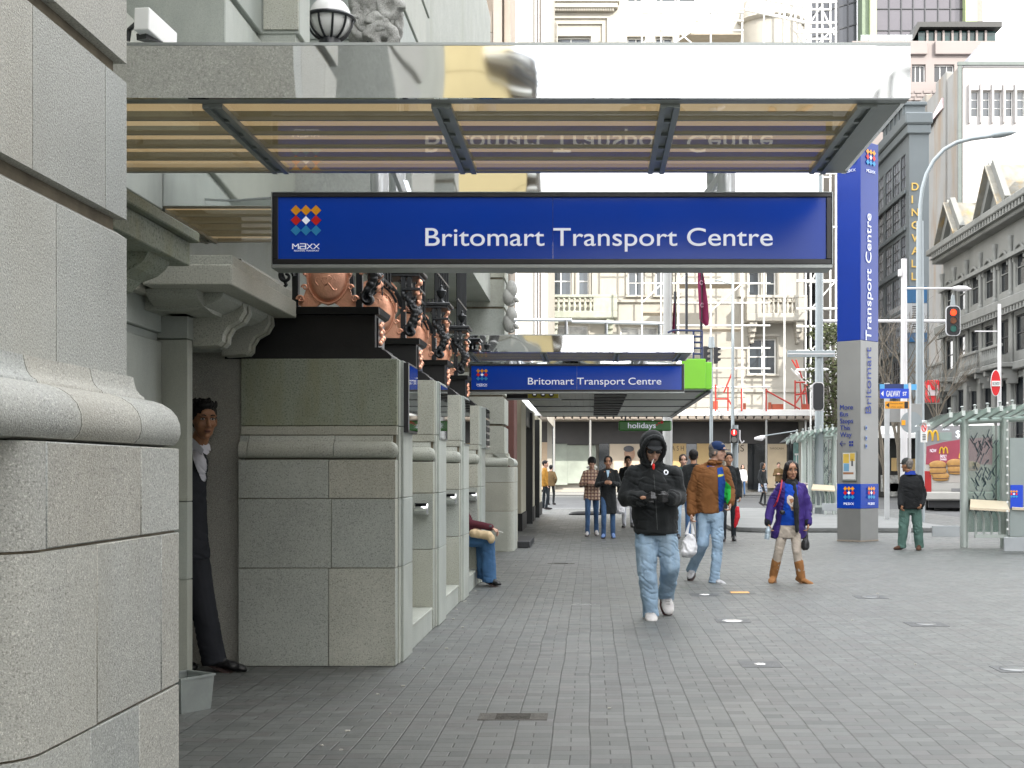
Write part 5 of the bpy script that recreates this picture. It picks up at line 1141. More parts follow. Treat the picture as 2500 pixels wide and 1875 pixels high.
class Fig:
    """a figure placed by where its joints stand; J: name -> (px, py, dy) at distance D"""
    def __init__(s, lab, D, J, S=1., yaw=0, pitch=0, skin='light', vox=.010, group=None, gz=None, head_s=1., roll=0):
        s.D, s.S, s.yaw, s.pitch, s.skin, s.vox, s.hs, s.roll = D, S, yaw, pitch, skin, vox, head_s*S, roll
        s.J = {k: Vector((PX(v[0], D)*(D+(v[2] if len(v) > 2 else 0))/D, D+(v[2] if len(v) > 2 else 0), PZ(v[1], D) if len(v) < 4 else v[3])) for k, v in J.items()}
        x = (s.J['al'].x+s.J['ar'].x)/2; s.t = thing('person', lab, 'person', (x, D, gz if gz is not None else 0), group)
    def hm(s):
        return Matrix.Translation(s.J['head']) @ Matrix.Rotation(R(180+s.yaw), 4, 'Z') @ Matrix.Rotation(R(-s.pitch), 4, 'X') @ Matrix.Rotation(R(s.roll), 4, 'Y') @ Matrix.Scale(s.hs, 4)
    def hl(s, v): return s.hm() @ Vector(v)
    def hell(s, mb, c, r, nu=20, nv=12):
        M = s.hm(); mb.ell((0, 0, 0), 1, M @ Matrix.Translation(c) @ Matrix.Diagonal((*r, 1)), nu, nv)
    def body(s, hands=True, hcurl=.5, bare=None, fat=1.):
        J, S = s.J, s.S; b = MB()
        s.hell(b, (0, -.012, .030), (.074, .094, .088)); s.hell(b, (0, .022, -.020), (.064, .062, .075)); s.hell(b, (0, .030, -.062), (.050, .052, .050)); s.hell(b, (0, .068, -.092), (.021, .018, .018))
        for sx_ in (-1, 1):
            s.hell(b, (sx_*.078, -.012, -.012), (.009, .017, .032)); s.hell(b, (sx_*.036, .062, -.022), (.023, .020, .021)); s.hell(b, (sx_*.030, .080, .030), (.028, .012, .009))
            s.hell(b, (sx_*.012, .096, -.034), (.010, .010, .008))
        for k in range(5): s.hell(b, (0, .086+.0055*k, .018-.012*k), (.0085+.001*k, .010, .010))
        s.hell(b, (0, .080, -.060), (.024, .012, .008)); s.hell(b, (0, .080, -.070), (.020, .012, .007)); s.hell(b, (0, .085, .045), (.045, .01, .028))
        nb = s.hl((0, -.02, -.085)); b.cap(nb, J['neck'], .052*S, .06*S)
        pel = (J['pl']+J['pr'])/2; sh = (J['sl']+J['sr'])/2
        yw = math.atan2((J['sr']-J['sl']).y, (J['sr']-J['sl']).x); hw = (J['sr']-J['sl']).length/2
        b.loft([(pel-Vector((0, 0, .06)), .11*S, .085*S, yw), (pel.lerp(sh, .3), .115*S, .085*S, yw), (pel.lerp(sh, .75), .13*S, .095*S, yw), (sh+Vector((0, 0, .01)), max(.06, hw*.86), .075*S, yw), (sh+Vector((0, 0, .06)), .06*S, .05*S, yw)])
        for a in 'lr':
            b.cap(J['s'+a], J['e'+a], .045*S, .037*S); b.cap(J['e'+a], J['w'+a], .036*S, .026*S)
            b.cap(J['p'+a], J['k'+a], .070*S, .048*S); b.cap(J['k'+a], J['a'+a], .046*S, .034*S)
            if hands: s.hand(b, a, hcurl)
        o = to_obj(b, (s.vox, 2), 'body', skin_m[s.skin], s.t)
        s.bodyo = o
        return o
    def hand(s, b, a, curl=.5, glove=0.):
        J, S = s.J, s.S; w = J['w'+a]; h = J.get('h'+a, w+(w-J['e'+a]).normalized()*.17*S)
        d = (h-w).normalized(); L_ = .17*S
        inn = Vector(((1 if a == 'l' else -1), 0, 0)); n = (inn-d*inn.dot(d))
        if n.length < .2: n = Vector((0, -1, 0))-d*d.dot(Vector((0, -1, 0)))
        n.normalize(); sd = d.cross(n).normalized()
        if sd.y > 0: sd = -sd      # thumb side towards the viewer
        for k in range(4):
            o_ = sd*(.028-.019*k)*S; b.cap(w+d*.02*S+o_*.6, w+d*.088*S+o_, (.015+glove)*S, (.012+glove)*S, 8)
            ln = (.036, .042, .039, .030)[k]*S; p0 = w+d*.088*S+o_; c1 = curl*(.8+.12*k)
            p1 = p0+(d*math.cos(c1)+n*math.sin(c1))*ln; p2 = p1+(d*math.cos(c1*2.1)+n*math.sin(c1*2.1))*ln*.85
            b.cap(p0, p1, (.0100+glove)*S, (.0090+glove)*S, 8); b.cap(p1, p2, (.0090+glove)*S, (.0078+glove)*S, 8)
        t0 = w+d*.035*S+sd*.026*S; t1 = t0+(d*.7+sd*.65+n*.25).normalized()*.036*S; t2 = t1+(d*.9+n*.55).normalized()*.030*S
        b.cap(t0, t1, (.012+glove)*S, (.010+glove)*S, 8); b.cap(t1, t2, (.010+glove)*S, (.0085+glove)*S, 8)
    def face(s, brows=True, glasses=False, hc='black', mouth=True):
        if not glasses:
            for sx_ in (-1, 1):
                e = MB(); s.hell(e, (sx_*.030, .0765, .010), (.0145, .0085, .0068), 14, 8); o = e.build('eye', eye_w, s.t, smooth=True)
                e = MB(); s.hell(e, (sx_*.030, .0815, .010), (.0058, .0045, .0060), 12, 8); e.build('iris', eye_d, o, smooth=True)
                e = MB(); e.tube([s.hl((sx_*x, y, z)) for x, y, z in ((.013, .0855, .0150), (.022, .0875, .0185), (.033, .0865, .0180), (.044, .079, .0125))], .0016*s.hs, 6); e.build('eyelid', eye_d, s.t)
        if brows:
            for sx_ in (-1, 1):
                e = MB(); e.tube([s.hl((sx_*x, y, z)) for x, y, z in ((.013, .0935, .030), (.025, .0945, .035), (.040, .088, .034), (.052, .076, .027))], [.0032*s.hs, .0042*s.hs, .0036*s.hs, .0018*s.hs], 6); e.build('eyebrow', hair_m[hc], s.t, smooth=True)
        if mouth:
            e = MB(); s.hell(e, (0, .0895, -.0600), (.023, .0045, .0035), 14, 8); s.hell(e, (0, .0885, -.0680), (.018, .0055, .0045), 14, 8); e.build('lips', lip_m[s.skin], s.t, smooth=True)
            e = MB(); s.hell(e, (0, .0925, -.0640), (.022, .0022, .0012), 14, 6); e.build('mouth_line', eye_d, s.t)
    def hair(s, kind, hc):
        b = MB()
        if kind in ('short', 'spiky', 'bowl'):
            k = 1.06 if kind != 'bowl' else 1.16
            s.hell(b, (0, -.022, .045), (.078*k, .094*k, .082*k), 24, 14)
            for sx_ in (-1, 1): s.hell(b, (sx_*.064, -.012, .028), (.016*k, .045, .034))
            s.hell(b, (0, -.055, -.005), (.064, .05, .06)); s.hell(b, (0, .045, .094), (.055, .035, .020))
            if kind == 'spiky':
                rnd = random.Random(4)
                for i in range(44):
                    a = rnd.uniform(0, 6.28); q = rnd.uniform(.02, .075); p = Vector((q*math.cos(a), q*math.sin(a)*1.1-.005, .112+rnd.uniform(-.006, .01)-q*q*3)); s.hell(b, p, (.010, .010, .024), 8, 6)
            if kind == 'bowl': s.hell(b, (0, .05, .065), (.066, .045, .032))
        if kind in ('long', 'tied', 'bob'):
            s.hell(b, (0, -.026, .042), (.084, .096, .086), 24, 14)
            for sx_ in (-1, 1):
                s.hell(b, (sx_*.060, .018, .045), (.026, .052, .055))
                if kind != 'tied':
                    ln = .10 if kind == 'long' else .05
                    for k in range(5): s.hell(b, (sx_*(.076+.003*k), -.006-.004*k, .01-ln*.33*k*.9), (.022, .048, .04))
            if kind == 'long':
                for k in range(4): s.hell(b, (0, -.06, -.02-.045*k), (.085, .04, .05))
            if kind == 'tied': s.hell(b, (0, -.12, .02), (.035, .04, .04))
        o = to_obj(b, (.006*max(1, s.vox/.010), 2), 'hair', hair_m[hc], s.t, fold=.003, fs=45)
        return o
    def cap_hat(s, m, brim=True, brimdir=1):
        b = MB(); s.hell(b, (0, -.008, .058), (.086, .102, .078), 24, 14); b2 = MB()
        s.hell(b, (0, -.008, .036), (.087, .103, .022), 24, 8)
        o = to_obj(b, (.006, 2), 'cap', m, s.t)
        if brim:
            n = 14; pts = []
            for i in range(n+1):
                a = math.pi*i/n; pts.append(((.078*math.cos(a)), (.072+.075*math.sin(a)**.7)))
            M = s.hm(); vs = []
            for j, z in enumerate((.046, .040)):
                for x, y in pts: vs.append(M @ Vector((x, y*brimdir, z-.10*abs(x)-.12*max(0, y-.08))))
                for x, y in reversed(pts): vs.append(M @ Vector((x*.98, .060*brimdir, z-.0*abs(x))))
            k = 2*(n+1); fs = [tuple(range(k)), tuple(range(k, 2*k))]+[(i, (i+1) % k, k+(i+1) % k, k+i) for i in range(k)]
            b2.add(vs, fs); b2.build('brim', m, o)
        return o
    def top(s, name, m, hem, hw, dp, chest=None, up=.062, lo=.050, waist=None, sleeve=True, cuff=.0, fold=.008, fs=6.5, collar=.0, sh_r=.062, seed=1, hem_c=None, vox=None, belly=0, cuffm=None):
        """garment on the trunk with sleeves; hem: z of the hem (m), hw half width at the hem, dp depth"""
        J, S = s.J, s.S; b = MB(); sh = (J['sl']+J['sr'])/2; yw = math.atan2((J['sr']-J['sl']).y, (J['sr']-J['sl']).x)
        pel = (J['pl']+J['pr'])/2; hwid = (J['sr']-J['sl']).length/2; chest = chest or hwid*.98; waist = waist or (chest+hw)/2
        c0 = hem_c if hem_c is not None else Vector((pel.x, pel.y, hem)); c0 = Vector((c0[0], c0[1], hem))
        hgt = sh.z-hem
        def ax(t): return Vector((c0.x+(sh.x-c0.x)*t, c0.y+(sh.y-c0.y)*t-belly*math.sin(math.pi*min(1, t*1.3)), hem+hgt*t))
        b.loft([(ax(0), hw*.95, dp*.93, yw), (ax(.02), hw, dp, yw), (ax(.10), hw, dp, yw), (ax(.35), waist, dp*.98, yw), (ax(.72), chest, dp*1.02, yw), (ax(.92), chest*.97, dp*.85, yw), (ax(1.0)+Vector((0, 0, .02)), chest*.72, dp*.62, yw), (ax(1.0)+Vector((0, 0, .055*S)), .075*S, .07*S, yw)], 28)
        if collar: b.loft([(J['neck']+Vector((0, .01, -.03)), .085*S, .085*S, yw), (J['neck']+Vector((0, .01, collar)), .072*S, .078*S, yw)], 20)
        for a in 'lr':
            b.ell(J['s'+a], sh_r*S)
            b.cap(J['neck']+Vector((0, .01, -.015)), J['s'+a], .060*S, sh_r*.85*S, 12)
            if sleeve: b.cap(J['s'+a], J['e'+a], up*S, lo*1.08*S, 14); b.cap(J['e'+a], J['w'+a].lerp(J['e'+a], cuff), lo*1.06*S, lo*.86*S, 14)
        return to_obj(b, (vox or max(.009, s.vox), 3), name, m, s.t, fold=fold, fs=fs, seed=seed)
    def pants(s, m, th=.088, kn=.066, an=.058, fold=.007, fs=6, top=None, seed=2, hipw=.155, name='trousers', low=0.0):
        J, S = s.J, s.S; b = MB(); pel = (J['pl']+J['pr'])/2; yw = math.atan2((J['pr']-J['pl']).y, (J['pr']-J['pl']).x)
        b.loft([(pel+Vector((0, 0, .13*S)), hipw*.88*S, .10*S, yw), (pel+Vector((0, 0, .03)), hipw*S, .115*S, yw), (pel-Vector((0, 0, .08*S)), hipw*.86*S, .10*S, yw)], 24)
        for a in 'lr':
            b.cap(J['p'+a], J['k'+a], th*S, kn*S, 16); e = J['a'+a].lerp(J['k'+a], low)
            d = (e-J['k'+a]).normalized(); b.cap(J['k'+a], e, kn*S, an*S, 16); b.tube([e-d*.03, e+d*(.06 if not low else .02)], [an*S, an*S*1.04], 16)
        return to_obj(b, (max(.009, s.vox), 3), name, m, s.t, fold=fold, fs=fs, seed=seed)
    def shoes(s, m, sm=None, w=.045, hgt=.055, name='shoe', boot=None, slim=1.):
        J, S = s.J, s.S
        for a in 'lr':
            an, t = J['a'+a], J['t'+a]; d = (t-an); Ld = d.length; d.normalize(); up = Vector((0, 0, 1)); up = (up-d*up.dot(d)).normalized(); sd = d.cross(up)
            M = Matrix((sd, d, up)).transposed().to_4x4(); b = MB()
            heel = an-up*.045*S-d*.02*S; c = heel.lerp(t, .5)
            def e(f, u, r): b.ell(heel.lerp(t, f)+up*u*S, 1, M @ Matrix.Diagonal((r[0]*S, r[1]*S, r[2]*S, 1)), 14, 8)
            e(.0, .010, (w*.82, .052, .046)); e(.35, .004, (w*.88, .07, .042)); e(.72, -.006, (w, .075, .036*slim)); e(.98, -.010, (w*.86, .05, .028*slim)); b.cap(an, an-up*.03*S, .046*S, .048*S)
            if boot: b.cap(an, an.lerp(J['k'+a], boot), .060*S, .066*S, 16)
            o = to_obj(b, (.007, 3), name, m, s.t, fold=.0015 if not boot else .004, fs=16)
            q = MB(); pts = []
            for i in range(18):
                an_ = 2*math.pi*i/18; pts.append((w*1.03*S*math.cos(an_)*(1-.12*(math.sin(an_) < 0)), (Ld*.5+.055*S)*math.sin(an_)))
            lo_ = -.060*S; q.prism(pts, 'z', 0, .016*S); q.xf(Matrix.Translation(c+up*lo_*.82) @ M); q.build('sole', sm or sole_m, o)
    def patch(s, ob, pts, m, name, off=.004, thick=.003, step=2., D=None, parent=None):
        """piece of cloth lying on a garment: outline in px, laid on the surface met from the front"""
        D = D or s.D; o = ORG[ob.name]; me = ob.data
        bv = BVHTree.FromPolygons([(v.co+o)[:] for v in me.vertices], [tuple(p.vertices) for p in me.polygons])
        xs = [p[0] for p in pts]; ys = [p[1] for p in pts]; nx = max(2, int((max(xs)-min(xs))/step)+1); ny = max(2, int((max(ys)-min(ys))/step)+1)
        def spans(y):
            r = []
            for i in range(len(pts)):
                a, c = pts[i], pts[(i+1) % len(pts)]
                if (a[1] <= y) != (c[1] <= y): r.append(a[0]+(y-a[1])/(c[1]-a[1])*(c[0]-a[0]))
            return (min(r), max(r)) if len(r) > 1 else None
        vs, fs, rows = [], [], []
        for j in range(ny+1):
            y = min(ys)+(max(ys)-min(ys))*(j+(.02 if j == 0 else -.02 if j == ny else 0))/ny; sp = spans(y)
            if not sp: rows.append(None); continue
            row = []
            for i in range(nx+1):
                x = sp[0]+(sp[1]-sp[0])*i/nx; X, Z = PX(x, D), PZ(y, D); hit = bv.ray_cast(Vector((X, D-1.5, Z)), Vector((0, 1, 0)))
                if hit[0] is None: row.append(None)
                else: row.append(len(vs)); vs += [hit[0]-Vector((0, off+thick, 0)), hit[0]+Vector((0, .002, 0))]
            rows.append(row)
        for r0, r1 in zip(rows, rows[1:]):
            if not r0 or not r1: continue
            for i in range(nx):
                q = (r0[i], r0[i+1], r1[i+1], r1[i])
                if None in q: continue
                if max(vs[k][1] for k in q)-min(vs[k][1] for k in q) > .12: continue
                fs.append(q); fs.append(tuple(k+1 for k in reversed(q)))
        if not fs: return None
        edges = {}
        for f in fs[::2]:
            for a, c in zip(f, f[1:]+f[:1]): edges[(a, c)] = edges.get((a, c), 0)+1
        for (a, c) in list(edges):
            if (c, a) not in edges: fs.append((a, c, c+1, a+1))
        mb = MB(); mb.add(vs, fs); return mb.build(name, m, parent or s.t, smooth=True, recalc=True)

# ---- the hooded man walking towards the camera
f = Fig('man in black hooded fleece with cigarette and sunglasses walking towards the camera', 11.95,
  {'head': (1594, 1097, -.06), 'neck': (1597, 1130, 0), 'sl': (1548, 1156, 0), 'sr': (1645, 1158, .0), 'el': (1528, 1214, .02), 'er': (1655, 1214, .02), 'wl': (1571, 1217, -.22), 'wr': (1636, 1214, -.24), 'hl': (1598, 1206, -.29), 'hr': (1611, 1215, -.32),
   'pl': (1577, 1296, 0), 'pr': (1626, 1296, 0), 'kl': (1580, 1392, -.06), 'kr': (1636, 1383, -.02), 'al': (1588, 1490, -.05), 'ar': (1627, 1456, .28), 'tl': (1591, 1504, -.23), 'tr': (1633, 1494, .17)}, S=1.03, yaw=8, pitch=22, skin='light', vox=.008)
f.body(hands=False); f.face(brows=False, glasses=True)
g = MB(); f.hand(g, 'l', .9, .0025); f.hand(g, 'r', 1.0, .0025)
for a in 'lr': g.cap(f.J['w'+a], f.J['w'+a].lerp(f.J['e'+a], .2), .033, .036)
to_obj(g, (.005, 2), 'gloves', black_leather, f.t)
b = MB(); b.ell(f.J['wl']+Vector((-.005, -.036, .012)), (.028, .01, .018)); b.build('bare_wrist', skin_m['tan'], f.t, smooth=True)
jk = f.top('hooded_jacket', black_cl, PZ(1303, 11.95), .215, .165, chest=.215, waist=.225, up=.080, lo=.078, sh_r=.070, cuff=.10, fold=.016, fs=5.5, collar=.05, seed=3)
b = MB(); b.loft([(Vector((PX(1599, 11.95), 11.95, PZ(1306, 11.95))), .175, .135, 0), (Vector((PX(1599, 11.95), 11.95, PZ(1296, 11.95))), .185, .145, 0)], 24); b.build('waistband', black_cl, f.t, smooth='auto')
h = MB(); f.hell(h, (0, -.055, .038), (.118, .105, .125), 26, 16); f.hell(h, (0, -.07, -.07), (.13, .10, .08)); f.hell(h, (0, -.02, -.13), (.11, .10, .045))
for k in range(26):
    a = 2*math.pi*k/26; x, z = .100*math.cos(a), .128*math.sin(a)-.0
    f.hell(h, (x, .035+.012*math.sin(a), z+.010-.01*(z < -.06)), (.024, .034, .024), 10, 8)
to_obj(h, (.007, 3), 'hood', black_cl, f.t, fold=.003, fs=14)
c = MB(); f.hell(c, (0, .015, .068), (.080, .078, .062)); f.hell(c, (0, .082, .048), (.072, .062, .014)); f.hell(c, (0, .12, .040), (.05, .03, .008)); to_obj(c, (.005, 2), 'cap', cloth('charcoal_knit', (.03, .032, .034)), f.t)
gl = MB()
for sx_ in (-1, 1): f.hell(gl, (sx_*.034, .085, .008), (.033, .014, .018))
gl.bar(f.hl((-.07, .05, .014)), f.hl((.07, .05, .014)), .01); gl.build('sunglasses', black_leather, f.t, smooth=True)
tag(MB().tube([f.hl((.008, .095, -.062)), f.hl((.034, .155, -.092))], .0048, 8).build('cigarette', white_p), 'white cigarette in the mouth of the hooded man', 'cigarette')
b = MB(); b.ell(P(1595.5, 1139, 11.77), (.013, .01, .030)); b.build('red_toggle', m_red, f.t, smooth=True)
lgm = f.patch(jk, [(1619, 1151), (1622, 1147), (1627, 1147), (1631, 1151), (1630, 1157), (1625, 1160), (1620, 1157)], letter_w, 'chest_emblem', step=1)
f.patch(jk, [(1622, 1150), (1628, 1150), (1628, 1156), (1622, 1156)], black_cl, 'emblem_centre', off=.006, step=1, parent=lgm)
f.patch(jk, [(1594, 1158), (1595.2, 1158), (1604, 1292), (1602.4, 1292)], mat('zip_grey', (.07, .075, .075), .4, .5), 'zip', off=.001, thick=.002, step=1.2)
f.pants(denim, th=.108, kn=.090, an=.074, fold=.013, fs=7, seed=5, hipw=.175); f.shoes(shoe_white, w=.062, sm=mat('maroon_sole', (.09, .03, .03), .6))
for a in 'lr':
    an, t = f.J['a'+a], f.J['t'+a]; q = MB()
    for k in range(4): p = an.lerp(t, .28+.13*k)+Vector((0, -.018, .018-.004*k)); q.bar(p-Vector((.02, 0, 0)), p+Vector((.02, 0, 0)), .005)
    q.build('laces', mat('lace_grey', (.30, .29, .29), .7), f.t)

# ---- the man in the brown jacket looking to the right, carrying a bag
f = Fig('grey haired man in brown jacket and navy cap looking right, carrying a white bag', 15.8,
  {'head': (1752, 1103, 0), 'neck': (1744, 1128, .02), 'sl': (1706, 1148, .02), 'sr': (1768, 1152, -.02), 'el': (1689, 1202, .05), 'er': (1781, 1196, .0), 'wl': (1688, 1254, .0), 'wr': (1783, 1226, -.10), 'hl': (1687, 1270, -.04), 'hr': (1782, 1244, -.14),
   'pl': (1719, 1258, .02), 'pr': (1750, 1258, 0), 'kl': (1716, 1327, .0), 'kr': (1752, 1332, -.08), 'al': (1690, 1391, .30), 'ar': (1744, 1410, -.12), 'tl': (1684, 1408, .15), 'tr': (1765, 1419, -.20)}, S=1.0, yaw=68, pitch=4, skin='light', vox=.009)
f.body(hcurl=1.0); f.face(hc='grey'); f.hair('short', 'grey'); b = MB(); f.hell(b, (0, -.075, -.03), (.06, .035, .06)); f.hell(b, (-.068, -.02, -.0), (.016, .045, .05)); f.hell(b, (.068, -.02, -.0), (.016, .045, .05)); to_obj(b, (.006, 2), 'hair', hair_m['grey'], f.t, fold=.004, fs=40)
f.cap_hat(cloth('navy_cap', (.012, .028, .085), bump=.1))
lb = MB(); f.hell(lb, (-.0, .078, .07), (.006, .012, .02)); lb.build('cap_emblem', letter_w, f.t, smooth=True)
brn = cloth('brown_suede', (.19, .082, .030), rough=.9, var=.16, vs=8)
shirt = f.top('blue_shirt', cloth('royal_blue_cloth', (.015, .06, .26), var=.15), PZ(1238, 15.8), .12, .09, chest=.12, sleeve=False, fold=.006, sh_r=.04)
jk = f.top('brown_jacket', brn, PZ(1254, 15.8), .180, .160, chest=.185, waist=.195, up=.076, lo=.068, sh_r=.066, cuff=.05, fold=.010, fs=6, seed=7, collar=.03, hem_c=(PX(1731, 15.8), 15.85))
op = f.patch(jk, [(1749, 1143), (1762, 1140), (1770, 1180), (1770, 1248), (1754, 1249), (1751, 1200)], MATS['royal_blue_cloth'], 'shirt_front', off=.006)
f.patch(jk, [(1750, 1159), (1764, 1157), (1764, 1162), (1750, 1165)], mat('yellow_print', (.55, .50, .06), .6), 'shirt_print', off=.011, step=1.5, parent=op)
f.patch(jk, [(1770, 1175), (1783, 1188), (1781, 1215), (1768, 1240), (1767, 1205)], cloth('green_lining', (.02, .34, .05)), 'green_bag_strap', off=.008)
cl_ = MB(); M = f.J['neck']
for sx_ in (-1, 1): cl_.ell(M+Vector((sx_*.055, -.06, -.005)), (.045, .035, .022))
cl_.ell(M+Vector((0, .05, .01)), (.075, .04, .03)); to_obj(cl_, (.008, 2), 'collar', brn, f.t)
f.patch(jk, [(1749.5, 1140), (1751, 1140), (1753, 1250), (1751, 1250)], mat('zip_brass', (.20, .13, .06), .4, .6), 'zip', off=.004, step=1)
f.pants(denim, th=.090, kn=.075, an=.066, fold=.009, seed=9, hipw=.135); f.shoes(mat('grey_trainer', (.35, .35, .36), .5, var=.4, vs=30), w=.05)
def bag(nm, lab, pts, D, col, neck, group=None, dep=.08, m=None):
    """soft carrier bag: outline rows (py, px centre, half width px)"""
    b = MB(); b.loft([(Vector((PX(x, D), D, PZ(y, D))), w*D/F, max(.012, min(dep, w*D/F*.8)), 0) for y, x, w in pts], 22)
    t = thing(nm, lab, 'bag', P(pts[-1][1], pts[-1][0], D), group)
    to_obj(b, (.010, 3), 'bag', m or mat('white_plastic', (.68, .68, .70), .35, var=.12, vs=8, stain=(3, (.50, .50, .54), .6)), t, fold=.014, fs=13, seed=4)
    return t
t = bag('carrier_bag', 'white plastic carrier bag hanging from the hand of the brown jacket man', [(1303, 1684, 8), (1315, 1684, 14), (1332, 1683, 19), (1348, 1681, 22), (1356, 1679, 18), (1361, 1679, 10)], 15.72, None, None, dep=.09)
b = MB()
for x0, x1 in ((1676, 1684), (1693, 1688)): b.tube([P(x0, 1305, 15.74), P((x0+x1)/2, 1288, 15.76), P(x1, 1274, 15.78)], [.022, .014, .008], 8)
b.build('handles', MATS['white_plastic'], t)

# ---- the woman in the purple coat
f = Fig('woman in open purple coat, blue top, cream trousers and tan boots', 15.67,
  {'head': (1932, 1149, 0), 'neck': (1931, 1174, .01), 'sl': (1905, 1190, .0), 'sr': (1958, 1191, .0), 'el': (1883, 1232, .03), 'er': (1972, 1234, .03), 'wl': (1875, 1277, -.03), 'wr': (1973, 1276, -.03), 'hl': (1878, 1294, -.06), 'hr': (1973, 1295, -.06),
   'pl': (1916, 1282, 0), 'pr': (1940, 1282, 0), 'kl': (1901, 1343, -.02), 'kr': (1946, 1345, -.08), 'al': (1888, 1406, .08), 'ar': (1956, 1408, -.05), 'tl': (1883, 1417, -.06), 'tr': (1980, 1421, -.12)}, S=.88, yaw=6, pitch=2, skin='tan', vox=.008, head_s=1.12)
f.body(hcurl=.8); f.face(hc='black'); f.hair('long', 'black')
top_ = f.top('blue_top', cloth('bright_blue_cloth', (.008, .06, .40), var=.12), PZ(1283, 15.67), .135, .115, chest=.135, sleeve=False, fold=.006, sh_r=.045)
pur = cloth('purple_cloth', (.048, .027, .17), var=.18, vs=8, rough=.6)
coat = f.top('purple_coat', pur, PZ(1315, 15.67), .225, .165, chest=.165, waist=.18, up=.070, lo=.066, sh_r=.066, cuff=.03, fold=.012, fs=7, seed=11, hem_c=(PX(1928, 15.67), 15.74))
D_ = 15.67
fr = f.patch(coat, [(1915, 1180), (1944, 1180), (1944, 1282), (1903, 1282), (1911, 1225)], MATS['bright_blue_cloth'], 'top_front', off=.006)
f.patch(coat, [(1904, 1281), (1945, 1281), (1951, 1320), (1945, 1322), (1931, 1300), (1922, 1322), (1896, 1322)], cloth('cream_cloth', (.45, .39, .33)), 'trouser_front', off=.004)
f.patch(coat, [(1917, 1213), (1922, 1208), (1930, 1211), (1938, 1222), (1941, 1238), (1938, 1248), (1928, 1246), (1925, 1236), (1917, 1226)], mat('print_pale', (.60, .52, .46), .7), 'printed_shape', off=.011, step=1.2, parent=fr)
f.patch(coat, [(1922, 1218), (1931, 1216), (1932, 1224), (1926, 1229)], mat('print_brown', (.30, .14, .07), .7), 'printed_shape', off=.014, step=1, parent=fr)
f.patch(coat, [(1926, 1236), (1936, 1236), (1937, 1242), (1928, 1243)], MATS['print_brown'], 'printed_shape', off=.014, step=1, parent=fr)
scf_ = MB(); n0 = f.J['neck']
scf_.loft([(n0+Vector((0, .0, -.045)), .095, .085, 0), (n0+Vector((0, 0, .0)), .085, .08, 0), (n0+Vector((0, -.01, .025)), .065, .065, 0)], 20)
scf_.cap(n0+Vector((.02, -.09, -.04)), P(1944, 1240, D_-.17), .032, .038); scf_.cap(P(1944, 1240, D_-.17), P(1946, 1296, D_-.175), .036, .026)
to_obj(scf_, (.008, 2), 'black_scarf', black_cl, f.t, fold=.006, fs=14)
st = MB(); st.tube([P(1909, 1172, D_-.10), P(1906, 1195, D_-.17), P(1897, 1225, D_-.18), P(1890, 1237, D_-.12)], .010, 8); st.build('red_strap', mat('red_leather', (.40, .012, .03), .4), f.t)
b = MB(); b.ell(P(1910, 1251, D_-.16), (.035, .03, .03)); b.build('waist_pouch', black_leather, f.t, smooth=True)
for a in 'lr': b = MB(); p = f.J['w'+a]; q = f.J['e'+a]; b.cap(p.lerp(q, .02), p.lerp(q, .16), .048, .052); to_obj(b, (.008, 2), 'cuff', black_cl, f.t)
b = MB(); b.ell(f.J['sr']+Vector((.03, .02, .045)), (.05, .06, .02)); b.ell(f.J['sl']+Vector((-.02, .05, .03)), (.045, .05, .02)); b.build('fur_trim', mat('fur_trim', (.35, .30, .30), .9, var=.3, vs=60, bump=1, bs=90), f.t, smooth=True)
f.pants(MATS['cream_cloth'], th=.082, kn=.066, an=.060, fold=.006, seed=12, hipw=.135, low=.30)
f.shoes(cloth('tan_sheepskin', (.29, .135, .05), var=.15), w=.055, boot=.58, name='boot', sm=mat('tan_sole', (.16, .08, .035), .8))
t = thing('water_bottle', 'clear plastic bottle in the left-hand side hand of the purple coat woman', 'bottle', P(1873, 1318, 15.6))
M = Matrix.Translation(P(1872, 1317, 15.58)) @ Matrix.Rotation(R(8), 4, 'Y')
b = MB(); b.lathe([(.01, 0), (.032, .002), (.034, .06), (.031, .07), (.034, .08), (.033, .12), (.014, .15), (.013, .165)], (0, 0, 0), 16); b.xf(M); b.build('bottle', mat('blue_clear_plastic', (.36, .44, .50), .08, .2, var=.3, vs=25), t, smooth='auto')
bag('drawstring_bag', 'small black bag dangling from the hand of the purple coat woman', [(1292, 1973, 2), (1305, 1971, 3), (1314, 1968, 6), (1326, 1966, 10), (1338, 1966, 9), (1344, 1967, 5)], 15.55, None, None, m=black_leather)

# ---- the man in the dark suit stepping out of the side doorway
f = Fig('man in dark suit and white open collar shirt leaning out of the stone doorway', 8.75,
  {'head': (497, 1026, -.04), 'neck': (482, 1090, .02), 'sl': (412, 1128, .06), 'sr': (484, 1128, -.02), 'el': (392, 1240, .05), 'er': (476, 1232, .08), 'wl': (398, 1325, .0), 'wr': (462, 1320, .02), 'hl': (400, 1380, 0), 'hr': (458, 1372, 0),
   'pl': (420, 1340, .04), 'pr': (468, 1342, .0), 'kl': (420, 1475, .06), 'kr': (494, 1470, -.02), 'al': (430, 1600, .1), 'ar': (520, 1598, -.02), 'tl': (470, 1622, .0), 'tr': (590, 1624, -.05)}, S=1.06, yaw=34, pitch=5, skin='brown', vox=.006, head_s=1.06)
f.body(hands=False); f.face(hc='black'); f.hair('spiky', 'black')
suit = cloth('charcoal_suit', (.022, .024, .030), rough=.8, var=.12, bump=.15, bs=260)
f.top('white_shirt', cloth('white_cotton', (.60, .60, .66), rough=.7, var=.04, bump=.1), PZ(1330, 8.75), .13, .11, chest=.15, sleeve=False, fold=.004, collar=.025, sh_r=.05)
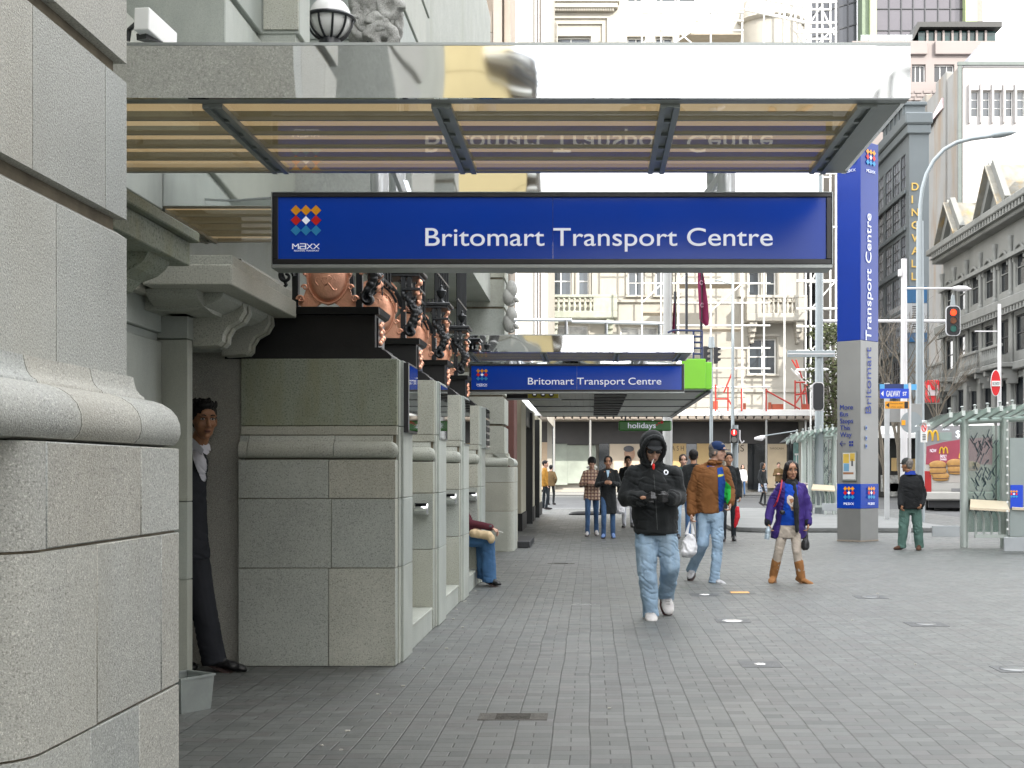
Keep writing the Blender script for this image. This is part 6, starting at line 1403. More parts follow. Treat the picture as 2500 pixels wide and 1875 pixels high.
jk = f.top('suit_jacket', suit, PZ(1365, 8.75), .15, .125, chest=.148, waist=.14, up=.066, lo=.058, sh_r=.062, cuff=.02, fold=.006, fs=5, seed=13, hem_c=(PX(462, 8.75), 8.75))
sf = f.patch(jk, [(462, 1066), (478, 1088), (492, 1090), (498, 1105), (508, 1122), (510, 1160), (505, 1186), (497, 1170), (486, 1130), (470, 1092)], MATS['white_cotton'], 'shirt_front', off=.010, step=2)
c = MB()
for a, q in ((P(462, 1062, 8.66), P(497, 1104, 8.60)), (P(509, 1092, 8.63), P(506, 1108, 8.60))):
    c.bar(a, q, .035, .02)
c.add([P(464, 1064, 8.66), P(497, 1095, 8.58), P(493, 1112, 8.58), P(464, 1082, 8.64), P(464, 1064, 8.68), P(497, 1095, 8.60), P(493, 1112, 8.60), P(464, 1082, 8.66)], [(0, 1, 2, 3), (7, 6, 5, 4), (0, 4, 5, 1), (1, 5, 6, 2), (2, 6, 7, 3), (3, 7, 4, 0)])
c.add([P(497, 1086, 8.62), P(511, 1103, 8.60), P(505, 1110, 8.58), P(494, 1102, 8.58), P(497, 1086, 8.64), P(511, 1103, 8.62), P(505, 1110, 8.60), P(494, 1102, 8.60)], [(0, 1, 2, 3), (7, 6, 5, 4), (0, 4, 5, 1), (1, 5, 6, 2), (2, 6, 7, 3), (3, 7, 4, 0)])
c = MB(); c.add([P(460, 1060, 8.66), P(480, 1078, 8.60), P(498, 1098, 8.57), (P(492, 1112, 8.57)), P(462, 1084, 8.63)]+[P(460, 1060, 8.69), P(480, 1078, 8.63), P(498, 1098, 8.60), P(492, 1112, 8.60), P(462, 1084, 8.66)], [(0, 1, 2, 3, 4), (9, 8, 7, 6, 5)]+[(i, (i+1) % 5, 5+(i+1) % 5, 5+i) for i in range(5)])
c.add([P(497, 1084, 8.62), P(512, 1104, 8.60), P(505, 1111, 8.58), P(494, 1104, 8.58)]+[P(497, 1084, 8.65), P(512, 1104, 8.63), P(505, 1111, 8.61), P(494, 1104, 8.61)], [(0, 1, 2, 3), (7, 6, 5, 4)]+[(i, (i+1) % 4, 4+(i+1) % 4, 4+i) for i in range(4)])
c.build('collar', MATS['white_cotton'], f.t)
f.pants(suit, th=.105, kn=.085, an=.078, fold=.006, fs=5, seed=14); f.shoes(black_leather, w=.046, slim=.85)
for a, b_ in piers: crest(a)
cvs = thing('wall_carving', 'carved stone scroll ornament beside the globe lamp above the canopy', 'carving', P(905, 100, 9.9))
for i, (cx_, cz, r, fl_) in enumerate(((905, 45, .16, 1), (935, 95, .12, -1), (880, 70, .10, -1), (950, 25, .09, 1), (890, 10, .12, 1), (925, 60, .07, -1))):
    cv = MB(); p = P(cx_, cz, 9.85-.04*(i % 2)); scroll(cv, p, r, 1.5, .050, 'y', fl_); to_obj(cv, (.012, 1), 'scroll', carved, cvs, fold=.010, fs=16, seed=i)
cv = MB(); cv.ell(P(925, 50, 10.05), (.20, .14, .30)); cv.ell(P(885, 88, 9.95), (.11, .12, .12)); cv.ell(P(945, 5, 9.9), (.13, .12, .15)); cv.ell(P(905, -20, 9.9), (.16, .14, .2))
for k in range(9): p = P(870+k*11, 20+(k*37) % 70, 9.85); cv.cap(p, p+Vector((.05, -.03, .07)), .045, .02, 8)
to_obj(cv, (.014, 1), 'boss', carved, cvs, fold=.016, fs=13, seed=3)
cv = MB(); p = P(1015, 95, 13.0); cv.ell(p, (.14, .3, .14)); cv.build('carved_boss', carved, bld, smooth=True)
# ---- smaller passers-by: joints from a standing or walking template
def joints(px, py, D, H_, stride=0., face=0, arms='down', z0=0., dy=0):
    """px,py feet; face 0 towards the camera, 180 away; returns px joints as metres -> (x px, y px, dy)"""
    S = H_/1.75; x0 = PX(px, D); zf = PZ(py, D) if z0 is None else z0; c, s_ = math.cos(R(face)), math.sin(R(face))
    def w(x, y, z):      # x right of the viewer, y forward of the figure (towards camera when face=0)
        X = x*c+y*s_; Y = -y*c+x*s_
        return (CX+(x0+X*S)*F/D, HY-(zf+z*S-EYE)*F/D, Y*S)
    st = stride
    J = {'head': w(0, .02, 1.625), 'neck': w(0, -.01, 1.475), 'sl': w(-.155, 0, 1.41), 'sr': w(.155, 0, 1.41), 'pl': w(-.085, 0, .93), 'pr': w(.085, 0, .93),
         'kl': w(-.095, .10+st*.45, .50), 'kr': w(.095, -.02-st*.25, .50), 'al': w(-.10, st, .10), 'ar': w(.10, -st, .10+abs(st)*.25), 'tl': w(-.12, st+.19, .055), 'tr': w(.12, -st+.18, .045)}
    if arms == 'down': J.update({'el': w(-.215, -.03, 1.13), 'er': w(.215, -.03, 1.13), 'wl': w(-.225, .08+.1*st, .88), 'wr': w(.225, .06, .88), 'hl': w(-.22, .13, .72), 'hr': w(.22, .11, .72)})
    if arms == 'phone': J.update({'el': w(-.24, 0, 1.14), 'er': w(.24, 0, 1.14), 'wl': w(-.09, .24, 1.18), 'wr': w(.09, .24, 1.18), 'hl': w(.01, .32, 1.24), 'hr': w(-.0, .32, 1.22)})
    if arms == 'pocket': J.update({'el': w(-.27, -.06, 1.14), 'er': w(.27, -.06, 1.14), 'wl': w(-.18, .07, .97), 'wr': w(.18, .07, .97), 'hl': w(-.14, .10, .88), 'hr': w(.14, .10, .88)})
    return J, S
def ped(lab, px, py, H_, D=None, stride=0., face=0, arms='down', topm=None, hem=.82, hw=.19, pm=None, shm=None, skin='light', hair=('short', 'brown'), pitch=3, yaw=None, group='people in the street beyond', z0=0., vox=.014, slim=1., faceon=False, skirt=None, up=.060, cap=None, name='jacket'):
    D = D or GD(py); J, S = joints(px, py, D, H_, stride, face, arms, z0)
    f = Fig(lab, D, J, S=S, yaw=face if yaw is None else yaw, pitch=pitch, skin=skin, vox=vox, group=group, gz=z0, head_s=1.08)
    f.body(hcurl=1.0)
    if faceon: f.face(hc=hair[1])
    if cap is not None: f.hair('short', hair[1]); f.cap_hat(cap)
    else: f.hair(*hair)
    f.jk = f.top(name, topm, z0+hem*S, hw*S*slim, .125*S*slim, chest=.165*S*slim, up=up, lo=up*.9, sh_r=up*1.02, cuff=.03, fold=.007, fs=8, seed=int(px) % 17, collar=.02)
    if skirt is not None:
        b = MB(); pel = (f.J['pl']+f.J['pr'])/2; b.loft([(Vector((pel.x, pel.y, z0+.56*S)), .19*S, .14*S, 0), (Vector((pel.x, pel.y, z0+.9*S)), .165*S, .12*S, 0)], 20); to_obj(b, (.014, 2), 'skirt', skirt, f.t, fold=.006, fs=9)
    f.pants(pm, th=.080*slim, kn=.058*slim, an=.052*slim, fold=.005, hipw=.15, name='trousers'); f.shoes(shm or black_leather, w=.044)
    return f
def plaid(name, a, b_, c, s_=14.):
    m, nt, bs, out = newmat(name); p = nd(nt, 'SeparateXYZ', {0: nd(nt, 'NewGeometry').outputs['Position']})
    def str_(v, k, th): return mth(nt, 'GREATER_THAN', mth(nt, 'FRACT', mth(nt, 'MULTIPLY', v, k)), th)
    col = mixc(nt, mth(nt, 'MULTIPLY', str_(p.outputs[0], s_, .5), .75), a, b_); col = mixc(nt, mth(nt, 'MULTIPLY', str_(p.outputs[2], s_, .5), .75), col, b_)
    col = mixc(nt, mth(nt, 'MULTIPLY', mth(nt, 'ADD', str_(p.outputs[2], s_, .9), str_(p.outputs[0], s_, .9)), .5), col, c)
    nt.links.new(col, bs.inputs['Base Color']); bs.inputs['Roughness'].default_value = .85; MATS[name] = m; return m
teal_cl = cloth('teal_cloth', (.045, .14, .13)); olive = cloth('olive_brown_cloth', (.13, .085, .04)); whitepants = cloth('white_trousers', (.55, .56, .60), var=.05)
green_tr = cloth('grey_green_trousers', (.095, .17, .145), var=.12)
f = ped('man in plaid shirt and headphones looking down at his phone', 1445, 1308, 1.66, stride=.12, arms='phone', topm=plaid('plaid_shirt', (.55, .40, .28), (.10, .03, .03), (.6, .5, .4)), hem=.80, pm=denim_d, hair=('bowl', 'black'), pitch=28, group='people walking beyond the hooded man', shm=shoe_white, vox=.011, skin='light')
b = MB(); b.tube([f.hl((.085*math.cos(R(a)), -.02, -.10+.03*math.sin(R(a)))) for a in range(-170, -5, 15)], .012, 8); b.ell(f.hl((-.085, 0, -.09)), .03); b.ell(f.hl((.085, 0, -.09)), .03); b.build('headphones', white_p, f.t, smooth=True)
f = ped('woman in long black coat and jeans holding a phone beside the plaid shirt man', 1485, 1314, 1.68, stride=.05, arms='phone', topm=black_cl, hem=.52, hw=.19, pm=denim_d, hair=('tied', 'black'), skin='tan', faceon=True, group='people walking beyond the hooded man', shm=cloth('blue_canvas', (.14, .22, .42)), vox=.011, name='coat')
f.patch(f.jk, [(1480, 1148), (1488, 1148), (1486, 1162), (1483, 1166)], cloth('pale_blue_cloth', (.35, .5, .62)), 'shirt_front', off=.006, step=1.5)
t = thing('phone', 'small dark phone held by the woman in the black coat', 'phone', f.J['hl']); MB().box(f.J['hl'].x-.03, f.J['hl'].x+.035, f.J['hl'].y-.03, f.J['hl'].y-.018, f.J['hl'].z, f.J['hl'].z+.05).build('screen', black_leather, t)
ped('person in white trousers half hidden behind the hooded man', 1533, 1288, 1.74, stride=.1, topm=black_cl, pm=whitepants, hair=('short', 'black'), skin='tan', group='people walking beyond the hooded man')
bag('carrier_bag', 'white shopping bag between the black coat woman and the hooded man', [(1210, 1512, 3), (1222, 1512, 9), (1240, 1513, 13), (1250, 1514, 12), (1255, 1514, 7)], 26.5, None, None)
ped('woman in teal jumper and jeans between the two men in front', 1668, 1314, 1.72, stride=.12, topm=teal_cl, pm=denim, hair=('tied', 'brown'), skin='light', faceon=True, group='people walking beyond the hooded man', hem=.86)
ped('man in dark jacket walking away behind the brown jacket man', 1693, 1328, 1.78, stride=.1, face=180, topm=black_cl, pm=denim_d, hair=('short', 'black'), group='people walking beyond the hooded man', skin='tan')
f = ped('man in black jacket right behind the brown jacket man', 1779, 1321, 1.74, stride=.08, topm=black_cl, pm=cloth('dark_trousers', (.02, .025, .03)), hair=('short', 'black'), group='people walking beyond the hooded man', skin='tan')
bag('carrier_bag', 'red and white bag hanging behind the brown jacket man', [(1236, 1801, 4), (1245, 1801, 6), (1262, 1800, 7), (1280, 1797, 5), (1289, 1795, 2)], 24.6, None, None, m=cloth('red_plastic', (.50, .02, .03), rough=.4), dep=.05)
f = Fig('stout man in black jacket, cap and green trousers standing with his back turned', 22.2,
  {'head': (2214, 1136, -.02), 'neck': (2222, 1153, 0), 'sl': (2207, 1168, .0), 'sr': (2243, 1168, .0), 'el': (2200, 1205, -.05), 'er': (2254, 1206, .0), 'wl': (2199, 1232, -.16), 'wr': (2250, 1232, -.12), 'hl': (2201, 1240, -.2), 'hr': (2246, 1240, -.2),
   'pl': (2210, 1243, .0), 'pr': (2236, 1243, .0), 'kl': (2205, 1290, .02), 'kr': (2241, 1288, .0), 'al': (2202, 1330, .06), 'ar': (2244, 1330, .05), 'tl': (2186, 1337, .0), 'tr': (2242, 1338, -.18)}, S=.93, yaw=222, pitch=2, skin='brown', vox=.010, group='people walking beyond the hooded man', head_s=1.08)
f.body(); f.hair('short', 'grey'); f.cap_hat(cloth('grey_cap', (.045, .047, .045)))
f.jk = f.top('jacket', cloth('black_wool', (.013, .014, .015)), PZ(1243, 22.2), .215, .17, chest=.195, waist=.225, up=.076, lo=.066, sh_r=.074, fold=.010, fs=6, seed=4, collar=.02)
f.pants(green_tr, th=.108, kn=.092, an=.082, fold=.010, fs=7, hipw=.20); f.shoes(cloth('brown_shoe', (.08, .04, .025)), w=.05)
b = MB(); n0 = f.J['neck']; b.loft([(n0+Vector((0, .0, -.04)), .105, .10, 0), (n0+Vector((0, .0, .025)), .08, .08, 0)], 18); b.build('blue_collar', cloth('blue_collar', (.02, .05, .30)), f.t, smooth='auto')
f = ped('woman in checked skirt and black tights crossing in the distance', 1862, 1234, 1.72, D=50.5, stride=.18, face=55, topm=black_cl, hem=.92, pm=black_cl, hair=('long', 'black'), skin='tan', skirt=plaid('checked_skirt', (.10, .14, .22), (.42, .45, .5), (.5, .5, .55), 9.), vox=.018, slim=.9)
ped('woman in purple scarf with pale bundle crossing in the distance', 1813, 1211, 1.72, D=70, stride=.1, topm=cloth('white_knit', (.6, .6, .62)), pm=denim_d, hair=('long', 'black'), vox=.02, skin='light')
ped('man with hand raised standing by the tan poster in the distance', 1901, 1216, 1.8, D=64, stride=.05, topm=olive, pm=cloth('dark_trousers', (.02, .025, .03)), arms='phone', hair=('short', 'black'), vox=.02)
ped('person in dark clothes in the shadow by the far shop door', 2006, 1222, 1.75, D=58, stride=.05, topm=black_cl, pm=black_cl, hair=('short', 'black'), vox=.02)
ped('person in brown jacket waiting at the arcade shop doorway', 1345, 1226, 1.75, D=56, stride=.05, face=160, topm=olive, pm=black_cl, hair=('short', 'black'), arms='pocket', vox=.02, z0=-.11)
ped('person with ochre bag standing in the arcade doorway on the left', 1330, 1240, 1.75, D=45.5, stride=.05, face=90, topm=cloth('ochre_jacket', (.34, .17, .03)), pm=cloth('dark_trousers', (.02, .025, .03)), hair=('short', 'black'), vox=.02)
ped('distant shopper in black between the hooded man and the poster', 1575, 1236, 1.75, D=49.5, face=180, topm=black_cl, pm=black_cl, hair=('short', 'black'), vox=.02, z0=-.11)
# seated person on the sill between the last free piers
f = Fig('person in maroon jumper and jeans seated on the stone sill with a cigarette', 15.2,
  {'head': (1116, 1150, .2), 'neck': (1110, 1182, .2), 'sl': (1085, 1212, .2), 'sr': (1118, 1212, .1), 'el': (1100, 1272, .1), 'er': (1146, 1278, .0), 'wl': (1150, 1290, .0), 'wr': (1198, 1287, -.05), 'hl': (1175, 1285, -.02), 'hr': (1217, 1296, -.05),
   'pl': (1115, 1316, .2), 'pr': (1118, 1316, .0), 'kl': (1178, 1322, .15), 'kr': (1192, 1320, -.05), 'al': (1182, 1402, .15), 'ar': (1194, 1408, -.02), 'tl': (1207, 1418, .12), 'tr': (1217, 1420, -.08)}, S=1., yaw=75, skin='light', vox=.009)
f.body(hcurl=.9); f.hair('short', 'brown')
f.top('maroon_jumper', cloth('maroon_knit', (.085, .022, .03)), PZ(1325, 15.2), .16, .13, chest=.15, up=.058, lo=.05, sh_r=.06, fold=.006)
f.pants(cloth('mid_denim', (.05, .12, .24), var=.25, vs=6, stain=(4, (.10, .20, .34), .6)), th=.088, kn=.085, an=.085, fold=.008); f.shoes(black_leather, w=.045)
b = MB(); b.cap(P(1155, 1302, 15.05), P(1192, 1307, 15.0), .05, .055); b.ell(P(1199, 1315, 15.0), (.045, .05, .06)); to_obj(b, (.009, 3), 'cream_bundle', mat('cream_fabric', (.55, .42, .25), .7, var=.08), f.t, fold=.008, fs=12)
b = MB(); w_ = f.J['wr']; b.tube([w_+Vector((-.018, 0, .002)), w_+Vector((.012, 0, -.002))], .040, 12); b.build('watch_strap', black_leather, f.t)
tag(MB().tube([P(1218, 1297, 15.12), P(1228, 1300, 15.1)], .0045, 6).build('cigarette', white_p), 'cigarette between the fingers of the seated person', 'cigarette')
# ------------------------------------------------------------------ the tall sign column
t = thing('sign_column', 'tall blue and grey square sign column with vertical station lettering', 'sign column', (PX(2098, 24.9), 25.2, 0))
DC = 24.9; cL, cM, cR = PX(2046, DC), PX(2101, DC-.25), PX(2149, DC); yM = DC-.25
A = Vector((cL, DC+.10, 0)); Bm = Vector((cM, yM, 0)); Cc = Vector((cR, DC+.16, 0)); Dd = A+Cc-Bm
def colpart(nm, z0, z1, m, grow=0.):
    ctr = (A+Cc)/2; b = MB(); b.prism([((p-ctr)*(1+grow)+ctr)[:2] for p in (A, Bm, Cc, Dd)], 'z', z0, z1); return b.build(nm, m, t, bevel=.006)
zt = PZ(349, DC); zb = PZ(833, DC); z2, z3 = PZ(1181, DC), PZ(1241, DC)
colpart('blue_upper', zb, zt, blue_dark); colpart('grey_shaft', z3, zb-.003, grey_panel, -.002); colpart('blue_band', z3, z2, MATS['blue_sign'], .012); colpart('grey_foot', .03, z3-.003, mat('grey_foot_panel', (.22, .22, .21), .45, .25, var=.06), -.002); colpart('base', 0, .03, sandstone, .02)
def face_M(p0, p1):      # maps x along face, y outwards(-) to world
    u = (p1-p0).normalized(); n = Vector((u.y, -u.x, 0)); 
    if n.y > 0: n = -n
    return Matrix(((u.x, -n.x, 0, 0), (u.y, -n.y, 0, 0), (0, 0, 1, 0), (0, 0, 0, 1))), u, n
ML, uL, nL = face_M(A, Bm); MR, uR, nR = face_M(Bm, Cc)
V90 = Matrix.Rotation(R(-90), 4, 'Y')
z_t0, z_t1 = PZ(1010, DC), PZ(527, DC); Lt = z_t1-z_t0; pR = Bm+uR*.335+nR*.012
zs_ = PZ(836, DC)
ln1 = zs_-z_t0-.10
text('Britomart', letter_b, t, pR+Vector((0, 0, z_t0)), .185, ln1, M=MR @ V90, name='lettering')
text('Transport Centre', letter_w, t, pR+Vector((0, 0, zs_+.03)), .185, z_t1-zs_, M=MR @ V90, name='lettering')
def lface(px, py): s_ = (PX(px, DC)-A.x)/(Bm.x-A.x); p = A.lerp(Bm, s_)+nL*.014; p.z = PZ(py, DC); return p
def rface(px, py): s_ = (PX(px, DC)-Bm.x)/(Cc.x-Bm.x); p = Bm.lerp(Cc, s_)+nR*.014; p.z = PZ(py, DC); return p
for i, wd in enumerate(('More', 'Bus', 'Stops', 'This', 'Way')): text(wd, letter_b, t, lface(2053, 1000+i*16.7), .095, M=ML, name='lettering')
b = MB()
for a, c in (((0, 0), (.12, 0)), ((0, 0), (.05, .05)), ((0, 0), (.05, -.05))): b.bar((a[0], 0, a[1]), (c[0], 0, c[1]), .016, .006)
b.xf(ML); b.xf(Matrix.Translation(lface(2053, 1083))); b.build('arrow', letter_b, t)
b = MB(); 
for x, z in ((0, 0), (.05, 0), (0, -.06), (.05, -.06)): b.box(x, x+.035, -.003, 0, z, z+.04)
b.xf(ML); b.xf(Matrix.Translation(lface(2072, 1082))); b.build('bus_symbol', letter_b, t)
for (px, py, fn, M_) in ((2072, 1203, lface, ML), (2124, 1203, rface, MR)): q = fn(px, py)+(nL if fn is lface else nR)*.012; maxx(t, q, .082, M_)
for (px, py, fn, M_) in ((2072, 386, lface, ML), (2124, 386, rface, MR)): maxx(t, fn(px, py), .105, M_)
for py in (1045, 1070, 1090):
    b = MB(); b.box(-.03, .03, -.002, 0, -.045, .045); b.xf(MR); b.xf(Matrix.Translation(rface(2110, py))); s_ = b.build('pictogram', mat('pale_blue_label', (.22, .30, .46), .4), t)
    b = MB(); b.box(-.014, .014, -.006, -.0025, -.02, .02); b.xf(MR); b.xf(Matrix.Translation(rface(2110, py))); b.build('symbol', letter_b, s_)
b = MB(); b.box(-.16, .16, -.02, 0, -.29, .29); b.xf(ML); b.xf(Matrix.Translation(lface(2073, 1138))); ps_ = b.build('poster_frame', alu, t)
for nm, col, (x0, x1, z0, z1) in (('white', (.6, .6, .58), (-.14, .14, -.26, .26)), ('yellow', (.62, .42, .08), (-.13, .0, .06, .24)), ('yellow', (.62, .42, .08), (.02, .13, .10, .25)), ('blue', (.16, .34, .5), (-.12, .0, -.1, .05)), ('dark', (.06, .05, .05), (.05, .09, .0, .14)), ('brown', (.4, .15, .05), (-.13, .1, -.16, -.12))):
    b = MB(); b.box(x0, x1, -.026-(.002 if nm != 'white' else 0), -.021, z0, z1); b.xf(ML); b.xf(Matrix.Translation(lface(2073, 1138))); b.build('printed_'+nm, mat('print_'+nm, col, .4), ps_)
# ------------------------------------------------------------------ poles, lamps, signals and signs
pole_g = mat('grey_pole', (.27, .30, .31), .45, .3, var=.06); pole_w = mat('white_pole', (.62, .60, .60), .4, var=.04)
def lamp(nm, lab, pole, r0, arm, head, m, D, grp=None, z0=0.):
    t = thing('street_lamp', lab, 'street lamp', (PX(pole, D), D, z0), grp); b = MB(); b.tube([(PX(pole, D), D, z0), (PX(pole, D), D, PZ(arm[0][1], D))], [r0, r0*.72], 12); b.build('post', m, t, smooth='auto')
    if len(arm) > 1: b = MB(); b.tube([P(x, y, D) for x, y in arm], r0*.42, 8); b.build('arm', m, t, smooth='auto')
    if head:
        b = MB(); (x0, y0), (x1, y1) = head; a, c = P(x0, y0, D), P(x1, y1, D); Lh = (c-a).length
        b.tube([a, a.lerp(c, .15), a.lerp(c, .45), a.lerp(c, .8), c], [Lh*.05, Lh*.13, Lh*.15, Lh*.10, Lh*.02], 12); b.xf(Matrix.Translation(a) @ Matrix.Diagonal((1, 1, .8, 1)) @ Matrix.Translation(-a)); b.build('lantern', m, t, smooth=True)
    return t
arc = [(2246, 560)]+[(2246+i_*1.0, 0) for i_ in []]
pts = [(2246, 540), (2247, 500), (2252, 460), (2262, 425), (2280, 392), (2305, 365), (2335, 348), (2370, 339), (2420, 332)]
lamp('l', 'tall grey street lamp with a long curved arm reaching right', 2246, .13, pts, ((2415, 332), (2481, 320)), pole_g, 34.5)
lamp('l', 'white street lamp with straight horizontal arm in front of the gold lettered building', 2207, .10, [(2207, 632)], None, pole_w, 33, z0=0)
b_t = C.objects['street_lamp.001'] if 'street_lamp.001' in C.objects else t
b = MB(); b.tube([P(2207, 704, 33), P(2330, 704, 33)], .028, 8); b.build('arm', pole_w, b_t); b = MB(); a, c = P(2325, 704, 33), P(2372, 705, 33); b.tube([a, a.lerp(c, .3), a.lerp(c, .7), c], [.04, .075, .07, .01], 12); b.build('lantern', pole_w, b_t, smooth=True)
b = MB(); b.box(PX(2193, 33), PX(2201, 33), 32.9, 33.05, PZ(675, 33), PZ(658, 33), .01); b.build('box', pole_w, b_t)
lamp('l', 'slim lamp post with small amber lantern in front of the white building', 1789, .09, [(1789, 650), (1789, 694), (1770, 690), (1760, 685)], ((1762, 686), (1744, 683)), pole_g, 60)
lamp('l', 'thick plain pale pole rising behind the second canopy', 1630, .19, [(1630, 430)], None, grey_panel, 45)
lamp('l', 'thin white post with side arm in front of the grey Victorian building', 2440, .07, [(2440, 742)], None, pole_w, 40)
b = MB(); b.tube([P(2440, 809, 40), P(2380, 809, 40)], .02, 6); b.build('arm', pole_w, C.objects['street_lamp.004'])
# signal gantry
t = thing('signal_gantry', 'grey pole with long horizontal arm carrying the red traffic light', 'signal pole', (PX(2000, 38), 38, 0))
b = MB(); b.tube([(PX(2000, 38), 38, 0), (PX(2000, 38), 38, PZ(430, 38))], [.14, .10], 14); b.build('post', pole_g, t, smooth='auto')
b = MB(); b.tube([P(2000, 784, 38), P(2312, 784, 38)], .05, 10); b.build('arm', pole_w, t, smooth='auto')
b = MB(); b.box(PX(1920, 38), PX(2036, 38), 37.82, 37.86, PZ(873, 38), PZ(857, 38), .01); b.build('sign_back', pole_g, t); b = MB(); b.box(PX(1921, 38), PX(2035, 38), 37.80, 37.815, PZ(866.5, 38), PZ(864, 38)); b.build('rail', pole_w, t)
sig_dark = mat('signal_black', (.01, .01, .012), .5); 
def emi(nm, c, s_): return mat(nm, tuple(x*.5 for x in c), .3, emit=(c, s_))
def signal(lab, px, py, wd, ht, D, on, rim=True):
    t = thing('traffic_light', lab, 'traffic light', P(px, py+ht/2, D)); k = D/F
    def rr(w_, h_, y0, y1, m, nm):
        b = MB(); pts = rounded(PX(px, D)-w_*k/2, PX(px, D)+w_*k/2, PZ(py, D)-h_*k/2, PZ(py, D)+h_*k/2, w_*k*.32); b.prism(pts, 'y', y0, y1); return b.build(nm, m, t)
    if rim: rr(wd, ht, D+.0, D+.03, mat('white_rim', (.6, .6, .62), .4), 'backboard_rim')
    rr(wd-4, ht-4, D-.02, D-.001, sig_dark, 'backboard')
    for i, c in enumerate(('red', 'amber', 'green')):
        z = PZ(py-ht*.27+i*ht*.27, D); r_ = wd*k*.22; lit_ = (on == c)
        m = emi('signal_lit_red', (1, .035, .004), 1.1) if lit_ else {'red': mat('signal_dim_red', (.12, .01, .01), .3), 'amber': mat('signal_dim_amber', (.14, .04, .01), .3), 'green': mat('signal_dim_green', (.01, .09, .07), .3)}[c]
        b = MB(); b.lathe([(r_*.9, -.035), (r_, -.022)], (PX(px, D), D-.005, z), 18, 'y'); b.build(c+'_lens', m, t)
        b = MB(); b.tube([(PX(px, D)+r_*1.15*math.cos(R(a)), D-.09, z+r_*1.15*math.sin(R(a))) for a in range(-10, 191, 20)], .012, 6); b.build('visor', sig_dark, t)
    return t
signal('traffic light showing red with white rimmed backboard on the gantry arm', 2327, 783, 36, 74, 37.6, 'red')
b = MB(); b.prism([(PX(2321, 38), PZ(745, 38)), (PX(2333, 38), PZ(745, 38)), (PX(2330, 38), PZ(720, 38)), (PX(2324, 38), PZ(720, 38))], 'y', 38, 38.06); tag(b.build('aerial_box', pole_g), 'small grey tapered box above the red traffic light', 'box')
b = MB()
def sidesig(lab, px, py, D, flip=1, sc_=1.):
    t = thing('traffic_light', lab, 'traffic light', P(px, py+22, D)); b = MB(); k = D/F*sc_
    b.box(PX(px, D)-5*k, PX(px, D)+5*k, D, D+.2, PZ(py, D)-20*k, PZ(py, D)+20*k, .02); b.build('housing', sig_dark, t)
    b = MB()
    for i in range(3): z = PZ(py, D)+(13-13*i)*k; x = PX(px, D)+flip*5*k; b.prism([(x, z-2*k), (x+flip*7*k, z+1*k), (x+flip*7*k, z+5*k), (x, z+6*k)], 'y', D+.02, D+.18)
    b.build('visors', sig_dark, t)
sidesig('black traffic light seen from the side, left of the pair above the green box', 1722, 865, 44, 1); sidesig('black traffic light seen from the side, right of the pair above the green box', 1748, 867, 44, 1)
t = thing('signal_post', 'slim grey post between the pair of side-on traffic lights', 'post', (PX(1737, 44), 44.1, 0)); b = MB(); b.tube([(PX(1737, 44), 44.1, 0), (PX(1737, 44), 44.1, PZ(835, 44))], .06, 10); b.tube([P(1737, 850, 44.1), P(1737, 822, 44.1)], [.13, .09], 10); b.build('post', pole_g, t)
t = thing('pedestrian_signal', 'pedestrian signal with glowing red figure on a grey post', 'pedestrian signal', (PX(1795, 34), 34, 0))
b = MB(); b.tube([(PX(1795, 34), 34, 0), (PX(1795, 34), 34, PZ(1038, 34))], .085, 12); b.build('post', pole_g, t, smooth='auto')
b = MB(); b.box(PX(1781, 34), PX(1799, 34), 33.7, 33.9, PZ(1082, 34), PZ(1047, 34), .02); b.build('housing', sig_dark, t)
b = MB(); b.lathe([(.075, 0), (.075, .01)], (PX(1789, 34), 33.685, PZ(1057, 34)), 18, 'y'); r_ = b.build('lens', emi('ped_red', (.9, .01, .01), .8), t)
b = MB(); b.box(PX(1789, 34)-.012, PX(1789, 34)+.012, 33.67, 33.68, PZ(1061, 34), PZ(1053, 34)); b.ell((PX(1789, 34), 33.675, PZ(1052, 34)), .014); b.build('figure', emi('ped_figure', (1, .5, .4), 1.2), r_)
b = MB(); b.lathe([(.075, 0), (.075, .01)], (PX(1789, 34), 33.685, PZ(1074, 34)), 18, 'y'); b.build('lens', mat('dim_lens', (.12, .12, .11), .3), t)
b = MB(); b.tube([P(1806, 1050, 33.8), P(1806, 1072, 33.8), P(1811, 1082, 33.8), P(1817, 1076, 33.8)], .02, 6); b.build('hook_bracket', pole_w, t)
t = thing('hanging_lantern', 'pale street lantern head on a thin arm in front of the shops', 'street lamp', P(1850, 1072, 40)); b = MB(); b.tube([P(1866, 1064, 40), P(1945, 1052, 40)], .02, 6); b.build('arm', pole_g, t); b = MB(); b.tube([P(1868, 1066, 40), P(1858, 1070, 40), P(1842, 1071, 40)], [.05, .09, .04], 10); b.build('head', pole_w, t)
t = thing('traffic_light', 'black signal backboard seen from behind beside the shelter pole', 'traffic light', P(1988, 1000, 36)); b = MB(); b.prism(rounded(PX(1983, 36), PX(2012, 36), PZ(1003, 36), PZ(933, 36), .1), 'y', 36, 36.03); b.build('rim', pole_w, t); b = MB(); b.prism(rounded(PX(1985, 36), PX(2010, 36), PZ(1001, 36), PZ(935, 36), .1), 'y', 35.96, 35.995); b.build('backboard', sig_dark, t)
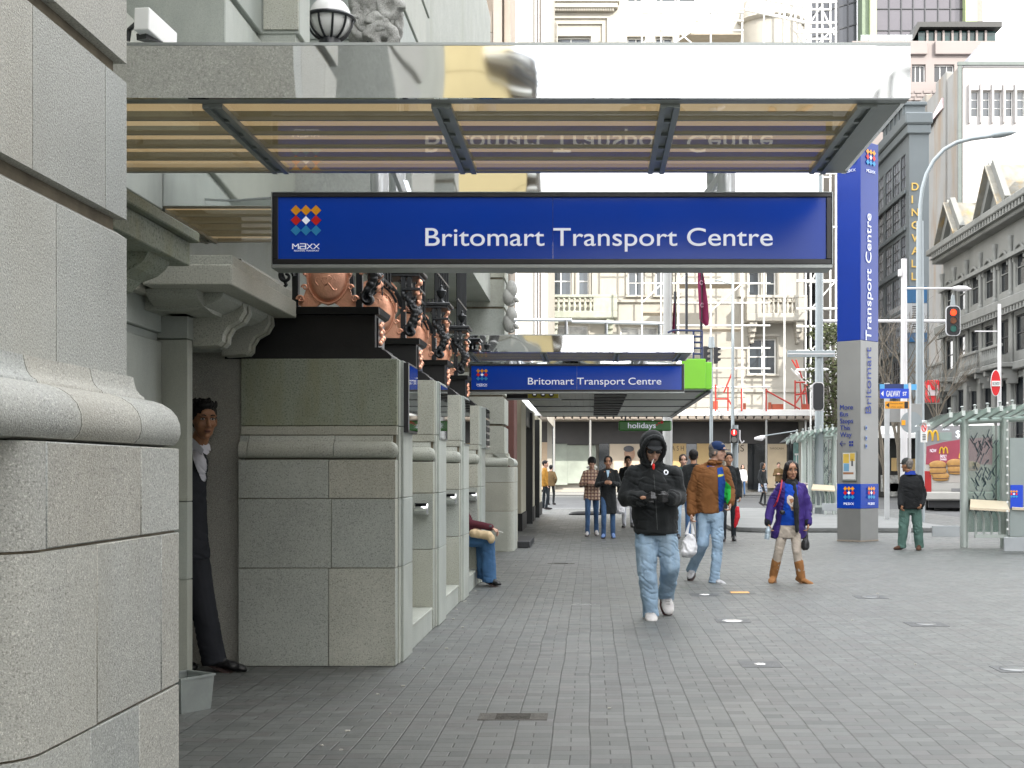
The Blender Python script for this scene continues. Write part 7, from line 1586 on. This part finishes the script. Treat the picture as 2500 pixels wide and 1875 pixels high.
# flags
def flag(lab, pole, top, bot, pts, D, m):
    t = thing('banner_flag' if pts else 'flag_pole', lab, 'flag' if pts else 'flagpole', (PX(pole, D), D, 2.9)); b = MB(); b.tube([P(pole, bot, D), P(pole, top, D)], .05, 8); b.build('pole', sig_dark if m else mull, t)
    if pts:
        b = MB(); rows = len(pts); vs = []
        for y, x0, x1 in pts:
            for i in range(7): x = x0+(x1-x0)*i/6; q = P(x, y, D); q.y += .10*math.sin(i*1.4+y*.03); vs.append(q)
        vs2 = [v+Vector((0, .012, 0)) for v in vs]; n = len(vs); fs = []
        for r_ in range(rows-1):
            for i in range(6): q = (r_*7+i, r_*7+i+1, (r_+1)*7+i+1, (r_+1)*7+i); fs += [q, tuple(n+k for k in reversed(q))]
        b.add(vs+vs2, fs); fo = b.build('cloth', m, t, smooth=True)
        for (yy, xx) in ((690, 1712), (745, 1714)): b = MB(); b.tube([P(xx+3*math.cos(R(a)), yy+5*math.sin(R(a)), D-.16) for a in range(20, 341, 20)], .02, 5); b.build('ring_mark', mat('flag_mark', (.45, .25, .32), .7), fo)
burg = cloth('burgundy_flag', (.17, .02, .06), var=.2, vs=2)
flag('burgundy banner flag hanging from a dark pole above the green box', 1712, 590, 880, [(600, 1704, 1712), (650, 1704, 1714), (700, 1704, 1722), (740, 1706, 1728), (780, 1707, 1731), (795, 1720, 1730)], 46, burg)
flag('narrow burgundy flag left of the larger one', 1648, 712, 815, [(740, 1644, 1647), (775, 1642, 1648), (812, 1640, 1648)], 46, burg)
flag('tall bare dark flagpole between the two burgundy flags', 1676, 661, 815, None, 46, None)
# street name sign and friends
DS = 24.0
t = thing('street_name_sign', 'blue street sign reading GALWAY ST with orange and pale blue boards on a white post', 'sign', (PX(2221, DS), DS, 0))
b = MB(); b.tube([(PX(2221, DS), DS, 0), (PX(2221, DS), DS, PZ(935, DS))], .028, 10); b.build('post', pole_w, t)
royal = mat('royal_blue_plate', (.01, .06, .55), .35, var=.03)
b = MB(); b.box(PX(2148, DS), PX(2218, DS), DS-.03, DS-.01, PZ(973, DS), PZ(949, DS), .003); p_ = b.build('name_plate', royal, t)
text('GALWAY', white_p, p_, (PX(2163, DS), DS-.031, PZ(968, DS)), .105, PX(2197, DS)-PX(2163, DS), bold=.02); text('ST', white_p, p_, (PX(2203, DS), DS-.031, PZ(966, DS)), .07, PX(2213, DS)-PX(2203, DS), bold=.02)
b = MB(); b.prism([(PX(2150, DS), PZ(961, DS)), (PX(2156, DS), PZ(954, DS)), (PX(2156, DS), PZ(968, DS))], 'y', DS-.034, DS-.031); b.build('arrow', white_p, p_)
b = MB(); b.box(PX(2160, DS), PX(2218, DS), DS-.03, DS-.01, PZ(998, DS), PZ(980, DS), .003); p_ = b.build('orange_plate', mat('orange_plate', (.72, .30, .01), .4), t)
b = MB(); b.prism([(PX(2162, DS), PZ(989, DS)), (PX(2170, DS), PZ(983, DS)), (PX(2170, DS), PZ(995, DS))], 'y', DS-.034, DS-.031); b.box(PX(2207, DS), PX(2216, DS), DS-.034, DS-.031, PZ(997, DS), PZ(981, DS)); b.build('arrow', sig_dark, p_)
text('More bus stops', sig_dark, p_, (PX(2173, DS), DS-.031, PZ(986.5, DS)), .022, PX(2203, DS)-PX(2173, DS), ext=.002); text('this way', sig_dark, p_, (PX(2173, DS), DS-.031, PZ(995, DS)), .022, PX(2203, DS)-PX(2173, DS), ext=.002)
skyb = mat('pale_blue_plate', (.10, .38, .68), .4, var=.05)
b = MB(); b.box(PX(2148, DS+.5), PX(2238, DS+.5), DS+.5, DS+.52, PZ(952, DS+.5), PZ(938, DS+.5)); p_ = b.build('light_blue_plate', skyb, t)
b = MB(); b.box(PX(2165, DS), PX(2212, DS), DS-.03+.2, DS+.19, PZ(948.5, DS), PZ(936, DS)); b.build('navy_plate', mat('navy_plate', (.012, .03, .13), .4), t)
t = thing('parking_sign', 'small white sign with red ring on the big grey pole', 'sign', P(2256, 1080, 33)); b = MB(); b.box(PX(2248, 33), PX(2264, 33), 33, 33.03, PZ(1080, 33), PZ(1026, 33), .005); b.build('plate', white_p, t)
b = MB(); b.tube([P(2256+5.2*math.cos(R(a)), 1043+10*math.sin(R(a)), 32.99) for a in range(0, 361, 20)], .013, 6); b.tube([P(2252, 1036, 32.985), P(2260, 1050, 32.985)], .012, 6); b.build('red_ring', m_red, t)
b = MB()
for k in range(4): b.box(PX(2252, 33), PX(2260, 33), 32.985, 32.995, PZ(1062+k*4, 33), PZ(1060.5+k*4, 33))
b.build('small_print', sig_dark, t)
t = thing('round_sign_back', 'grey round sign seen from behind with small yellow sticker', 'sign', P(2225, 1059, 30)); b = MB(); b.lathe([(.255, 0), (.255, .02)], (PX(2225, 30), 30, PZ(1031, 30)), 28, 'y'); b.build('disc', pole_g, t)
b = MB(); b.box(PX(2201, 30), PX(2210, 30), 29.985, 29.995, PZ(1038, 30), PZ(1026, 30)); b.build('sticker', m_org, t)
t = thing('wide_sign_post', 'wide flat grey post with blank sign panel behind the sign column', 'post', (PX(2167, 33.5), 33.5, .11)); b = MB(); b.box(PX(2161, 33.5), PX(2172, 33.5), 33.5, 33.6, .11, PZ(935, 33.5), .004); b.build('post', mat('pale_post', (.42, .43, .43), .5), t)
b = MB(); b.box(PX(2174, 33.5), PX(2254, 33.5), 33.6, 33.64, PZ(1030, 33.5), PZ(985, 33.5), .005); b.build('blank_panel', grey_panel, t)
t = thing('no_entry_sign', 'red oval NO ENTRY sign turned edgewise on a white post', 'sign', P(2431, 968, 26)); b = MB(); n = 28; w_, h_ = 12.2*26/F, 32.5*26/F
b.prism([(w_*math.cos(2*math.pi*i/n), h_*math.sin(2*math.pi*i/n)) for i in range(n)], 'y', 0, .02); b.xf(Matrix.Translation(P(2431, 935, 26))); b.build('rim', white_p, t)
b = MB(); b.prism([(.92*w_*math.cos(2*math.pi*i/n), .95*h_*math.sin(2*math.pi*i/n)) for i in range(n)], 'y', -.006, -.001); b.xf(Matrix.Translation(P(2431, 935, 26))); d_ = b.build('disc', mat('sign_red', (.62, .01, .015), .35), t)
b = MB(); b.box(PX(2421, 26), PX(2441, 26), 25.98, 25.992, PZ(943, 26), PZ(930, 26)); b.build('bar', white_p, d_); text('NO ENTRY', sig_dark, d_, (PX(2422.5, 26), 25.979, PZ(940.5, 26)), .065, PX(2439.5, 26)-PX(2422.5, 26), ext=.003)
b = MB(); b.tube([P(2440, 905, 26.1), P(2440, 1100, 26.1), (PX(2440, 26.1), 26.1, 0)], .03, 8); b.build('post', pole_w, t)
# ------------------------------------------------------------------ bus shelters
perch = mat('cream_perch', (.58, .49, .36), .4, var=.04)
sg = mat('shelter_grey_green', (.42, .46, .43), .4, .3, var=.08)
def shelter(lab, x0, D, W_, group, leaf=True, z0=0., n_perch=2):
    t = thing('bus_shelter', lab, 'bus shelter', (x0+W_/2, D, z0), group)
    for x in (x0, x0+.72, x0+W_-.1):
        for y in (D, ):
            b = MB(); b.tube([(x, y, z0), (x, y, z0+2.32)], .075, 14); b.build('post', sg, t, smooth='auto')
    # curved glass roof on slanted ribs
    b = MB(); n = 15; R_ = []
    for i in range(n+1):
        s_ = i/n; R_.append((x0-.68+s_*(W_+1.0), z0+2.28+.34*math.sin(R(8+s_*80))))
    for (xa, za), (xb, zb_) in zip(R_, R_[1:]): b.add([(xa, D-.75, za+.02), (xb, D-.75, zb_+.02), (xb, D+.8, zb_-.12), (xa, D+.8, za-.12), (xa, D-.75, za+.035), (xb, D-.75, zb_+.035), (xb, D+.8, zb_-.105), (xa, D+.8, za-.105)], [(0, 1, 2, 3), (4, 5, 6, 7), (0, 1, 5, 4), (2, 3, 7, 6), (1, 2, 6, 5), (3, 0, 4, 7)])
    b.build('glass_roof', green_glass, t)
    for i in range(1, n, 1):
        x, z = R_[i]; b = MB(); b.bar((x, D-.78, z), (x+.10, D+.85, z-.16), .06, .09); r_ = b.build('roof_rib', sg, t)
        b = MB(); b.tube([(x, D-.7, z+.03), (x, D-.7, z+.10)], .018, 6); b.ell((x, D-.7, z+.11), (.035, .035, .02), None, 8, 6); b.build('clamp', alu, r_)
    b = MB(); b.tube([(x0-.2, D, z0+2.26), (x0+W_+.1, D, z0+2.38)], .05, 10); b.build('beam', sg, t)
    # glass end screen with pressed leaf pattern
    b = MB(); b.box(x0+.08, x0+.66, D+.02, D+.032, z0+.28, z0+2.2); g_ = b.build('glass_screen', frosted, t)
    if leaf:
        rnd = random.Random(3); b = MB()
        for k in range(96):
            x = x0+.16+rnd.random()*.42; z = z0+.55+rnd.random()*1.45; L_ = .06+.12*rnd.random(); a = rnd.choice((-1, 1))*R(18+rnd.random()*16)
            b.bar((x, D+.012, z), (x+L_*math.sin(a), D+.012, z+L_*math.cos(a)), .012, .014)
        b.build('leaf_pattern', mat('leaf_print', (.02, .04, .05), .3), g_)
    # slanted perch seats on bent legs
    for k in range(n_perch):
        xa = x0-.06+k*.74; b = MB(); b.add([(xa, D-.55, z0+.74), (xa+.70, D-.55, z0+.70), (xa+.74, D-.25, z0+.84), (xa+.10, D-.25, z0+.88)]+[(xa, D-.55, z0+.70), (xa+.70, D-.55, z0+.66), (xa+.74, D-.25, z0+.80), (xa+.10, D-.25, z0+.84)], [(0, 1, 2, 3), (7, 6, 5, 4), (0, 4, 5, 1), (1, 5, 6, 2), (2, 6, 7, 3), (3, 7, 4, 0)])
        s_ = b.build('perch_seat', perch, t)
        for j in range(5):
            x = xa+.06+j*.14; b = MB(); b.tube([(x, D-.4, z0+.76), (x+.08, D-.33, z0+.62), (x+.12, D-.3, z0+.5), (x+.12, D-.3, z0+.22)], .022, 8); b.build('leg', sg, s_, smooth='auto')
    b = MB(); b.box(x0+.1, x0+1.35, D-.34, D-.26, z0+.19, z0+.25); b.build('foot_rail', sg, t)
    return t
S1 = shelter('nearer glass bus shelter with leaf patterned screen and cream perches at the right edge', PX(2354, 22.9), 22.9, 2.3, 'glass bus shelters', n_perch=3)
b = MB(); b.box(PX(2466, 22.4), PX(2500, 22.4)+.4, 22.4, 22.44, PZ(1310, 22.4), PZ(1069, 22.4)); p_ = b.build('timetable_panel', mat('panel_pale', (.30, .34, .33), .2, .2, var=.05), S1)
b = MB(); b.box(PX(2466, 22.4), PX(2496, 22.4), 22.37, 22.395, PZ(1240, 22.4), PZ(1184, 22.4)); b.build('blue_part', royal, p_); maxx(p_, (PX(2474, 22.4), 22.365, PZ(1206, 22.4)), .045, word=False)
b = MB()
for k in range(17):
    b = MB() if k == 0 else b; b.box(PX(2457.5, 22.3), PX(2462, 22.3), 22.3, 22.31, PZ(986+k*22, 22.3), PZ(981+k*22, 22.3))
b.build('safety_dots', white_p, S1)
for nm, (a, c, d_, e), D_ in (('low_panel', (2276, 2343, 1284, 1310), 22.6), ('low_panel', (2452, 2520, 1312, 1346), 21.2)):
    b = MB(); b.box(PX(a, D_), PX(c, D_), D_, D_+.04, PZ(e, D_), PZ(d_, D_), .004); b.build(nm, mat('low_panel', (.34, .36, .37), .5), S1)
S2 = shelter('farther glass bus shelter left of the sign column', PX(1978, 38), 38, 1.6, 'glass bus shelters', z0=.11)
S3 = shelter('third glass bus shelter behind the farther one', PX(1962, 41.5), 41.5, 1.5, 'glass bus shelters', z0=.11, leaf=False)
t = thing('bench_panel', 'low pale grey panel in front of the farther shelter', 'panel', P(2028, 1246, 37)); b = MB(); b.box(PX(2008, 37), PX(2046, 37), 37, 37.05, PZ(1247, 37), PZ(1229, 37), .004); b.build('panel', MATS['low_panel'], t)
b = MB(); b.box(PX(2014, 37), PX(2018, 37), 37, 37.05, .11, PZ(1247.2, 37)); b.box(PX(2034, 37), PX(2038, 37), 37, 37.05, .11, PZ(1247.2, 37)); b.build('legs', sg, t)
# ------------------------------------------------------------------ bus with burger advertisement, seen from behind
DBs = 47.0
t = thing('bus', 'white bus seen from behind with red burger advertisement', 'bus', (PX(2257, DBs), DBs, -.11))
x0, x1 = PX(2257, DBs), PX(2257, DBs)+2.5; bz = lambda py: PZ(py, DBs)
silver = mat('bus_silver', (.22, .215, .22), .35, .3, var=.06); busw = mat('bus_white', (.36, .35, .325), .35, var=.05); redad = mat('red_advert', (.26, .035, .06), .4, var=.12, vs=1.5)
b = MB(); b.prism([(DBs+.06, .35), (DBs, .7), (DBs, bz(1060)), (DBs+.12, bz(1040)), (DBs+.5, bz(1030)), (DBs+11, bz(1030)), (DBs+11, .35)], 'x', x0, x1); b.build('body', busw, t, bevel=.08)
def bp(nm, px0, px1, py0, py1, m, k=1, par=None): q = MB(); q.box(PX(px0, DBs), PX(px1, DBs), DBs-.012*k, DBs-.002-.012*(k-1), bz(py1), bz(py0), .004); return q.build(nm, m, par or t)
up_ = bp('upper_panel', 2260, 2415, 1040, 1108, silver); bp('rear_window', 2292, 2321, 1056, 1075, mat('grey_green_window', (.20, .25, .23), .2), 2)
ad = MB(); ad.prism([(PX(2260, DBs), bz(1134)), (PX(2415, DBs), bz(1134)), (PX(2415, DBs), bz(1068)), (PX(2350, DBs), bz(1072)), (PX(2300, DBs), bz(1080)), (PX(2262, DBs), bz(1090))], 'y', DBs-.026, DBs-.013); ad = ad.build('advert', redad, t)
lo_ = bp('white_panel', 2262, 2415, 1134.5, 1178, mat('advert_white', (.36, .33, .30), .4), 1)
bunm = mat('bun', (.36, .19, .05), .5, var=.2, vs=6); meat = mat('patty', (.10, .045, .02), .7, var=.3, vs=14)
for i, (px, py) in enumerate(((2289, 1138), (2330, 1134), (2290, 1152), (2332, 1149), (2296, 1165), (2368, 1140))):
    q = MB(); q.ell(P(px, py-3, DBs-.05), (.31, .03, .16)); bu = q.build('printed_bun', bunm, ad, smooth=True)
    q = MB(); q.ell(P(px, py+3.5, DBs-.055), (.31, .028, .035)); q.build('printed_patty', meat, bu, smooth=True); q = MB(); q.ell(P(px, py+5.5, DBs-.05), (.28, .026, .06)); q.build('printed_bun', bunm, bu, smooth=True)
gold_a = mat('golden_arch', (.55, .33, .02), .4)
def arches(cx_, cy_, w_, h_, th, par):
    q = MB(); pts = []
    for s_ in (-1, 1):
        q.tube([(PX(cx_, DBs)+s_*w_*.5+w_*.5*math.cos(R(a)), DBs-.045, bz(cy_)-h_/2+h_*math.sin(R(a))) for a in range(0, 181, 12)], th, 6)
    q.build('arches', gold_a, par)
arches(2276, 1064, .20, .36, .035, up_); arches(2302, 1100, .14, .22, .026, ad); arches(2348, 1112, .14, .22, .026, ad)
text('APN', letter_w, t, (PX(2299, DBs), DBs-.014, bz(1051)), .06, PX(2315, DBs)-PX(2299, DBs)); text('$', letter_w, t, (PX(2330, DBs), DBs-.014, bz(1068)), .26); text('167', mat('pale_number', (.6, .6, .5), .5), t, (PX(2270, DBs), DBs-.014, bz(1046)), .10)
text('FAMILY', letter_w, ad, (PX(2294, DBs), DBs-.027, bz(1118)), .12, PX(2309, DBs)-PX(2294, DBs)); text('DINNER', letter_w, ad, (PX(2294, DBs), DBs-.027, bz(1124)), .07, PX(2309, DBs)-PX(2294, DBs)); text('NOW', letter_w, ad, (PX(2270, DBs), DBs-.027, bz(1104)), .12, PX(2285, DBs)-PX(2270, DBs))
bp('number_plate', 2320, 2350, 1192, 1200, mat('plate_grey', (.16, .16, .16), .5), 2)
q = MB(); q.box(x0+.03, x1-.03, DBs-.06, DBs+.3, .30, .62, .05); q.build('bumper', busw, t, bevel=.03)
q = MB(); q.box(x0+.15, x1-.1, DBs+.2, DBs+10, .02, .34); q.build('underside', sig_dark, t)
for x in (x0+.05, x1-.4): q = MB(); q.lathe([(.2, -.16), (.5, -.15), (.5, .15), (.2, .16)], (x+.17, DBs+1.6, .39), 22, 'x'); q.build('wheel', mat('tyre', (.012, .012, .012), .8), t)
q = MB(); q.box(x0-.01, x0+.25, DBs-.02, DBs+.02, bz(1220), bz(1150), .02); q.build('tail_light_cluster', mat('tail_red', (.3, .01, .01), .3), t)
t.rotation_euler.z = R(-14)
# bare trees and an evergreen
bark = mat('bare_bark', (.10, .085, .065), .9, var=.2, vs=20)
def bare_tree(lab, x, D, h, seed, spread=1., z0=0.):
    rnd = random.Random(seed); t = thing('bare_tree', lab, 'tree', (x, D, z0), 'bare winter trees beyond the sign column'); b = MB(); tk = MB()
    def br(p, d, L_, r_, k, mb):
        pts = [p]; q = p.copy(); dd = d.copy()
        for i in range(4): dd = (dd+Vector((rnd.uniform(-.16, .16), rnd.uniform(-.16, .16), .05))).normalized(); q = q+dd*L_/4; pts.append(q.copy())
        mb.tube(pts, [r_*(1-.13*i) for i in range(5)], 6 if k < 3 else 4)
        if k >= 6: return
        for j in range(3 if k < 5 else 2):
            a = rnd.uniform(0, 6.28); s_ = rnd.uniform(.45, .8)*spread; nd_ = (dd+Vector((math.cos(a)*s_, math.sin(a)*s_, .15))).normalized(); br(pts[rnd.choice((2, 3, 4, 4))], nd_, L_*rnd.uniform(.62, .8), r_*.58, k+1, b)
    br(Vector((x, D, z0)), Vector((0, 0, 1)), h*.34, h*.013, 1, tk); tk.build('trunk', bark, t); b.build('branches', bark, t)
bare_tree('bare branched tree in front of the slate grey building', PX(2205, 52), 52, 9.5, 3)
bare_tree('bare branched tree left of the grey Victorian building', PX(2290, 56), 56, 9, 8)
bare_tree('small bare tree behind the street name sign', PX(2165, 60), 60, 8.5, 21)
def leafy(lab, x, D, h, wd, seed, m):
    rnd = random.Random(seed); t = thing('evergreen_tree', lab, 'tree', (x, D, 0)); b = MB(); b.tube([(x, D, 0), (x+.1, D, h*.5), (x, D, h*.85)], [.2, .13, .05], 8)
    for k in range(7): a = rnd.uniform(0, 6.28); z = h*rnd.uniform(.4, .75); b.tube([(x, D, z), (x+math.cos(a)*wd*.5, D+math.sin(a)*wd*.5, z+h*.12)], [.06, .02], 5)
    b.build('trunk', bark, t); c = MB()
    cl_ = [(Vector((rnd.gauss(0, wd*.28), rnd.gauss(0, wd*.28), h*.66+rnd.uniform(-.3, .32)*h)), rnd.uniform(.35, .8)) for _ in range(40)]
    for ce, r_ in cl_:
        for _ in range(70):
            v = Vector((rnd.gauss(0, 1), rnd.gauss(0, 1), rnd.gauss(0, 1))).normalized()*r_*rnd.uniform(.5, 1.05); p = Vector((x, D, 0))+ce+v; u_ = Vector((rnd.gauss(0, 1), rnd.gauss(0, 1), rnd.gauss(0, .6))).normalized(); w_ = u_.cross(v).normalized(); s_ = rnd.uniform(.07, .13)
            c.add([p-u_*s_, p+w_*s_*.5, p+u_*s_, p-w_*s_*.5], [(0, 1, 2, 3)])
    c.build('crown', m, t, recalc=False)
leafy('green leafy tree squeezed between scaffolding and sign column', PX(2033, 62), 62, 8.6, 1.5, 2, mat('leaf_green_dark', (.05, .06, .02), .7, var=.4, vs=2))

# corner shop seen between the sign column and the bus
cs = thing('corner_shop', 'dark fronted corner shop with pale awning between the sign column and the bus', 'building', (PX(2200, 72), 72, -.1))
D_ = 72.
b = MB(); b.box(PX(2120, D_), PX(2300, D_), D_, D_+6, -.1, PZ(985, D_), .02); b.build('front', mat('dark_front', (.02, .02, .018), .5, var=.6, vs=.7), cs)
b = MB(); b.prism([(D_-2.2, PZ(1072, D_)), (D_-2.2, PZ(1062, D_)), (D_-.01, PZ(1040, D_)), (D_-.01, PZ(1060, D_))], 'x', PX(2125, D_), PX(2262, D_)); b.build('awning', white_p, cs)
for a, c, y0, y1, m in ((2176, 2190, 1118, 1150, tan), (2192, 2200, 1118, 1150, cream_p), (2226, 2238, 1120, 1150, tan), (2150, 2200, 1160, 1200, mat('shop_display', (.3, .3, .28), .3, var=.7, vs=3)), (2168, 2222, 1180, 1212, MATS['shop_display'])):
    b = MB(); b.box(PX(a, D_), PX(c, D_), D_-.06, D_-.01, PZ(y1, D_), PZ(y0, D_)); b.build('panel', m, cs)
for px in (2166, 2202, 2240): b = MB(); b.tube([(PX(px, D_-1.9), D_-1.9, -.1), (PX(px, D_-1.9), D_-1.9, PZ(1068, D_))], .05, 6); b.build('awning_post', mull, cs)
